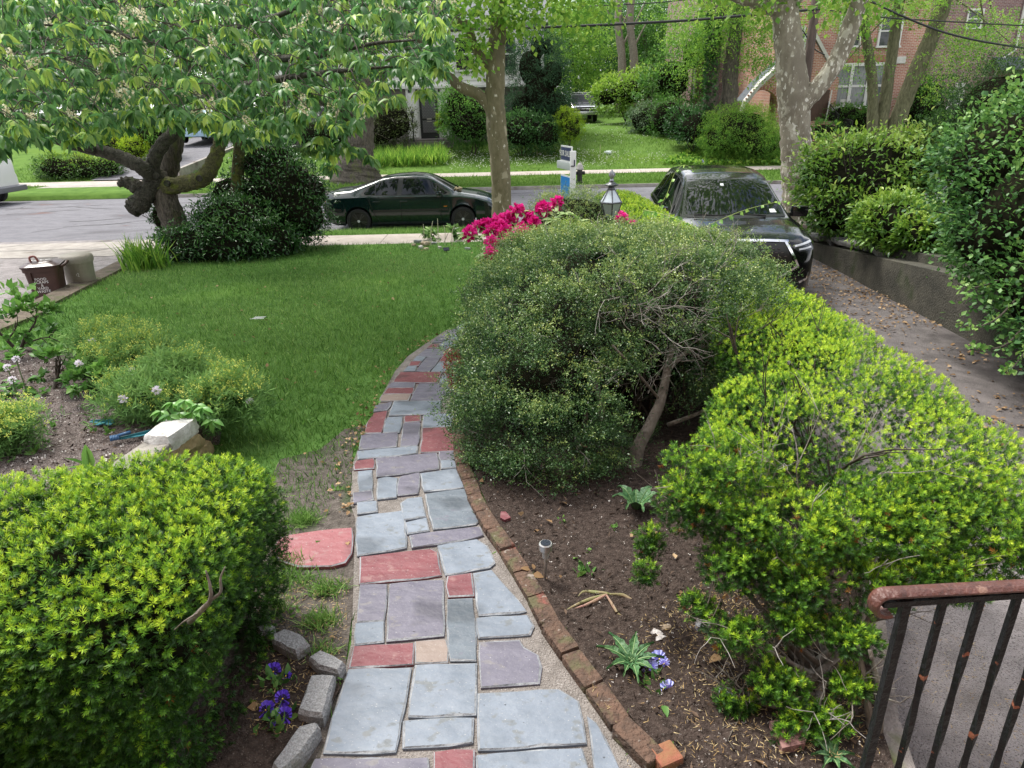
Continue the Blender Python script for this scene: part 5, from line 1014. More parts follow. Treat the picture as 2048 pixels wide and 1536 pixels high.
for ax in 'lr':
    strip(t, bv, [(-2.28, 1.47), (1.2, 1.47)], ax, .2, M("teal_stripe", (.01, .22, .2), None, rough=.35), "stripe", .006); panel(t, bv, [(-1.98, 1.12), (-1.55, 1.12), (-1.55, 1.34), (-1.98, 1.34)], ax, glassm, "side_window", .008)
    panel(t, bv, [(-1.93, 1.17), (-1.66, 1.17), (-1.68, 1.30), (-1.92, 1.30)], ax, M("orange_sign", (.65, .22, .02), None), "window_sign", .014); strip(t, bv, [(-2.30, 1.0), (-2.30, 1.45)], ax, .1, redl, "tail_light", .012); strip(t, bv, [(-1.35, .5), (-1.35, 1.5)], ax, .015, under, "door_gap", .003); panel(t, bv, [(-2.1, .92), (-2.0, .92), (-2.0, .99), (-2.1, .99)], ax, under, "fuel_cap", .01)
p = at(385, 330, 37.5); lb = paintm("pale_blue_paint", (.35, .48, .62))
TS = [(-2.2, .4, .85, .95, .75, 1.5), (-2.1, .3, .9, 1.0, .74, 1.66), (.5, .3, .92, 1.0, .74, 1.7), (.9, .3, .92, 1.0, .76, 1.6), (1.6, .3, .9, .98, .8, 1.05), (2.2, .3, .85, .85, .75, .9), (2.3, .35, .75, .7, .65, .72)]
t = thing("parked_car", (-17.6, 43.0, fz(43.0) + .07), "pale blue and white car glimpsed behind the rough cherry trunk in the far driveway", "car", None, math.radians(-90)); mb = car_body(TS, (1.4, -1.4), .33, .39, 50); bv = bvh_of(mb); mb.build("body", [lb, under], t, smooth=True, local=True, sharp=35)
panel(t, bv, [(-.66, 1.1), (.66, 1.1), (.6, 1.58), (-.6, 1.58)], 'f', glassm, "windscreen", .01)
for x in (1.4, -1.4):
    for s in (-1, 1): wheel(t, x, s * .8, .33, .22, MATS["steel_rim"], s, 6)
# ================================================================== STREET FURNITURE, BINS, SIGN, LAMP
# brown food-waste bin and tan bin on the left driveway
brownp = M("brown_plastic", (.045, .020, .016), (.062, .028, .022), 6, .5, .2, 60); whitep = M("white_print", (.75, .74, .72), None)
Bc = at(105, 590, 11.0); Bz = -.664; BX, BY = Bc.x - .02, 11.0
rz = math.radians(20); t = thing("food_waste_bin", (BX, BY, Bz), "brown lidded food waste bin with white lettering beside the low wall", "bin", None, rz)
def frus(m, w0, d0, w1, d1, z0, z1, r=.06, mi=0, seg=4):
    def ring(w_, d_, z):
        o = []
        for (sx, sy, a0) in ((1, 1, 0), (-1, 1, 90), (-1, -1, 180), (1, -1, 270)):
            for q in range(seg + 1): a = math.radians(a0 + 90 * q / seg); o.append(Vector((sx * (w_ / 2 - r) + r * math.cos(a), sy * (d_ / 2 - r) + r * math.sin(a), z)))
        return o
    A_, B_ = ring(w0, d0, z0), ring(w1, d1, z1); n = len(A_)
    m.add(A_ + B_, [(i, (i + 1) % n, n + (i + 1) % n, n + i) for i in range(n)] + [tuple(range(n))[::-1], tuple(range(n, 2 * n))], mi)
BH = .70
m = MB(); frus(m, .38, .36, .48, .46, .03, BH); frus(m, .51, .50, .52, .51, BH - .03, BH + .03, .07); m.build("body", brownp, t, smooth=True, sharp=35, local=True)
m = MB(); frus(m, .54, .54, .56, .56, BH + .03, BH + .06, .09); frus(m, .54, .54, .36, .36, BH + .06, BH + .11, .09); frus(m, .36, .36, .32, .32, BH + .11, BH + .12, .07); lid = m.build("lid", M("brown_lid", (.05, .022, .022), None, rough=.28), t, smooth=True, sharp=40, local=True)
M4 = Matrix.Translation((0, -.02, BH + .123)); text_mesh("lid_print", "NYC", .14, whitep, lid, M4)
m = MB(); m.tube(smooth_path([(.24, -.12, BH + .0), (.33, -.10, BH + .04), (.35, 0, BH + .07), (.33, .10, BH + .04), (.24, .12, BH + .0)]), .022, 8); m.build("handle", brownp, t, smooth=True, local=True)
m = MB(); m.tube(smooth_path([(-.12, -.12, BH + .11), (-.12, -.12, BH + .19), (-.05, -.12, BH + .20), (-.02, -.12, BH + .12)]), .016, 8); m.build("latch", M("red_brown_latch", (.20, .06, .05), None, rough=.5), t, smooth=True, local=True)
m = MB(); m.box((-.15, -.235, BH - .10), (.03, .03, .14), bev=.006); m.build("rib", brownp, t, local=True)
for k, s_ in enumerate(("FOOD", "SCRAPS", "&", "YARD", "WASTE")):
    z = .55 - .05 * k; y = -(.18 + .05 * (z - .03) / (BH - .03)) - .003
    text_mesh("print", s_, .058, whitep, t, Matrix.Translation((-.03, y, z)) @ Matrix.Rotation(math.radians(90 - 4.3), 4, 'X'))
t = thing("trash_can", (BX + .17, BY + .62, Bz), "tan round plastic trash can behind the brown food waste bin", "bin"); tanp = M("tan_plastic", (.24, .215, .175), (.30, .27, .225), 5, .55, .3, 30)
m = MB(); m.lathe((0, 0, 0), [(.19, .0), (.20, .02), (.235, .64), (.24, .66)], 28); m.build("body", tanp, t, smooth=True, sharp=40, local=True); m = MB(); m.lathe((0, 0, 0), [(.255, .655), (.26, .72), (.25, .76), (.22, .785), (.1, .80)], 28); m.build("lid", tanp, t, smooth=True, sharp=40, local=True)
text_mesh("print", "92", .08, whitep, t, Matrix.Translation((.08, -.214, .47)) @ Matrix.Rotation(math.radians(88), 4, 'X'))

# hydrant across the road
b = atf(1158, 374); b = Vector((at(1159, 372, 27.9).x, 27.9, fz(27.9))); t = thing("fire_hydrant", b, "black fire hydrant with a pale grey bonnet on the verge across the road", "hydrant"); hb = M("black_hydrant", (.012, .012, .012), None, rough=.5); hg = M("grey_hydrant", (.33, .31, .29), None, rough=.6)
m = MB(); m.lathe((0, 0, 0), [(.16, 0), (.16, .05), (.105, .06), (.10, .50), (.13, .52)], 20); m.build("barrel", hb, t, smooth=True, sharp=40, local=True); m = MB(); m.lathe((0, 0, 0), [(.16, .51), (.16, .56), (.14, .58), (.12, .66), (.07, .74), (.03, .76), (.03, .80)], 20); m.build("bonnet", hg, t, smooth=True, sharp=40, local=True)
for a in (0, math.pi, -math.pi / 2): m = MB(); m.lathe((0, 0, 0), [(.065, .09), (.065, .16), (.08, .165), (.08, .19), (.03, .195), (.03, .22)], 14, axis='x'); o = m.build("outlet", hb, t, smooth=True, sharp=40, local=True); o.location = (0, 0, .38); o.rotation_euler = (0, 0, a)

# for-sale post
P = at(1146, 330, 12.6); P = Vector((P.x, 12.6, gz(12.6))); t = thing("sale_sign", P, "white real estate post with navy and bright blue panels above the small round shrub", "sign"); wv = M("white_vinyl", (.72, .72, .73), (.8, .8, .8), 3, .45)
top = at(1146, 302, 12.6).z; m = MB(); m.box((P.x, P.y, (P.z + top) / 2), (.10, .10, top - P.z), bev=.006); m.build("post", wv, t, smooth=True, sharp=40)
m = MB(); m.box((P.x + .02, P.y - .054, top - .2), (.02, .01, .11)); m.box((P.x - .015, P.y - .054, top - .25), (.05, .01, .02)); m.build("latch", M("dark_latch", (.03, .03, .06), None), t)
ad = Vector((-.24, .97, 0)).normalized(); an = Vector((-ad.y, ad.x, 0)); an = an if an.y < 0 or an.x < 0 else -an; az_ = math.atan2(ad.y, ad.x)
m = MB(); m.box(P + ad * .40 + Vector((0, 0, top - P.z - .27)), (.80, .08, .13), az_, bev=.006); m.build("arm", M("grey_white_vinyl", (.45, .48, .50), None, rough=.5), t, smooth=True, sharp=40)
def signp(s0, s1, z0, z1, mat, name, txts):
    m = MB(); c = P + ad * (s0 + s1) / 2; c.z = top + (z0 + z1) / 2; m.box(c, (s1 - s0, .02, z1 - z0), az_); o = m.build(name, wv, t)
    f = MB(); f.box(c + an * .012, (s1 - s0 - .05, .006, z1 - z0 - .05), az_); f.build(name + "_face", mat, o)
    xa = -ad if True else ad; R = Matrix((( -ad.x, 0, an.x, 0), (-ad.y, 0, an.y, 0), (0, 1, 0, 0), (0, 0, 0, 1)))
    for (tx, sz, ss, zz) in txts:
        q = P + ad * ss + an * .0165; q.z = top + zz; text_mesh("lettering", tx, sz, whitep, o, Matrix.Translation(q - wloc(o)) @ R)
navy = M("navy_panel", (.012, .022, .11), None, rough=.4); blue = M("bright_blue_panel", (.0, .20, .62), None, rough=.4)
signp(.06, .66, -.20, .07, navy, "rider", [("FOR SALE", .14, .40, -.065)]); signp(.08, .66, -1.45, -.44, blue, "panel", [("Pa", .36, .44, -1.10)])

# garden lantern on its post
Lc = at(1222, 404, 8.9); t = thing("lantern_post", (Lc.x, 8.9, gz(8.9)), "old metal garden lantern with frosted panes rising from the long hedge", "lamp"); lm_ = M("pewter", (.05, .052, .06), (.16, .165, .18), 25, .35, .3, 60, metal=.6)
x, y = Lc.x, 8.9; z0 = at(1222, 404, 8.9).z; m = MB(); m.tube([(x, y, gz(8.9) - .05), (x, y, z0 - .21)], .035, 12); m.lathe((x, y, z0 - .22), [(.03, 0), (.07, .02), (.085, .05)], 6); m.build("post", lm_, t, smooth=True, sharp=40)
def hexring(r, z, n=6): return [Vector((x + r * math.cos(math.pi / 6 + k * 2 * math.pi / n), y + r * math.sin(math.pi / 6 + k * 2 * math.pi / n), z)) for k in range(n)]
lo_, mid, hi_ = hexring(.085, z0 - .18), hexring(.145, z0), hexring(.045, z0 + .155); fz_ = M("frosted_pane", (.55, .62, .68), None, rough=.25); cl_ = M("clear_pane", (.30, .36, .34), None, rough=.06)
for k in range(6):
    j = (k + 1) % 6; m = MB(); m.extr([mid[k], mid[j], hi_[j], hi_[k]], (mid[k] + mid[j] + hi_[k] + hi_[j] - 4 * Vector((x, y, z0 + .08))).normalized() * -.004); m.build("roof_pane", fz_, t)
    m = MB(); m.extr([lo_[k], lo_[j], mid[j], mid[k]], (Vector((x, y, z0 - .09)) * 4 - mid[k] - mid[j] - lo_[k] - lo_[j]).normalized() * .004); m.build("lower_pane", cl_, t)
m = MB()
for k in range(6): m.tube([lo_[k], mid[k], hi_[k]], .008, 5); m.tube([mid[k], mid[(k + 1) % 6]], .011, 5); m.tube([lo_[k], lo_[(k + 1) % 6]], .008, 5); m.tube([hi_[k], hi_[(k + 1) % 6]], .008, 5)
m.build("frame", lm_, t)
m = MB(); m.lathe((x, y, z0 + .15), [(.05, 0), (.045, .025), (.035, .04), (.085, .055), (.09, .065), (.05, .085), (.028, .10)], 18); m.build("cap", lm_, t, smooth=True, sharp=40); m = MB(); m.lathe((x, y, z0 + .245), [(.02, 0), (.03, .02), (.018, .04), (.035, .07), (.03, .10), (.015, .13), (.006, .15)], 8)
for k in range(5): a = k * 1.257; m.tube([(x, y, z0 + .28), (x + .04 * math.cos(a), y + .04 * math.sin(a), z0 + .33), (x + .02 * math.cos(a), y + .02 * math.sin(a), z0 + .37)], .008, 5)
m.build("finial", M("pale_finial", (.30, .31, .34), None, rough=.4, metal=.5), t, smooth=True, sharp=50)

# spotlight and stones by the rhododendron
b = atg(893, 505); t = thing("solar_spotlight", b, "little black solar spotlight among stones at the lawn's far edge", "garden light"); m = MB(); m.box(b + Vector((0, 0, .07)), (.13, .02, .09), .35, rx=-.9, bev=.006); m.build("solar_panel", pv, t); m = MB(); m.tube([b + Vector((0, .02, -.03)), b + Vector((0, .02, .06))], .01, 6); m.build("stake", blackp, t)
for i, (px, py, s_) in enumerate([(835, 486, .12), (850, 492, .15), (842, 497, .10), (868, 489, .09), (852, 500, .08), (880, 497, .08), (935, 500, .09), (828, 492, .08)]):
    m = MB(); m.rock(atg(px, py) + Vector((0, 0, s_ * .25)), (s_ * 1.3, s_, s_ * .7), i, 0, .25); tag(m.build("garden_stone", [grey_rock, tan_rock, M("light_stone", (.36, .34, .32), (.5, .48, .45), 9, .9, .5, 40)][i % 3], smooth=True, sharp=35), "weathered stone lying at the far edge of the lawn near the solar spotlight", "stone", "stones at the far edge of the lawn")
leafbush("hosta_clump", "clump of broad leaves and spent stalks between the pavement and the lawn's far edge", "plant", [(*atg(890, 480)[:2], gz(15) + .14, .42, .3, .22)], 170, .16, eu_m, 41, .4, T=LONG, cs=0, base=.4, depth=.8, stems=0)
m = MB()
for k in range(5): b = atg(848 + k * 14, 492); m.tube(smooth_path([b, b + Vector((.02, 0, .3)), b + Vector((.03 + rnd.uniform(-.05, .05), 0, .52 + rnd.uniform(-.1, .1)))]), .008, 5)
tag(m.build("dry_stalk", M("dry_stalk", (.5, .45, .33), None)), "bleached dry flower stalks standing before the green car", "plant")

# ================================================================== LITTER: what nobody could count
def stuff(name, tpls, pos, dirs, size, tint, mat, width=1., ups=None): o = scatter(name, tpls, pos, dirs, size, tint, mat, None, width, ups); return tag(o, kind='stuff')
def in_poly(poly, n, zf):
    xs = [p_[0] for p_ in poly]; ys = [p_[1] for p_ in poly]; x = NP.uniform(min(xs), max(xs), n); y = NP.uniform(min(ys), max(ys), n); k = inside(poly, x, y); x, y = x[k], y[k]; return np.stack([x, y, np.array([zf(a, b_) for a, b_ in zip(x, y)])], 1)
litter = LM("fallen_leaf", [(.10, .06, .03), (.30, .19, .10), (.46, .33, .20)], .8, .15, .1)
n_ = lambda k: NP.normal(size=(k, 3)) * np.array([1, 1, .25])
L1 = in_poly([(3.6, 2.0), (5.6, 2.0), (5.7, 13), (4.2, 9.4), (3.0, 6)], 9000, lambda x, y: dz(x, y) + .02); wgt = NP.random(len(L1)) < np.clip((L1[:, 0] - 3.4) / 2.2, .06, 1) ** 1.3 * np.clip(.55 + 1.1 * waves(L1, 2.5, 9), .05, 1); L1 = L1[wgt]
L2 = in_poly(LAWN, 520, lambda x, y: gz(y) + .03); L2 = L2[~inside(PATH, L2[:, 0], L2[:, 1])]
L3 = in_poly(BED, 260, lambda x, y: gz(y) + .05); L4 = in_poly([(6.0, 9), (6.1, 14), (8, 15), (8, 9)], 500, lambda x, y: rz_(x, y) + .06)
LQ = np.concatenate([L1, L2, L3, L4]); stuff("fallen_leaves", [LEAF, LONG], LQ, n_(len(LQ)), NP.uniform(.022, .07, len(LQ)), NP.random(len(LQ)), litter, .6, ups=np.array([0, 0, 1.]) + NP.normal(size=LQ.shape) * .3)
edge = [atg(*q) for q in left[6:]] ; EP = []
for i in range(len(edge) - 1):
    for k in range(13): v = edge[i].lerp(edge[i + 1], rnd.random()); EP.append((v.x - abs(rnd.gauss(0, .09)), v.y, gz(v.y) + .03))
EP = np.array(EP); stuff("fallen_leaves", [LEAF], EP, n_(len(EP)), NP.uniform(.02, .045, len(EP)), NP.random(len(EP)), litter, .7, ups=np.array([0, 0, 1.]) + NP.normal(size=EP.shape) * .3)
nd = LM("fallen_needle", [(.20, .12, .05), (.42, .30, .14), (.55, .45, .25)], .8, .1, .1)
NB = [atg(*q).xy for q in [(1150, 1330), (1400, 1180), (1700, 1250), (1760, 1536), (1250, 1560)]]; N1 = in_poly(NB, 5200, lambda x, y: gz(y) + .056); N1 = N1[NP.random(len(N1)) < np.clip((N1[:, 0] - .45) * 1.6, .12, 1)]
N2 = in_poly([q.xy for q in [atg(520, 1180), atg(700, 1160), atg(690, 1345), atg(630, 1480), atg(500, 1480)]], 1500, lambda x, y: gz(y) + .03); N3 = in_poly([(2.04, .8), (2.5, .8), (2.5, 3.6), (2.04, 3.6)], 900, lambda x, y: dz(x, y) + .024)
NQ = np.concatenate([N1, N2, N3]); stuff("fallen_needles", BLADE, NQ, n_(len(NQ)), NP.uniform(.012, .026, len(NQ)), NP.random(len(NQ)), nd, .14, ups=np.array([0, 0, 1.]) + NP.normal(size=NQ.shape) * .2)
gr = LM("soil_grit", [(.05, .04, .035), (.22, .19, .17), (.62, .59, .56)], .9, .0, .1); GT = clump_tpl(3, 91, .5, .3, .3)
G1 = in_poly([q for q in BED if q.y < 5], 5200, lambda x, y: gz(y) + .05); G2 = in_poly(PL, 7000, lambda x, y: PLZ + .012); G2 = G2[(G2[:, 1] < 6.2)]; GQ = np.concatenate([G1, G2]); stuff("grit", GT, GQ, n_(len(GQ)), np.concatenate([NP.uniform(.006, .016, len(G1)), NP.uniform(.010, .034, len(G2))]), NP.random(len(GQ)) ** np.concatenate([np.full(len(G1), 2.), np.full(len(G2), 1.1)]), gr)
sh_m = LM('fallen_shreds', [(.018, .012, .010), (.06, .042, .032), (.20, .14, .10)], .9, 0, .1); S1 = np.concatenate([in_poly([q_ for q_ in BED], 6500, lambda x, y: gz(y) + .05), in_poly(PL, 5000, lambda x, y: PLZ + .012)]); S1 = S1[S1[:, 1] < 6.5]
stuff('mulch_shreds', [BLADE, LEAF], S1, NP.normal(size=S1.shape) * np.array([1, 1, .5]), NP.uniform(.012, .045, len(S1)), NP.random(len(S1)) ** 1.6, sh_m, .35)
# grass
gm = LM("grass_blades", [(.024, .072, .010), (.082, .168, .034), (.155, .26, .066), (.27, .35, .13)], .55, .35, .25)
G = in_poly(LAWN, 330000, lambda x, y: gz(y)); keep = NP.random(len(G)) < np.clip(5.2 / G[:, 1], .3, 1) ** 1.15
bare = inside(BARE, G[:, 0], G[:, 1]); keep &= ~inside(PATH, G[:, 0], G[:, 1]) & ~inside([tuple(q) for q in BED], G[:, 0], G[:, 1]) & ~inside([tuple(q) for q in PL], G[:, 0], G[:, 1]) & (~bare | ((NP.random(len(G)) < .75) & (waves(G, 6, 77) > np.where(G[:, 1] > 3.6, -.12, .3))))
thin = waves(G, 2.2, 31); near_ = (G[:, 1] < 5.2); keep &= ~(near_ & (thin < -.30) & (NP.random(len(G)) < .8)); keep &= ~inside(BED2, G[:, 0], G[:, 1]); G = G[keep]
far_ = np.clip(G[:, 1] / 5, .8, 2.2); stuff("lawn_grass", [BLADE, BEND], G, np.array([0, 0, 1.]) + NP.normal(size=G.shape) * .5, NP.uniform(.035, .075, len(G)) * np.clip(far_, 1, 1.25), np.clip(.40 + .34 * waves(G, .8, 12) + NP.normal(size=len(G)) * .2, 0, 1), gm, .09 * 1.2)
V1 = in_poly(rect(-7.6, 2.2, 17.18, 17.88), 15000, lambda x, y: -.62); stuff("verge_grass", [BLADE], V1, np.array([0, 0, 1.]) + NP.normal(size=V1.shape) * .45, NP.uniform(.06, .13, len(V1)), np.clip(NP.normal(.5, .2, len(V1)), 0, 1), gm, .12)
def gfar(x, y): return fz(y) + .05 * math.sin(x * .9 + y) * (33 < y < 80)
V2 = np.concatenate([in_poly(rect(-28, 22, 27.6, 31.1), 36000, gfar), in_poly(rect(-24, 22, 32.6, 44), 60000, gfar)]); k = (inside([(-21.5, 27), (-13.2, 27), (-15.2, 33), (-15.6, 48), (-19.6, 48), (-19.4, 33)], V2[:, 0], V2[:, 1])); V2 = V2[~k]
stuff("far_grass", [BLADE], V2, np.array([0, 0, 1.]) + NP.normal(size=V2.shape) * .5, NP.uniform(.07, .16, len(V2)), np.clip(.5 + .2 * waves(V2, .5, 14) + NP.normal(size=len(V2)) * .2, 0, 1), LM("far_grass_blades", [(.040, .092, .014), (.085, .155, .026), (.15, .22, .05)], .6, .35, .2), .2)
C1 = np.concatenate([in_poly(rect(-3.5, 5.5, 33.2, 37.2), 900, gfar), in_poly(rect(4, 11, 34, 49), 380, gfar), in_poly(rect(-4, 12, 33, 36), 260, gfar)]); C1 = C1[waves(C1, .8, 5) > -.25]; C1[:, 2] += .13
stuff("clover_flowers", clump_tpl(8, 77, .8, .4, .5), C1, n_(len(C1)), NP.uniform(.022, .042, len(C1)), NP.random(len(C1)), LM("clover_white", [(.55, .56, .48), (.78, .78, .72)], .7, .2), 1.)
tuft = []
for (px, py, n) in ((565, 1160, 70), (610, 1165, 50), (655, 1185, 110), (640, 1250, 130), (590, 1130, 40), (605, 1045, 170), (640, 1310, 60), (560, 1215, 50), (460, 1240, 20)):
    c = atg(px, py)
    for k in range(n * 2): tuft.append((c.x + rnd.gauss(0, .045), c.y + rnd.gauss(0, .035), .01))
tuft = np.array(tuft); stuff("grass_tufts", [BEND], tuft, np.array([0, 0, .8]) + NP.normal(size=tuft.shape) * .6, NP.uniform(.05, .10, len(tuft)), np.clip(NP.normal(.45, .2, len(tuft)), 0, 1), gm, .06)
wd = []
for poly, n, zf in ((BED, 30, .04), (PL, 26, PLZ), (LAWN, 170, .02)):
    q = in_poly(poly, n * 3, lambda x, y: (gz(y) + zf) if zf < .1 else zf); q = q[(q[:, 1] < (5.5 if n < 100 else 12)) & ~inside(PATH, q[:, 0], q[:, 1])][:n]
    for c in q:
        for k in range(7): wd.append(c + NP.normal(size=3) * np.array([.012, .012, .004]))
wd = np.array(wd); stuff("tiny_weeds", [LEAF], wd, NP.normal(size=wd.shape) + np.array([0, 0, .5]), NP.uniform(.018, .04, len(wd)), NP.uniform(.4, 1, len(wd)), brd_m, .6)
# stray objects on the lawns
m = MB(); b = atg(515, 645); m.tube([b + Vector((-.09, 0, .05)), b + Vector((.09, .03, .06))], .006, 5)
for k in range(8): m.extr([b + Vector((-.06 + .018 * k, .004 * k, .055)), b + Vector((-.03 + .018 * k, .06, .06)), b + Vector((-.02 + .018 * k, .05, .06))], (0, 0, .003)); m.extr([b + Vector((-.06 + .018 * k, .004 * k, .055)), b + Vector((-.03 + .018 * k, -.05, .06)), b + Vector((-.02 + .018 * k, -.04, .06))], (0, 0, .003))
tag(m.build("feather", M("pale_feather", (.6, .62, .6), None)), "pale grey feather lying in the middle of the near lawn", "feather")
m = MB(); b = atf(1217, 309); m.rock(b + Vector((0, 0, .1)), (.30, .2, .12), .3, 0, .5, 2); tag(m.build("scrap_paper", M("white_paper", (.65, .72, .74), None)), "crumpled white paper scrap on the far lawn", "litter")
for px, lab in ((1074, "thin pale marker stake in the far lawn, farther from the sale sign"), (1200, "thin pale marker stake in the far lawn near the paper scrap")): b = atf(px, 312); m = MB(); m.tube([b, b + Vector((0, 0, .55))], .014, 5); tag(m.build("marker_stake", M("pale_stake", (.5, .47, .3), None)), lab, "stake")
# ================================================================== HOUSES
siding = M("white_siding", (.62, .60, .58), (.72, .70, .68), 1.2, .6, .15, 40); fstone = brick_mat("grey_stone_wall", (.14, .12, .115), (.22, .195, .18), (.16, .145, .135), .42, .2); roofm = M("grey_shingle", (.13, .135, .15), (.22, .225, .24), 9, .9, .6, 40, stretch=(1, 1, 3)); wtrim = M("white_trim", (.62, .60, .58), None, rough=.5)
Y0 = 40.; xl, xr = -13.4, at(1088, 120, Y0).x; g0 = fz(Y0); zmid = at(850, 172, Y0).z; ztop = at(1000, 56, Y0).z
t = thing("white_house", ((xl + xr) / 2, Y0 + 4, g0), "white clapboard house over a grey stone storey with a barred black front door", "house")
m = MB(); m.box(((xl + xr) / 2, Y0 + 4.2, (g0 - .5 + zmid) / 2), (xr - xl - .1, 8, zmid - g0 + .5)); m.build("lower_wall", fstone, t)
m = MB(); z = zmid; n = 0
while z < ztop:
    h = .24; vs = [(xl, Y0 - .02, z), (xr, Y0 - .02, z), (xr, Y0 + .02, z + h), (xl, Y0 + .02, z + h), (xl, Y0 + .02, z), (xr, Y0 + .02, z)]; m.add(vs, [(0, 1, 2, 3), (0, 4, 5, 1)]); m.add([(xr, Y0 - .02, z), (xr, Y0 + 8, z), (xr, Y0 + 8, z + h), (xr, Y0 + .02, z + h)], [(0, 1, 2, 3)]); z += h
m.box(((xl + xr) / 2, Y0 + 4.2, (zmid + z) / 2), (xr - xl - .02, 7.6, z - zmid)); m.build("siding_wall", siding, t); ztop = z
m = MB(); m.box(((xl + xr) / 2, Y0 + .1, zmid - .06), (xr - xl + .1, .5, .12)); m.box(((xl + xr) / 2, Y0 - .12, ztop + .1), (xr - xl + .4, .5, .2)); m.box((at(965, 130, Y0).x, Y0 - .03, (zmid + ztop) / 2), (.1, .05, ztop - zmid)); m.build("trim_boards", wtrim, t)
m = MB(); m.extr([(xl - .4, Y0 - .4, ztop + .2), (xl - .4, Y0 + 4.2, ztop + 3.6), (xl - .4, Y0 + 8.6, ztop + .2)], (xr - xl + .8, 0, 0)); m.build("roof", roofm, t)
def window(par, cx, cz, w_, h_, yf, fr=wtrim, cols=1, rows=2, fw=.09, curtain=True, gm_=None):
    m = MB(); m.box((cx, yf - .02, cz + h_ / 2 - fw / 2), (w_, .1, fw)); m.box((cx, yf - .03, cz - h_ / 2 + fw / 2), (w_ + .1, .14, fw))
    for i in range(cols + 1): m.box((cx - w_ / 2 + fw / 2 + (w_ - fw) * i / cols, yf - .02, cz), (fw, .1, h_ - 2 * fw))
    for j in range(1, rows):
        for i in range(cols): m.box((cx - w_ / 2 + fw / 2 + (w_ - fw) * (i + .5) / cols, yf - .012, cz - h_ / 2 + h_ * j / rows), ((w_ - fw) / cols - fw, .07, fw * .7))
    o = m.build("window", fr, par)
    m = MB(); m.box((cx, yf + .005, cz), (w_ - .02, .02, h_ - .02)); m.build("pane", gm_ or M("dark_pane", (.02, .024, .028), None, rough=.05), o); return o
for px in (600, 655, 930, 1012): c = at(px, 108, Y0); window(t, c.x, c.z, 1.15, 1.7, Y0 - .02)
for px in (590, 657): c = at(px, 238, Y0); window(t, c.x, c.z, 1.2, 1.3, Y0 + .2, rows=2)
# door and surround
D0, D1 = at(812, 281, Y0 - .1), at(897, 183, Y0 - .1); xm = at(858, 230, Y0 - .1).x; zb = at(858, 277, Y0 - .1).z; zt = at(858, 184, Y0 - .1).z
m = MB(); W_ = 2.35; m.box((xm - .02, Y0 + .08, (zb + zt) / 2 + .06), (W_, .22, zt - zb + .24)); 
for s in (-1, 1): m.box((xm + s * .85, Y0 - .05, zb + 1.45), (.50, .06, 1.7), bev=.02); m.box((xm + s * .85, Y0 - .05, zb + .3), (.50, .06, .5), bev=.02); m.box((xm + s * .85, Y0 - .09, zb + 1.45), (.34, .03, 1.5), bev=.01)
sur = m.build("door_surround", wtrim, t); m = MB()
for k in range(6): m.box((xm - 1.0 + k * .4, Y0 - .07, zt + .06), (.10, .06, .16))
m.build("dentil", M("dark_dentil", (.03, .03, .03), None), sur)
m = MB(); m.box((xm, Y0 - .05, zb + (zt - zb) * .48), (1.0, .08, (zt - zb) * .96)); dr_ = m.build("door", M("black_door", (.012, .012, .013), None, rough=.4), t)
m = MB(); m.box((xm, Y0 - .1, zb + 1.52), (.74, .02, .98)); m.box((xm, Y0 - .1, zb + .62), (.74, .02, .62)); m.build("screen", M("grey_screen", (.20, .19, .195), None, rough=.6), dr_)
m = MB()
for (c0, h0) in ((zb + 1.52, .98), (zb + .62, .62)):
    for i in range(5):
        for j in range(int(h0 / .155)):
            x = xm - .30 + i * .15; z = c0 - h0 / 2 + .08 + j * .155
            for a in range(4): b_ = a * math.pi / 2 + .78; m.tube([(x + .07 * math.cos(b_), Y0 - .12, z + .07 * math.sin(b_)), (x + .07 * math.cos(b_ + 1.57), Y0 - .12, z + .07 * math.sin(b_ + 1.57))], .010, 4, caps=False)
m.build("grille", MATS["black_door"], dr_); m = MB(); m.box((xm, Y0 - .12, zb + 1.0), (.26, .02, .06)); m.box((xm, Y0 - .12, zb + .88), (.26, .02, .04)); m.build("mail_slot", M("worn_brass", (.45, .42, .36), None, rough=.4, metal=.5), dr_)
m = MB(); m.box((xm - .05, Y0 - .1, zt + .06), (.5, .04, .15)); m.build("number_plaque", MATS["black_door"], sur)
m = MB(); m.box((xm, Y0 - .7, g0 + (zb - g0) / 2 - .1), (2.6, 1.4, zb - g0 + .2)); m.box((xm, Y0 - 1.6, g0 + .06), (2.6, .5, .3)); m.build("doorstep", fstone, t)
c = at(827, 268, 38.6); t2 = thing("door_lamp_post", (c.x, 38.6, fz(38.6)), "slim black lamp post left of the white house's door", "lamp"); m = MB(); m.tube([(c.x, 38.6, fz(38.6)), (c.x, 38.6, fz(38.6) + 1.55)], .04, 8); m.build("post", blackp, t2); m = MB(); m.lathe((c.x, 38.6, fz(38.6) + 1.55), [(.06, 0), (.12, .2), (.13, .22), (.04, .32), (.02, .36)], 6); m.build("lantern", blackp, t2)

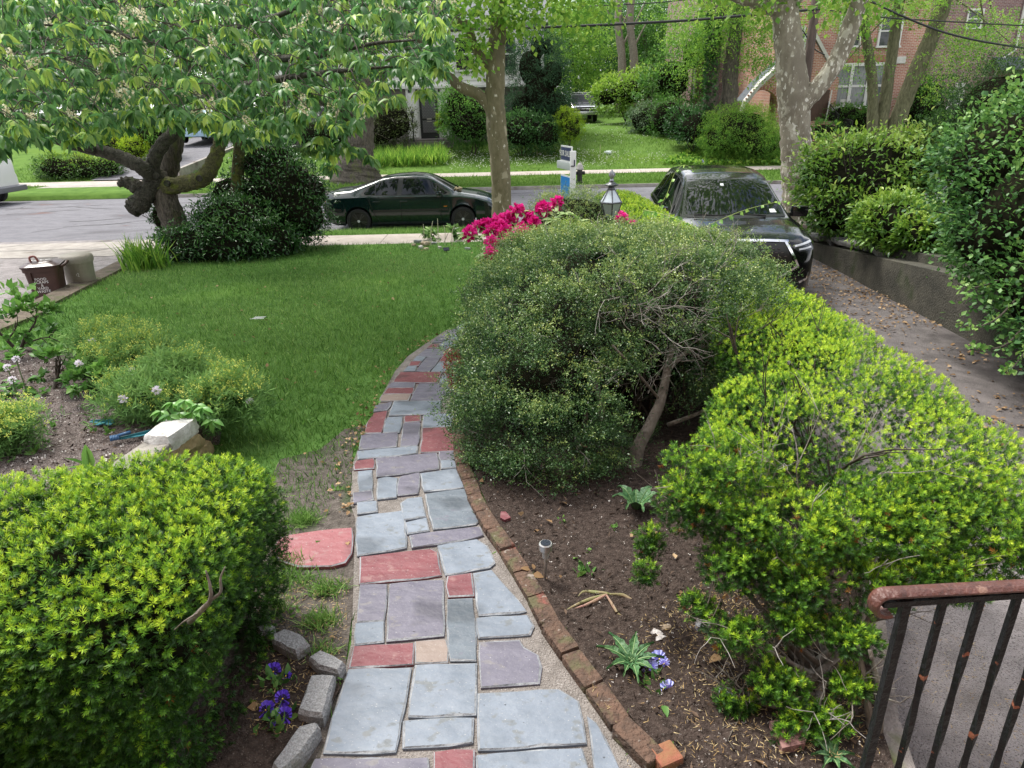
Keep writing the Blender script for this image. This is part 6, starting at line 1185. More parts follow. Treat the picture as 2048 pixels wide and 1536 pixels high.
# brick house at the right
rb = brick_mat("red_brick_wall", (.36, .13, .085), (.45, .20, .13), (.58, .52, .47)); pb = brick_mat("purple_brick_wall", (.19, .09, .09), (.26, .13, .12), (.40, .36, .35)); slatem = M("blue_slate", (.05, .06, .075), (.095, .11, .13), 4, .7, .5, 20, stretch=(1, 1, 5)); stuc = M("pale_stucco", (.50, .50, .52), (.58, .58, .6), 4, .8)
Yb = 38.; gb = fz(Yb) - .05
xa, xb = at(1545, 150, Yb).x, at(1838, 150, Yb).x
t = thing("brick_house", ((xa + xb) / 2, Yb + 4, gb), "red brick house with a steep entrance gable, arched opening and triple white window", "house")
m = MB(); m.box(((xa + xb) / 2, Yb + 4.5, gb + 5.5), (xb - xa, 9, 12)); m.build("front_wall", rb, t)
m = MB(); m.extr([(xa - .3, Yb - .3, gb + 11.4), (xa - .3, Yb + 4.5, gb + 15), (xa - .3, Yb + 9.4, gb + 11.4)], (xb - xa + .6, 0, 0)); m.build("roof", slatem, t)
# entrance gable, one sweeping slope
Yg = Yb - 1.3; G_ = lambda px, py, y=Yg: at(px, py, y); pk_ = G_(1628, 78); L0 = G_(1492, 212); L1_ = G_(1520, 175); L2_ = G_(1560, 138); R0 = G_(1668, 148); zb_ = gb - .2
arch_c = G_(1522, 232); ar = .74; asp = G_(1522, 212).z
outer = [(L0.x, zb_), (L0.x, L0.z), (L1_.x, L1_.z), (L2_.x, L2_.z), (pk_.x, pk_.z), (R0.x, R0.z), (R0.x + .3, R0.z - .2), (R0.x + .3, zb_)]
hole_ = [(arch_c.x + ar * math.cos(a), asp + ar * math.sin(a)) for a in np.linspace(0, math.pi, 13)]; ax0, ax1 = arch_c.x - ar, arch_c.x + ar
def poly_split(m, y0, y1):
    left_ = [(L0.x, zb_), (L0.x, L0.z), (L1_.x, L1_.z)] ; 
    pts = [Vector(p_) for p_ in outer[:1] + outer[1:]] + []
    ol = outer[::-1]; o_ = [Vector(q) for q in outer]; h_ = [Vector((ax1, zb_ + .55))] + [Vector(q) for q in hole_] + [Vector((ax0, zb_ + .55))]
    V, _, F, _, _, _ = delaunay_2d_cdt(o_ + h_, [(i, (i + 1) % len(o_)) for i in range(len(o_))] + [(len(o_) + i, len(o_) + (i + 1) % len(h_)) for i in range(len(h_))], [], 1, 1e-4)
    hp = [tuple(q) for q in h_]; F = [f for f in F if not inside(hp, [sum(V[i].x for i in f) / 3], [sum(V[i].y for i in f) / 3])[0]]
    m.add([(v.x, y0, v.y) for v in V], F)
    for poly, in ((o_,), (h_,)):
        n = len(poly)
        for i in range(n): a, b_ = poly[i], poly[(i + 1) % n]; m.add([(a.x, y0, a.y), (b_.x, y0, b_.y), (b_.x, y1, b_.y), (a.x, y1, a.y)], [(0, 1, 2, 3)])
m = MB(); poly_split(m, Yg, Yg + .35); m.build("gable_wall", rb, t)
m = MB(); P_ = [(q.x, Yg - .06, q.z) for q in (L0 + Vector((-.15, 0, -.35)), L0 + Vector((-.05, 0, 0)), L1_, L2_, pk_ + Vector((0, 0, .1)), R0)]
for i in range(len(P_) - 1):
    a, b_ = Vector(P_[i]), Vector(P_[i + 1]); up = Vector((0, 0, .26)); m.extr([a, b_, b_ + up, a + up], (0, .5, 0))
m.build("gable_coping", M("pale_coping", (.48, .46, .43), (.6, .58, .55), 5, .8), t)
m = MB()
for i in range(1, len(P_) - 1): a, b_ = Vector(P_[i]), Vector(P_[i + 1]); m.extr([a + Vector((0, .5, .18)), b_ + Vector((0, .5, .18)), b_ + Vector((0, .5, .24)), a + Vector((0, .5, .24))], (0, 1.2, 0))
m.build("gable_roof", slatem, t)
m = MB()
for k in range(17): a = math.pi * k / 16; c = Vector((arch_c.x + (ar + .1) * math.cos(a), Yg - .01, asp + (ar + .1) * math.sin(a))); m.box(c, (.075, .06, .2)); vs = m.v[-8:]; R = Matrix.Rotation(-(a - math.pi / 2), 3, 'Y'); m.v[-8:] = [tuple(R @ (Vector(v) - c) + c) for v in vs]
m.build("arch_ring", M("arch_brick", (.30, .13, .09), (.36, .18, .12), 9, .85), t)
c0, c1 = G_(1606, 185), G_(1640, 70); xs0, xs1 = G_(1598, 110).x, G_(1622, 110).x; m = MB(); m.box(((xs0 + xs1) / 2 + .12, Yg - .05, (G_(1610, 165).z + G_(1610, 70).z) / 2), (.55, .06, G_(1610, 70).z - G_(1610, 165).z), bev=.02); m.build("stucco_panel", stuc, t)
c = G_(1635, 240); m = MB(); m.box((c.x - .1, Yg - .02, G_(1630, 215).z - .25), (1.0, .06, 2.1)); m.build("front_door", M("dark_wood_door", (.05, .025, .015), (.08, .04, .025), 8, .5), t)
c = at(1716, 172, Yb); wz_ = window(t, c.x, c.z, 2.75, 2.15, Yb - .03, cols=3, rows=2, fw=.15, gm_=M("curtained_pane", (.10, .11, .11), (.26, .27, .27), 5, .08, lo=.4, hi=.7, stretch=(9, 1, .6)))
m = MB()
for i in range(9): m.box((c.x - 1.22 + i * .305, Yb - .02, c.z + 1.26), (.29, .06, .24))
m.build("window_lintel", MATS["arch_brick"], t)
for px in (1700, 1780): c2 = at(px, 62, Yb); window(t, c2.x, c2.z, 1.15, 1.5, Yb - .02)
for (px, py) in ((1655, 190), (1690, 205), (1600, 60), (1800, 120)): c2 = at(px, py, Yb); m = MB(); m.box((c2.x, Yb - .02, c2.z), (.55, .06, .32), bev=.01); m.build("stone_inset", MATS["pale_coping"], t)
for px, py, dw, dh in ((1676, 221, .9, .5),): c2 = at(px, py, Yg); m = MB(); m.box((c2.x, Yg - .01, c2.z), (.7, .05, .35), bev=.01); m.build("stone_inset", MATS["pale_coping"], t)
# steps and landing with iron rails
sx = at(1640, 260, Yg - 1).x; zt_ = at(1640, 247, Yg - .6).z; brk2 = brick_mat("step_brick", (.33, .14, .09), (.40, .19, .13), (.45, .40, .36))
st = thing("brick_steps", (sx, Yg - 1.5, gb), "red brick steps and landing leading to the brick house door", "steps"); lz = at(1640, 280, 34.9).z
for k in range(4): m = MB(); h = lz + (zt_ - lz) * (k + 1) / 4; m.box((sx - .1, Yg - 1.5 + k * .3 + .6, (h - .3 + gb) / 2 + .1), (1.9, 1.2, h - gb + .3)); m.build("step", brk2, st)
m = MB(); m.box((sx + .5, 35.3, lz - .25), (2.9, 1.7, .5)); m.build("landing", brk2, st)
def rail(name, a, b_, h, n, lab):
    t = thing(name, a, lab, "railing"); a, b_ = Vector(a), Vector(b_); m = MB(); m.tube([a + Vector((0, 0, h)), b_ + Vector((0, 0, h))], .025, 6); m.tube([a + Vector((0, 0, .12)), b_ + Vector((0, 0, .12))], .015, 5); m.build("rail", blackp, t); m = MB()
    for k in range(n + 1): p_ = a.lerp(b_, k / n); m.tube([p_, p_ + Vector((0, 0, h))], .011 if 0 < k < n else .025, 5)
    m.build("balusters", blackp, t)
e1 = at(1612, 297, 34.4); e2 = at(1700, 290, 34.4); rail("iron_railing", (e1.x, 34.4, lz - .35), (e2.x, 34.4, lz - .30), .62, 16, "low black iron railing along the front of the brick landing")
rail("iron_railing", (e2.x, 34.5, lz - .1), (e2.x + .25, 36.2, lz), .95, 10, "black iron railing at the right end of the brick landing"); e3 = at(1664, 247, 36.2); rail("iron_railing", (e3.x + .1, 35.8, lz + .15), (e3.x - .15, Yg - .1, zt_), .95, 9, "sloping black iron handrail beside the brick steps")
m = MB(); c = at(1655, 200, Yg - .3); m.tube([(c.x + .05, Yg - .3, zt_), (c.x + .15, Yg - .3, c.z + .45)], .03, 6); tag(m.build("flagpole", wtrim), "thin white pole standing beside the brick house door", "pole")
# neighbours: purple brick walls left and right of it
Yn = 45.; x0, x1 = at(1388, 100, Yn).x, at(1572, 100, Yn).x; t = thing("brick_house", ((x0 + x1) / 2, Yn + 3, fz(Yn)), "dark purple brick house half hidden behind the ivy covered tree", "house"); m = MB(); m.box(((x0 + x1) / 2, Yn + 4, fz(Yn) + 4.4), (x1 - x0, 8, 10)); m.build("side_wall", pb, t)
for px in (1392, 1464): c = at(px, 110, Yn); m = MB(); m.tube([(c.x, Yn - .1, fz(Yn)), (c.x, Yn - .1, fz(Yn) + 9)], .06, 8); m.build("downspout", wtrim, t)
m = MB(); a, b_ = at(1440, 200, 43.5), at(1545, 150, 43.5); m.extr([(a.x, 43.4, a.z - 1), (b_.x, 43.4, a.z - 1), (b_.x, 43.4, b_.z), (a.x + .7, 43.4, b_.z - .6)], (0, 1.5, 0)); m.build("lean_to_roof", slatem, t)
m = MB(); m.tube([(at(1513, 150, 43.2).x, 43.2, at(1513, 130, 43.2).z), (at(1508, 160, 43.2).x, 43.2, at(1508, 158, 43.2).z), (at(1506, 200, 43.2).x, 43.2, fz(43))], .05, 6); m.build("downspout", wtrim, t)
for (px, py) in ((1425, 60), (1500, 70)): c = at(px, py, Yn); window(t, c.x, c.z, 1.0, 1.5, Yn - .01)
m = MB(); m.extr([(x0 - .3, Yn - .3, fz(Yn) + 9.4), (x0 - .3, Yn + 4, fz(Yn) + 13), (x0 - .3, Yn + 8.5, fz(Yn) + 9.4)], (x1 - x0 + .6, 0, 0)); m.build("roof", slatem, t)
Yr = 42.; x0 = at(1800, 150, Yr).x; x1 = x0 + 11; t = thing("brick_house", ((x0 + x1) / 2, Yr + 3, fz(Yr)), "purple brown brick house wall with a small barred white window at the right", "house"); m = MB(); m.box(((x0 + x1) / 2, Yr + 4, fz(Yr) + 4.4), (x1 - x0, 8, 10)); m.build("side_wall", pb, t)
c = at(1907, 208, Yr); w_ = window(t, c.x, c.z, .85, 1.5, Yr - .02, rows=1, gm_=M("grey_pane", (.12, .12, .13), None, rough=.1)); m = MB()
for k in range(6): m.tube([(c.x - .30 + k * .12, Yr - .1, c.z - .6), (c.x - .30 + k * .12, Yr - .1, c.z + .6)], .014, 5)
for z in (-.35, .35): m.tube([(c.x - .34, Yr - .1, c.z + z), (c.x + .34, Yr - .1, c.z + z)], .014, 5)
m.build("bars", wtrim, w_)
c = at(1914, 172, Yr); m = MB(); m.rock((c.x, Yr - .2, c.z), (.5, .3, .3), 0, 0, .1); m.build("floodlight", wtrim, t)
c = at(1948, 38, Yr); window(t, c.x, c.z, .9, 1.0, Yr - .02)
m = MB(); m.tube([(at(2044, 20, Yr).x, Yr - .1, at(2044, 0, Yr).z + 2), (at(2030, 90, Yr).x, Yr - .1, at(2030, 100, Yr).z), (at(1995, 125, Yr).x, Yr - .1, at(1995, 122, Yr).z), (at(1985, 140, Yr).x, Yr - .1, fz(Yr))], .07, 8); m.build("downspout", wtrim, t)
m = MB(); a = at(2000, 140, Yr - 1.6); m.extr([(a.x, Yr - 1.6, a.z), (a.x + 5, Yr - 1.6, a.z), (a.x + 5, Yr, a.z + .6), (a.x + .5, Yr, a.z + .6)], (0, 0, .12)); m.build("porch_roof", slatem, t)
m = MB(); m.extr([(x0 - .3, Yr - .3, fz(Yr) + 9.4), (x0 - .3, Yr + 4, fz(Yr) + 13), (x0 - .3, Yr + 8.5, fz(Yr) + 9.4)], (x1 - x0 + .6, 0, 0)); m.build("roof", slatem, t)
# utility pole and cables
wood = M("pole_wood", (.045, .032, .026), (.12, .085, .07), 12, .9, .8, 50, stretch=(1, 1, .1)); Yp = 27.9; c = at(1622, 80, Yp); t = thing("utility_pole", (c.x, Yp, fz(Yp)), "dark wooden utility pole behind the forked plane tree", "pole"); m = MB(); m.tube([(c.x, Yp, fz(Yp)), (c.x, Yp, fz(Yp) + 9.5)], [.19, .14], 12); m.build("shaft", wood, t, smooth=True); m = MB(); m.box((c.x, Yp - .2, 8.3), (2.2, .1, .12)); m.build("crossarm", wood, t)
def cable(pts, r, lab):
    P = smooth_path(pts, 8); m = MB(); m.tube(P, r, 6); tag(m.build("cable", M("cable_black", (.012, .012, .012), None, rough=.6), smooth=True), lab, "cable")
cx = c.x
cable([at(700, 52, Yp - .3), at(830, 62, Yp - .3), at(1013, 57, Yp - .3), at(1200, 50, Yp - .3), at(1385, 40, Yp - .3), at(1510, 29, Yp - .3), at(1640, 18, Yp - .3)], .045, "thick black cable crossing the view above the sale sign")
cable([at(1150, 13, Yp), at(1250, 9, Yp), at(1350, 2, Yp), at(1420, -8, Yp)], .018, "thin wire high above the thick cable")
cable([at(1740, 2, Yp - .3), at(1800, 30, Yp - .3), at(1880, 62, Yp - .3), at(1960, 82, Yp - .3), at(2060, 98, Yp - .3)], .035, "cable sagging lower across the right brick house, in front of the leaning trunk")
cable([at(1640, 18, Yp), at(1760, 34, Yp), at(1880, 42, Yp), at(2060, 52, Yp)], .022, "cable running almost level above the barred white window"); cable([at(1560, 52, Yp), at(1600, 56, Yp), at(1626, 95, Yp), at(1650, 110, Yp)], .02, "slack loop of wire hanging beside the utility pole")

# the house this garden belongs to, unseen behind the viewer, added to block sky light
m = MB(); m.box((0, -5.6, 4.0), (13, 7, 8.0)); tag(m.build("house_front", rb), kind='structure')
m = MB(); m.extr([(-7, -2.0, 7.9), (-7, -5.6, 11.5), (-7, -9.2, 7.9)], (14, 0, 0)); tag(m.build("house_roof", slatem), kind='structure')
# ================================================================== TREES AND DISTANT PLANTING
plane_m = M("plane_bark", (.115, .100, .050), (.185, .162, .095), 5, .85, .5, 30, spots=[(3.2, .60, .03, (.30, .27, .18)), (7.5, .645, .02, (.52, .49, .40)), (1.1, .56, .12, (.12, .10, .075))], stretch=(1.6, 1.6, .75))
plane_m2 = M("pale_plane_bark", (.17, .145, .105), (.28, .25, .19), 4, .85, .5, 30, spots=[(3.4, .57, .03, (.42, .39, .31)), (9, .60, .02, (.66, .63, .55)), (1.1, .58, .1, (.19, .165, .125))], stretch=(1.6, 1.6, .8))
rough_m = M("rough_bark", (.05, .042, .034), (.17, .145, .115), 14, .95, 1.0, 26, bdist=.08, stretch=(1.4, 1.4, .3), spots=[(2.5, .6, .1, (.12, .13, .05))])
dark_bark = M("dark_bark", (.028, .026, .020), (.095, .088, .068), 16, .95, 1.0, 30, bdist=.07, spots=[(3, .6, .1, (.06, .075, .03))])
moss_m = M("mossy_bark", (.06, .055, .03), (.15, .145, .06), 18, 1, 1.0, 34, bdist=.07, spots=[(6, .5, .1, (.15, .17, .035))])
green_m = LM("fresh_leaves", [(.035, .095, .014), (.085, .19, .025), (.17, .29, .04), (.28, .38, .07)], .5, .4, .3)
deep_m = LM("deep_green_leaves", [(.012, .040, .012), (.03, .085, .022), (.065, .145, .035)], .45, .3, .4)
mid_m = LM("mid_green_leaves", [(.022, .065, .013), (.055, .135, .024), (.115, .215, .04)], .5, .35, .3)
pine_m = LM("blue_green_needles", [(.010, .030, .014), (.024, .060, .026), (.05, .10, .045)], .6, .15, .2)
FC = [clump_tpl(6, 60 + i, .55, .12, .9) for i in range(5)]
def limb(parent, pts, r, mat, name="limb", seg=12, wob=.07, k=8): P = smooth_path(pts, k); m = MB(); m.tube(P, lerp_list(r if hasattr(r, '__len__') else [r, r * .6], len(P)), seg, wob=wob * (1.7 if mat in (dark_bark, moss_m, rough_m) else 1)); return m.build(name, mat, parent, smooth=True)
def tree(name, lab, base, trunks, bark, ells=None, n=0, per=9, cr_=.5, size=.16, mat=None, seed=1, T=None, group=None, cat="tree", width=1., droop=.4, tint0=0., limbs=5):
    t = thing(name, base, lab, cat, group); tops = []
    for pts, r in trunks: limb(t, pts, r, bark, "trunk", 12); tops.append(Vector(pts[-1]))
    if ells:
        c, p, d, tn = crown(ells, n, per, cr_, seed, droop); scatter("crown", T or FC, p, d + NP.normal(size=p.shape) * .3, NP.uniform(.7, 1.3, len(p)) * size, np.clip(tn + tint0, 0, 1), mat or mid_m, t, width)
        q = random.Random(seed)
        for i in range(limbs):
            e = Vector(c[q.randrange(len(c))]); a = q.choice(tops); pts, r = q.choice(trunks); s_ = Vector(pts[-1]).lerp(Vector(pts[-2]), q.uniform(0, .8)); mid = s_.lerp(e, .5) + Vector((0, 0, .1 * (e - s_).length)); rr = (r[-1] if hasattr(r, '__len__') else r) * .45; limb(t, [s_, mid, e], [rr, rr * .25], bark, "limb", 6, 0)
    return t
def px(Y, *pts): return [at(a, b, Y) for a, b in pts]
# plane tree on the near verge, with its two reaching limbs
Yt = 17.5; T1 = px(Yt, (1005, 470), (1003, 400), (1000, 330), (994, 262), (990, 200), (992, 130), (996, 60), (1002, -20), (1008, -140), (1000, -330))
T1[0].z = -.7
t = tree("plane_tree", "slim mottled plane tree in front of the green car's bonnet", (T1[0].x, Yt, -.62), [(T1, [.30, .245, .24, .245, .235, .22, .19, .165, .15, .1])], plane_m)
limb(t, px(Yt, (990, 255), (980, 215), (955, 188), (925, 176), (900, 156), (872, 132), (840, 100)), [.16, .145, .13, .125, .11, .10, .07], plane_m); limb(t, px(Yt, (990, 155), (975, 130), (955, 105), (943, 75), (935, 50), (905, 40), (865, 22), (830, 10)), [.12, .11, .10, .095, .09, .085, .08, .06], plane_m)
limb(t, px(Yt + .4, (860, 108), (852, 88), (838, 76), (812, 78), (780, 84)), [.12, .115, .12, .10, .06], plane_m); limb(t, [T1[7], T1[7] + Vector((1.2, .3, 1.2)), T1[7] + Vector((2.6, .2, 2.2))], [.1, .05], plane_m); limb(t, [T1[8], T1[8] + Vector((-1.5, -.6, 1.4)), T1[8] + Vector((-3, -1, 2.4))], [.1, .05], plane_m)
def leaves_at(parent, spec, per, spread, size, mat, seed, T=LEAF, width=.8, droop=.7, name="foliage", tint=(.25, .95)):
    r = np.random.default_rng(seed); C = np.repeat(np.array([at(*s_) for s_ in spec]), per, 0); o = r.normal(size=C.shape) * spread; d = unit(o * .8 / spread + r.normal(size=C.shape) * .6 - np.array([0, 0, droop]))
    return scatter(name, T, C + o, d, r.uniform(.6, 1.15, len(C)) * size, r.uniform(*tint, len(C)), mat, parent, width, ups=np.array([0, 0, 1.]) + r.normal(size=C.shape) * .4)
sp = [(rnd.uniform(830, 1130), rnd.uniform(-60, 30), Yt + rnd.uniform(-1.2, 1.2)) for _ in range(60)] + [(rnd.uniform(870, 985), rnd.uniform(20, 130), Yt + rnd.uniform(-.8, .6)) for _ in range(20)] + [(rnd.uniform(1005, 1060), rnd.uniform(15, 60), Yt + rnd.uniform(-.8, .6)) for _ in range(12)] + [(rnd.uniform(1100, 1230), rnd.uniform(-50, 35), Yt + rnd.uniform(-.8, .6)) for _ in range(22)]
leaves_at(t, sp, 30, .22, .15, green_m, 5)
c, p, d, tn = crown([(T1[8].x, Yt, 9.5, 4.5, 4.5, 2.6)], 300, 14, .6, 88); scatter("crown", LEAF, p, d, .19, tn, green_m, t, .9)
# the big forked plane tree by the driveway
T2 = px(Yt, (1612, 462), (1608, 425), (1600, 375), (1593, 310), (1590, 250), (1586, 190), (1581, 120), (1573, 50), (1568, -10), (1560, -120), (1550, -300)); T2[0].z = -.75
t = tree("plane_tree", "thick forked plane tree with pale flaking bark behind the black car", (T2[0].x, Yt, -.62), [(T2, [.85, .56, .42, .365, .345, .36, .335, .30, .30, .25, .15])], plane_m2)
limb(t, px(Yt - .1, (1590, 232), (1610, 200), (1640, 170), (1668, 130), (1690, 85), (1706, 40), (1724, -15), (1740, -110)), [.21, .23, .21, .20, .20, .195, .185, .15], plane_m2); limb(t, px(Yt, (1570, 30), (1545, 14), (1515, 6), (1480, -4), (1430, -22)), [.22, .17, .14, .12, .09], plane_m2); limb(t, px(Yt, (1572, 20), (1592, -5), (1620, -50)), [.2, .16, .1], plane_m2)
leaves_at(t, [(rnd.uniform(1380, 1560), rnd.uniform(-70, 12), Yt + rnd.uniform(-1, 1)) for _ in range(34)] + [(rnd.uniform(1640, 1800), rnd.uniform(-60, 20), Yt + rnd.uniform(-1, 1)) for _ in range(26)], 26, .24, .15, green_m, 6)
c, p, d, tn = crown([(T2[8].x + .6, Yt, 10.2, 5.5, 5., 2.8)], 420, 14, .6, 89); scatter("crown", LEAF, p, d, .19, tn, green_m, t, .9)
# trees standing on the far side
b = px(30.4, (714, 356))[0]; tree("street_tree", "massive grey trunked street tree behind the green car's roof", (b.x, 30.4, -.57), [([Vector((b.x - .05, 30.4, -.75)), *px(30.4, (714, 340), (716, 310), (718, 250), (722, 180), (726, 90), (730, -40), (735, -260))], [1.25, .95, .68, .58, .54, .5, .45, .3])], rough_m, [(b.x, 30.4, 9.5, 6.5, 4.5, 3.0), (b.x + .5, 30.4, 6.2, 4.5, 3, 1.8)], 620, 12, .55, .34, mid_m, 11, T=LEAF, width=.7)
Y4 = 35.5; B = px(Y4, (1425, 225), (1460, 222)); t = tree("ivy_tree", "twin trunked tree wrapped in dark ivy before the purple brick house", ((B[0].x + B[1].x) / 2, Y4, fz(Y4)), [(px(Y4, (1415, 250), (1420, 215), (1424, 150), (1430, 80), (1440, 0), (1450, -150)), [.42, .36, .34, .3, .26, .15]), (px(Y4, (1458, 250), (1458, 215), (1462, 140), (1470, 70), (1482, -10), (1500, -150)), [.46, .40, .36, .3, .25, .15])], rough_m,
    [(*at(1440, 20, Y4), 3.0, 2, 1.9), (*at(1530, 70, Y4 - .5), 1.9, 1.5, 1.5), (*at(1390, 95, Y4), 1.3, 1.2, 1.5), (*at(1520, 140, Y4 - .5), 1.2, 1, .7)], 330, 11, .38, .22, green_m, 12, droop=.7)
iv = np.concatenate([np.array([at(rnd.uniform(-1, 1) * 14 + x0_ + (215 - y0_) * .06, y0_, Y4 - .38 + rnd.uniform(-.1, .3)) for y0_ in np.random.default_rng(3).uniform(20, 240, 900)]) for x0_ in (1416,)]); scatter("ivy", LEAF, iv, NP.normal(size=iv.shape) + np.array([0, -.6, -.3]), NP.uniform(.10, .2, len(iv)), NP.random(len(iv)), deep_m, t, .9)
Y5 = 32.5; b = at(1765, 285, Y5); tree("maple_tree", "three stemmed maple with mossy trunks before the triple white window", (b.x, Y5, fz(Y5)), [(px(Y5, (1752, 310), (1745, 265), (1746, 200), (1742, 140), (1732, 70), (1724, 10), (1715, -120)), [.36, .26, .22, .21, .19, .17, .1]), (px(Y5, (1765, 310), (1762, 260), (1772, 190), (1782, 120), (1792, 50), (1802, -20), (1815, -150)), [.36, .27, .25, .23, .22, .2, .1]), (px(Y5, (1780, 310), (1786, 265), (1808, 205), (1832, 145), (1856, 90), (1880, 30), (1900, -30), (1940, -160)), [.42, .38, .34, .34, .33, .31, .28, .15])],
    M("mossy_maple_bark", (.06, .06, .03), (.16, .15, .085), 12, .95, 1., 40, stretch=(1.4, 1.4, .35)), [(*at(1720, 95, Y5 - .6), 1.1, .9, 1.2), (*at(1715, 165, Y5 - .7), .7, .6, .55), (*at(1900, 130, Y5 - .3), 1.5, 1.1, 1.1), (*at(1960, 70, Y5), 2.2, 1.5, 1.2), (*at(1780, -10, Y5), 3.5, 2.2, 1.2), (*at(1870, 190, Y5), .8, .7, .5), (*at(1690, 20, Y5), 1.3, 1, .8)], 270, 13, .32, .19, green_m, 13, droop=.6, limbs=9)
# conifer and shrubs in front of the white house
Y6 = 37.2; b = at(1085, 285, Y6)
def shrub(name, lab, spec, n, size, mat, seed, cat="shrub", **k): e = [(*at(a, b_, Y), rx, ry, rz) for a, b_, Y, rx, ry, rz in spec]; return leafbush(name, lab, cat, e, n, size, mat, seed, loc=(e[0][0], e[0][1], fz(e[0][1])) if e[0][1] > 27 else None, **k)
t = shrub("conifer", "tall dark blue green conifer at the white house's right corner", [(1078, 190, Y6, 1.5, 1.2, 2.3), (1060, 135, Y6, 1.1, 1, 1.5), (1105, 150, Y6 - .4, .9, .9, 1.2), (1115, 215, Y6 - .5, .9, .8, 1.3), (1075, 95, Y6, .7, .7, 1.0), (1040, 215, Y6 - .3, .8, .7, 1.2), (1095, 95, Y6, .5, .5, .7)], 5600, .17, pine_m, 43, "tree", T=FC, width=.5, depth=.6, lump=.3, base=.4, up=.5, cs=.5, jit=.9)
c = np.array([at(rnd.gauss(1085, 26), rnd.uniform(45, 140), Y6 + rnd.uniform(-.6, .6)) for _ in range(500)]); scatter("wispy_top", FC, c, NP.normal(size=c.shape) + np.array([0, 0, .5]), .16, NP.random(500), pine_m, t, .6)
shrub("clipped_shrub", "broad bright green shrub right of the white house's front door", [(940, 240, 36.4, 1.45, 1.1, 1.35), (915, 215, 36.6, .8, .8, 1.0)], 5200, .14, mid_m, 44, base=.4, up=.5)
shrub("laurel_shrub", "glossy low laurel between the slim plane trunk and the conifer", [(1045, 262, 36, 1.2, .9, .95), (1090, 270, 35.8, .9, .8, .8)], 3600, .14, deep_m, 45, base=.5, up=.5)
yg_m = LM("golden_green", [(.06, .13, .012), (.20, .30, .018), (.36, .42, .03)], .5, .3, .2)
shrub("golden_shrub", "pointed golden green globe shrub at the conifer's right foot", [(1142, 256, 35.4, .62, .6, .78), (1130, 240, 35.4, .4, .4, .6)], 2600, .09, yg_m, 46, k=2, base=.3, up=.6, T=FC)
shrub("golden_shrub", "small golden green shrub against the white door surround", [(888, 245, 37.6, .42, .4, .50)], 1200, .09, yg_m, 47, base=.4, up=.5, T=FC)
shrub("dark_shrub", "dark reddish green shrub left of the white house's front door", [(785, 245, 37.3, 1.2, 1., 1.1), (760, 265, 37, .9, .8, .8)], 3600, .12, LM("bronze_leaves", [(.03, .03, .012), (.05, .075, .02), (.09, .12, .03)], .5, .25), 48, base=.4, up=.5)
shrub("dark_shrub", "dark shrub under the low windows of the white house, left of the massive trunk", [(640, 270, 37.5, 1.6, 1., .9), (560, 275, 37.5, 1.2, 1, .8)], 3000, .14, deep_m, 49)
gp_ = in_poly([at(745, 318, 34.3).xy, at(895, 318, 34.3).xy, at(890, 300, 36.2).xy, at(755, 298, 36.2).xy], 2600, gfar); t = thing("ornamental_grass", (gp_[0][0], 35, fz(35)), "long clump of arching strap leaves below the white house's door", "plant"); scatter("blades", BEND, gp_, np.array([0, -.1, 1.]) + NP.normal(size=gp_.shape) * .35, NP.uniform(.45, .8, len(gp_)), NP.random(len(gp_)), green_m, t, .07)
# far left
shrub("rounded_shrub", "low wide clipped shrub across the road, green top over dark leaves", [(160, 338, 33.8, 1.9, 1., .66), (110, 335, 33.6, .8, .8, .6), (210, 338, 33.8, .8, .7, .62)], 4600, .12, LM("yellowish_top", [(.014, .04, .010), (.06, .13, .02), (.22, .30, .03)], .5, .3), 50, base=.2, up=.75)
shrub("golden_hedge", "yellow green hedge sloping down behind the dark cherry limb", [(235, 292, 36.5, 1.2, .9, .75), (270, 300, 36, .7, .7, .6)], 2600, .13, yg_m, 51, base=.4, up=.5, T=FC); shrub("bushy_shrub", "light green bush beside the yellow hedge across the road", [(300, 268, 37, 1.2, 1, 1.1)], 2400, .15, green_m, 52)
# right of the far lawn
shrub("mound_shrub", "feathery light green mounded shrub left of the brick arch", [(1478, 262, 34.2, 1.75, 1.3, 1.15), (1520, 285, 33.6, 1.1, 1., .8), (1440, 280, 34, .9, .9, .7)], 6800, .13, green_m, 53, T=FC, width=.6, lump=.2, base=.35, up=.5)
shrub("dark_shrub", "dark low shrub at the foot of the ivy covered tree", [(1395, 258, 35.5, 1.1, .9, .95), (1365, 245, 37, .9, .9, .9)], 3200, .14, deep_m, 54)
shrub("grey_shrub", "greyish green rounded shrub at the far lawn's right edge", [(1292, 240, 43, 1.2, 1., .95)], 2400, .13, LM("greyish_leaves", [(.04, .075, .04), (.10, .155, .08), (.2, .26, .15)], .6, .25), 55); shrub("green_shrub", "green shrub between the greyish shrub and the dark ones", [(1335, 238, 41, 1.1, 1, 1.2), (1275, 232, 45, .7, .7, .5)], 2600, .14, mid_m, 56)
shrub("spreading_maple", "low spreading yellow green maple beyond the pickup", [(1255, 185, 49, 2.1, 1.5, 1.4), (1215, 195, 49, 1.2, 1., .9), (1300, 175, 48, 1.5, 1.2, 1.3)], 4800, .22, LM("yellow_maple", [(.07, .14, .018), (.15, .25, .03), (.28, .36, .06)], .5, .4), 57, "tree", depth=.8, lump=.25, cs=.5)
shrub("understory_tree", "leafy young tree before the purple brick wall left of the ivy", [(1345, 160, 44, 2.0, 1.5, 2.2), (1385, 110, 44, 1.3, 1., 1.6)], 4200, .22, mid_m, 58, "tree", depth=.85, lump=.25, cs=.45, base=.45)
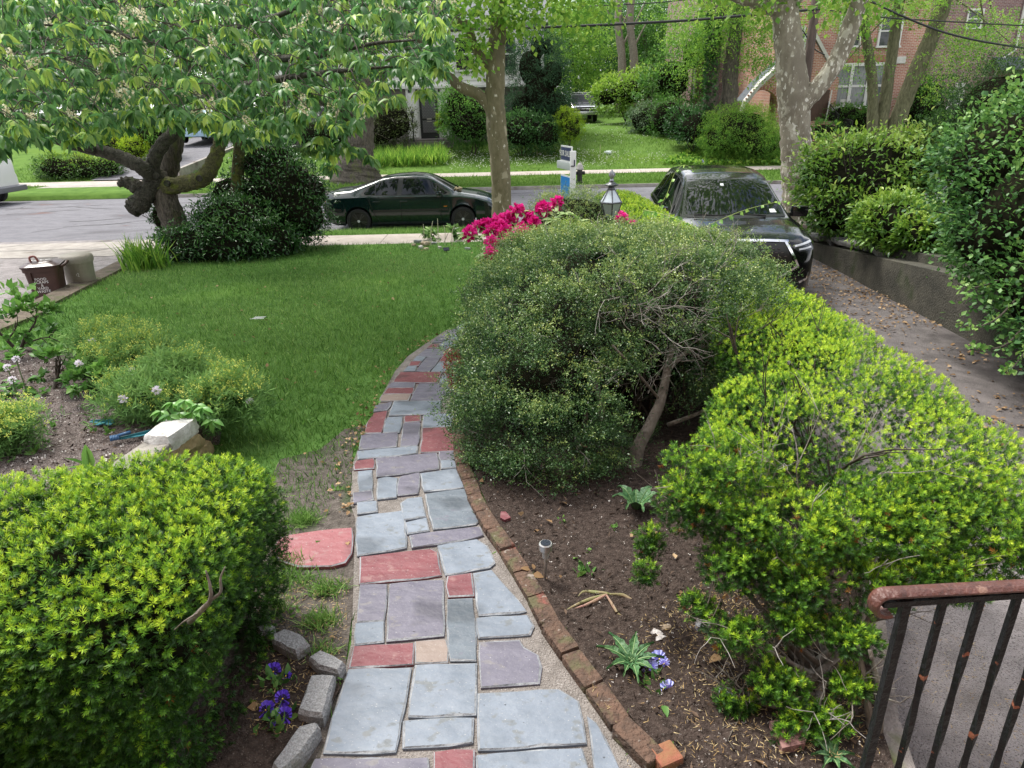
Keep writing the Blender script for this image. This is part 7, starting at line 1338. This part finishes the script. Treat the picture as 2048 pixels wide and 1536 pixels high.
gcp = in_poly([at(1340, 345, 31.5).xy + Vector((0, 2)), (at(1560, 345, 32.8).x, 32.8), (at(1560, 300, 35).x, 35.5), (at(1380, 290, 36).x, 36)], 5200, gfar); stuff("ground_cover", LEAF, gcp + np.array([0, 0, .1]), NP.normal(size=gcp.shape) + np.array([0, 0, .6]), NP.uniform(.1, .22, len(gcp)), NP.random(len(gcp)), green_m, .8)
shrub("window_shrub", "dark mixed shrub below the triple white window", [(1690, 235, 36.4, 1.1, .7, .7), (1735, 245, 36, .8, .7, .7), (1650, 262, 33.6, .7, .5, .4)], 2600, .14, mid_m, 59); shrub("corner_shrub", "tall shrub at the right corner of the red brick house", [(1850, 215, 36, 1.2, 1., 1.5), (1880, 255, 35, 1.3, 1, .8)], 3400, .17, mid_m, 60, depth=.7); shrub("rough_shrub", "rough weedy shrub below the barred white window", [(1905, 262, 34, 1.6, 1., .7), (1820, 285, 33, 1.2, .8, .5)], 2600, .16, green_m, 61, depth=.7)
# wood behind everything
wl = [(1030, 58, 2.6, 7, 'm'), (1090, 64, 3.4, 8, 'g'), (1150, 60, 3.0, 7.5, 'g'), (1195, 70, 3.2, 9, 'm'), (1235, 66, 2.6, 8, 'd'), (1290, 62, 3.0, 8, 'm'), (1335, 68, 3.2, 6.5, 'g'), (1385, 60, 2.8, 8, 'm'), (1170, 82, 4, 10, 'd'), (1270, 84, 4.4, 10, 'g'), (1060, 80, 4, 11, 'm'), (1440, 75, 4, 10, 'm'),
      (60, 52, 4, 8, 'm'), (190, 56, 4.2, 9, 'd'), (330, 52, 4, 8, 'm'), (450, 60, 4.5, 9, 'g'), (-80, 48, 4, 8, 'd'), (1960, 60, 4, 11, 'g'), (2090, 52, 3.4, 10, 'm')]
lab_w = ["behind the conifer's left side", "behind the conifer", "above the pickup truck", "with bright crown right of the pickup's roof", "with dark crown in the middle of the wood", "behind the low yellow maple", "beside the patch of sky", "behind the ivy covered tree's left trunk", "far back, darkest, above the pickup", "far back behind the low yellow maple", "far back over the white house's roof corner", "far back above the purple brick house", "left of the far driveway behind the work van", "behind the low clipped shrub across the road", "behind the pale blue car", "behind the white house's left end", "at the photo's left edge beyond the work van", "rising behind the purple brown house", "at the right edge behind the purple brown house"]
for i, (x, Y, r, h, kd) in enumerate(wl):
    b = at(x, 230, Y); g = fz(Y); cm = dict(m=mid_m, g=green_m, d=deep_m)[kd]; kd_ = dict(m="mid green", g="light green", d="dark green")[kd]
    tree("woodland_tree", kd_ + " leafy tree " + lab_w[i], (b.x, Y, g), [([Vector((b.x, Y, g - .2)), Vector((b.x + rnd.uniform(-.3, .3), Y, g + h * .35)), Vector((b.x + rnd.uniform(-.6, .6), Y, g + h * .75))], [.3, .22, .12])], rough_m if i % 2 else dark_bark, [(b.x, Y, g + h * .62, r, r, h * .42), (b.x + rnd.uniform(-1, 1), Y - .6, g + h * .3, r * .75, r * .7, h * .26), (b.x, Y, g + h, r * .8, r * .8, h * .25)], 260, 12, .55, .40, cm, 100 + i, group="trees of the wood behind the far gardens", T=FC, width=.9, droop=.3, limbs=4)
for x, lab in ((1242, "tall bare stemmed tree in the wood, left of the pair"), (1266, "tall bare stemmed tree in the wood, right of the pair and branching")):
    Y = 56; b = at(x, 220, Y); t = thing("bare_tree", (b.x, Y, fz(Y)), lab, "tree"); limb(t, px(Y, (x, 225), (x + 2, 120), (x - 6, 40), (x + 4, -60)), [.36, .3, .26, .2], M("pale_grey_bark", (.15, .13, .10), (.26, .23, .18), 10, .9), "trunk")
    for k in range(4): limb(t, px(Y, (x, 100 - 22 * k), (x + 14 * (-1) ** k, 70 - 22 * k), (x + 30 * (-1) ** k, 40 - 24 * k)), [.09, .03], MATS["pale_grey_bark"], "limb", 6)

# ---------------------------------------------------------------- planting above the right-hand wall
ev_m = LM("evergreen_leaves", [(.012, .045, .018), (.042, .115, .026), (.09, .19, .04), (.19, .29, .07)], .5, .25, .4); OB = tpl([(0, 0, 0), (-.42, .62, .07), (.42, .62, .07), (0, 1, -.05)], [(0, 2, 3), (0, 3, 1)])
EV = [(1990, 330, 7.8, .85, .9, .72), (1935, 390, 7.9, .55, .6, .55), (2040, 440, 6.9, .75, .8, .75), (1960, 480, 7.2, .55, .6, .50), (2060, 580, 6.3, .50, .6, .55), (2075, 670, 5.9, .32, .4, .28), (2100, 300, 7.4, .8, .9, .9), (1905, 470, 8.0, .35, .4, .32), (2010, 560, 6.6, .36, .4, .36)]
EL = [(*at(a + 48, b, Y), rx, ry, rz) for a, b, Y, rx, ry, rz in EV]
t = leafbush("evergreen_shrub", "big dark glossy evergreen shrub hanging over the concrete wall at the right edge", "shrub", EL, 14500, .062, ev_m, 64, .8, T=OB, depth=.4, lump=.16, freq=4.5, base=.40, up=.42, cs=.72, loc=(6.4, 7.4, .4), jit=.75)
for k, pts in enumerate(([(2030, 600, 6.2), (1990, 640, 6.0), (1945, 655, 5.9), (1918, 648, 5.85)], [(2050, 650, 6.0), (2010, 690, 5.8), (1960, 700, 5.7), (1940, 698, 5.7)], [(2060, 690, 5.8), (2030, 730, 5.6), (2010, 745, 5.5)], [(2000, 560, 6.5), (1950, 575, 6.3), (1915, 568, 6.2)], [(1960, 430, 7.3), (1880, 425, 7.6), (1830, 415, 7.7)])):
    P = smooth_path([at(*q) for q in pts], 5); m = MB(); m.tube(P, lerp_list([.010, .004], len(P)), 5); m.build("branch", twig_dark, t); c = np.array([P[i] for i in NP.integers(2, len(P), 46)]) + NP.normal(size=(46, 3)) * .025
    scatter("foliage", OB, c, NP.normal(size=c.shape) + np.array([-.4, -.2, .2]), NP.uniform(.04, .065, 46), NP.uniform(.3, 1, 46), ev_m, t, .8)
lr_m = LM("yellow_green_laurel", [(.025, .07, .012), (.085, .18, .022), (.19, .29, .04), (.36, .42, .10)], .35, .3, .5)
shrub("laurel_shrub", "large yellow green laurel above the coping stones, right of the forked plane tree", [(1715, 360, 13.0, 1.0, .9, .85), (1790, 345, 13.2, .9, .9, .75), (1680, 420, 12.6, .6, .6, .5), (1640, 350, 13.4, .4, .5, .5)], 7600, .105, lr_m, 65, width=.38, T=LONG, base=.28, up=.55, cs=.74, jit=.8)
shrub("laurel_shrub", "smaller yellow green laurel spilling towards the concrete wall", [(1800, 450, 10.8, .62, .6, .42), (1860, 470, 10.2, .5, .5, .38), (1760, 440, 11.2, .4, .4, .35)], 4600, .10, lr_m, 66, width=.38, T=LONG, base=.30, up=.5, cs=.72, jit=.8)
shrub("yew_dome", "dark green dome shaped yew behind the evergreen shrub at the right edge", [(2000, 255, 12.5, 1.05, 1., 1.15), (1965, 275, 12.6, .8, .8, .8)], 6000, .075, LM("dark_yew", [(.008, .026, .006), (.022, .062, .012), (.06, .125, .02)], .5, .2, .3), 67, T=FC, width=.6, base=.3, up=.5)
iv = in_poly([(6.15, 11.6), (7.4, 11.4), (8.2, 15), (6.6, 15.5)], 2200, lambda x, y: rz_(x, y) + .05); stuff("ivy_ground_cover", LEAF, iv, NP.normal(size=iv.shape) + np.array([0, -.3, .5]), NP.uniform(.05, .09, len(iv)), NP.random(len(iv)), deep_m, .8)

# ---------------------------------------------------------------- old cherry and the shrubs round it
Yc = 15.0; jt = at(312, 360, Yc)
t = thing("cherry_tree", at(352, 470, Yc), "old leaning cherry in cream flower with a sawn burl and a mossy limb", "tree")
limb(t, px(Yc, (365, 500), (348, 445), (332, 400), (316, 365), (306, 345)), [.30, .27, .25, .25, .22], rough_m, "trunk", 14, .06); limb(t, px(Yc + .5, (325, 395), (338, 340), (346, 300), (352, 262), (360, 200), (372, 110)), [.2, .19, .19, .18, .15, .1], rough_m, "trunk", 12, .06)
limb(t, [jt + Vector((.12, 0, .05)), *px(Yc - .25, (292, 385), (276, 408), (262, 418))], [.17, .20, .20, .17], dark_bark, "burl", 14, .12); limb(t, px(Yc - .3, (285, 378), (262, 368), (246, 364), (238, 372)), [.16, .14, .10, .04], dark_bark, "burl", 9, .15)
limb(t, [jt, *px(Yc - .4, (285, 335), (250, 318), (215, 305), (181, 297))] + px(Yc - 1.6, (130, 285), (70, 262)), [.17, .15, .135, .125, .12, .10, .06], dark_bark); limb(t, [jt, *px(Yc - .2, (306, 325), (322, 292), (345, 268), (368, 240), (400, 190), (450, 120))], [.16, .135, .13, .12, .10, .08, .05], dark_bark)
limb(t, [jt + Vector((0, 0, -.08)), *px(Yc - .1, (340, 372), (375, 366), (403, 358), (422, 335), (436, 300), (448, 250))], [.18, .175, .17, .165, .155, .14, .1], moss_m); limb(t, px(Yc + .4, (475, 430), (475, 370), (477, 320), (480, 280), (488, 200), (500, 90)), [.14, .13, .125, .12, .1, .06], moss_m, "trunk")
for x, y in ((334, 367), (398, 357), (312, 352)): m = MB(); c = at(x, y, Yc - .36); m.lathe(c, [(.07, .03), (.06, -.03), (.03, .0)], 10, 0, 'y'); m.build("knot", dark_bark, t, smooth=True)
ch_m = LM("cherry_leaves", [(.026, .075, .028), (.050, .125, .042), (.085, .18, .055), (.17, .28, .06), (.28, .38, .075)], .42, .42, .4)
bx = [0, 60, 100, 170, 250, 330, 400, 440, 470, 520, 560, 600, 640, 665, 700, 740, 790, 815, 850, 880, 900]; by = [312, 300, 285, 300, 265, 258, 268, 284, 296, 300, 288, 250, 225, 300, 262, 250, 190, 165, 205, 175, 150]
def lower(x): return float(np.interp(x, bx, by))
q = random.Random(5); CP = []; CT = []
def whorl(px_, py_, Y, n, out):                      # a drooping twig end
    c = np.array(at(px_, py_, Y)); a0 = q.uniform(0, 6.28); fr = q.random() < .42
    for k in range(n):
        a = a0 + k * 2.4; d = np.array([math.cos(a) * .75, math.sin(a) * .75, -.72 + q.uniform(-.4, .4)]); out[0].append(c + d * .02); out[1].append(d); out[2].append(min(1, (q.uniform(.55, 1) if fr and k < n * .6 else q.uniform(.05, .5)) + .1 * (Y < 7))); out[3].append(q.uniform(.55, 1.15))
def mass(name, nc, Y0_, Y1_, n, size, margin, x0_=-60, x1_=900, T=LONG, tw=.40):
    out = ([], [], [], []); ends = []
    while len(ends) < nc:
        x = q.uniform(x0_, x1_); y = q.uniform(-70, 330); Y = q.uniform(Y0_, Y1_)
        if y > lower(x) - margin - q.random() ** 2 * 30: continue
        if x > 640 and y > 330 - (x - 640) * .75 and q.random() < .5: continue
        whorl(x, y, Y, n, out); ends.append((x, y, Y))
    P = np.array(out[0]); scatter(name, T, P, np.array(out[1]) + NP.normal(size=P.shape) * .18, np.array(out[3]) * size, np.array(out[2]), ch_m, t, tw, ups=np.array([0, 0, 1.]) + NP.normal(size=P.shape) * .35); return ends
e1 = mass("foliage", 640, 5.6, 9.0, 13, .112, 14); e2 = mass("inner_foliage", 1500, 8, 14.5, 12, .15, 30); mass("back_foliage", 1000, 13, 18, 10, .21, 62, x1_=760, T=LEAF)
for (x, y, Y) in [(x_, lower(x_) - 22 - 14 * (i_ % 3), 6.4 + .3 * (i_ % 4)) for i_, x_ in enumerate(range(-10, 640, 17))] + [(650, 235, 6.5), (675, 255, 6.5), (690, 290, 6.6), (655, 300, 6.7), (640, 275, 6.6), (712, 300, 6.8), (740, 318, 6.8), (660, 330, 6.8), (700, 240, 6.6), (590, 255, 6.5), (850, 175, 6.4), (880, 140, 6.4), (830, 150, 6.4), (865, 110, 6.4), (790, 190, 6.6), (820, 105, 6.5)]:
    o_ = ([], [], [], []); [whorl(x + q.uniform(-10, 10), y + q.uniform(-10, 10), Y, 9, o_) for _ in range(3)]; P = np.array(o_[0]); scatter("foliage", LONG, P, np.array(o_[1]) + NP.normal(size=P.shape) * .2, np.array(o_[3]) * .13, np.array(o_[2]), ch_m, t, .40, ups=np.array([0, 0, 1.]) + NP.normal(size=P.shape) * .35)
m = MB()
for (x, y, Y) in e1 + e2[:260]:
    a = at(x, y, Y); b_ = at(x + q.uniform(-90, 40), y - q.uniform(5, 55), Y + q.uniform(.1, .8)); m.tube(smooth_path([b_, a.lerp(b_, .5) + Vector((0, 0, .05)), a], 3), [.007, .006, .005, .005, .004, .004, .003], 4, caps=False)
tag(m.build("twigs", twig_dark, t), kind='stuff')
for pts in ([(480, 130, 13), (560, 118, 10), (640, 110, 8), (740, 88, 7), (830, 80, 6.5)], [(430, 180, 13), (520, 165, 10), (610, 150, 8), (700, 140, 7), (800, 132, 6.8)], [(181, 297, 14.2), (120, 270, 11), (60, 240, 9), (-40, 200, 7.5)], [(372, 110, 14), (330, 90, 11), (280, 80, 9), (200, 60, 7.5), (90, 50, 6.5)], [(450, 120, 14), (470, 60, 11), (560, 30, 9), (640, -10, 8)], [(400, 190, 14), (380, 200, 11), (330, 190, 9), (260, 205, 7.6)], [(700, 235, 9), (650, 205, 9), (560, 190, 11), (480, 160, 14)]):
    limb(t, [at(*p_) for p_ in pts], [.07, .05, .03, .018, .008][:len(pts)], dark_bark, "limb", 7, .03)
bl_m = LM("cream_blossom", [(.38, .36, .20), (.62, .58, .40), (.8, .78, .64)], .7, .35, .2); protos = []
for k in range(3):
    n = 46; s_ = np.random.default_rng(k); h = s_.random(n); a = s_.uniform(0, 6.28, n); r = .018 * (1.15 - h * .6); c = np.stack([np.cos(a) * r, np.sin(a) * r, h * .10 - .05], 1); o = scatter("blossom", LEAF, c, np.stack([np.cos(a), np.sin(a), .4 + 0 * a], 1) + s_.normal(size=c.shape) * .4, .016, s_.random(n), bl_m, None, 1.1); o.parent = t; protos.append(o)
sel = [e for e in e1 if e[0] > -20 and e[1] > -15]; q.shuffle(sel)
for i, (x, y, Y) in enumerate(sel[:97]):
    o = protos[i] if i < 3 else protos[i % 3].copy()
    if i >= 3: COL.objects.link(o); o.parent = t
    o.location = at(x + q.uniform(-16, 16), y + q.uniform(-22, 8), Y - .12) - Vector(t.location); o.rotation_euler = (q.uniform(-1.1, 1.1), q.uniform(-1.1, 1.1), q.uniform(0, 6)); s_ = q.uniform(.8, 1.35); o.scale = (s_, s_, s_ * 1.15)
gl_m = LM("glossy_dark_laurel", [(.010, .036, .010), (.024, .075, .018), (.055, .14, .03), (.13, .23, .06)], .25, .2, .7)
shrub("dark_laurel", "dense dark glossy laurel mound at the lawn's left corner beneath the cherry", [(455, 490, 14.3, 1.05, .85, .62), (390, 500, 14.2, .75, .7, .52), (535, 490, 14.6, .7, .7, .58), (470, 440, 14.6, .9, .7, .5)], 9800, .095, gl_m, 68, width=.30, T=LONG, base=.32, up=.4, cs=.78, jit=.9)
shrub("dark_laurel", "taller dark laurel behind the mound, hiding the green car's boot", [(565, 385, 15.6, .92, .8, .82), (600, 430, 15.4, .62, .6, .62), (540, 330, 15.8, .7, .6, .5), (620, 385, 15.8, .42, .5, .5), (470, 395, 15.9, .6, .5, .55)], 7600, .095, gl_m, 69, width=.30, T=LONG, base=.25, up=.42, cs=.78, jit=.9)
shrub("ivy_mat", "leafy ivy hugging the foot of the leaning cherry trunk", [(322, 435, 15.3, .22, .25, .36), (345, 470, 15., .25, .25, .25)], 900, .07, deep_m, 70)
lb = atg(292, 538); n = 260; c = np.array([(lb.x + rnd.gauss(0, .16), lb.y + rnd.gauss(0, .16), lb.z) for _ in range(n)]); t = thing("lily_clump", lb, "clump of tall strap leaves at the left end of the dark laurel mound", "plant"); scatter("blades", BEND, c, np.array([-.08, 0, 1.]) + NP.normal(size=c.shape) * .30, NP.uniform(.35, .75, n), NP.random(n), green_m, t, .055)
m = MB(); c = atg(272, 525); m.rock(c + Vector((0, 0, .06)), (.3, .2, .16), .4, 0, .2); tag(m.build("edge_stone", grey_rock, smooth=True, sharp=35), "flat stone at the top end of the low mossy wall", "stone")
print("TOTAL faces", sum(len(o.data.polygons) for o in bpy.data.objects if o.type == 'MESH'))
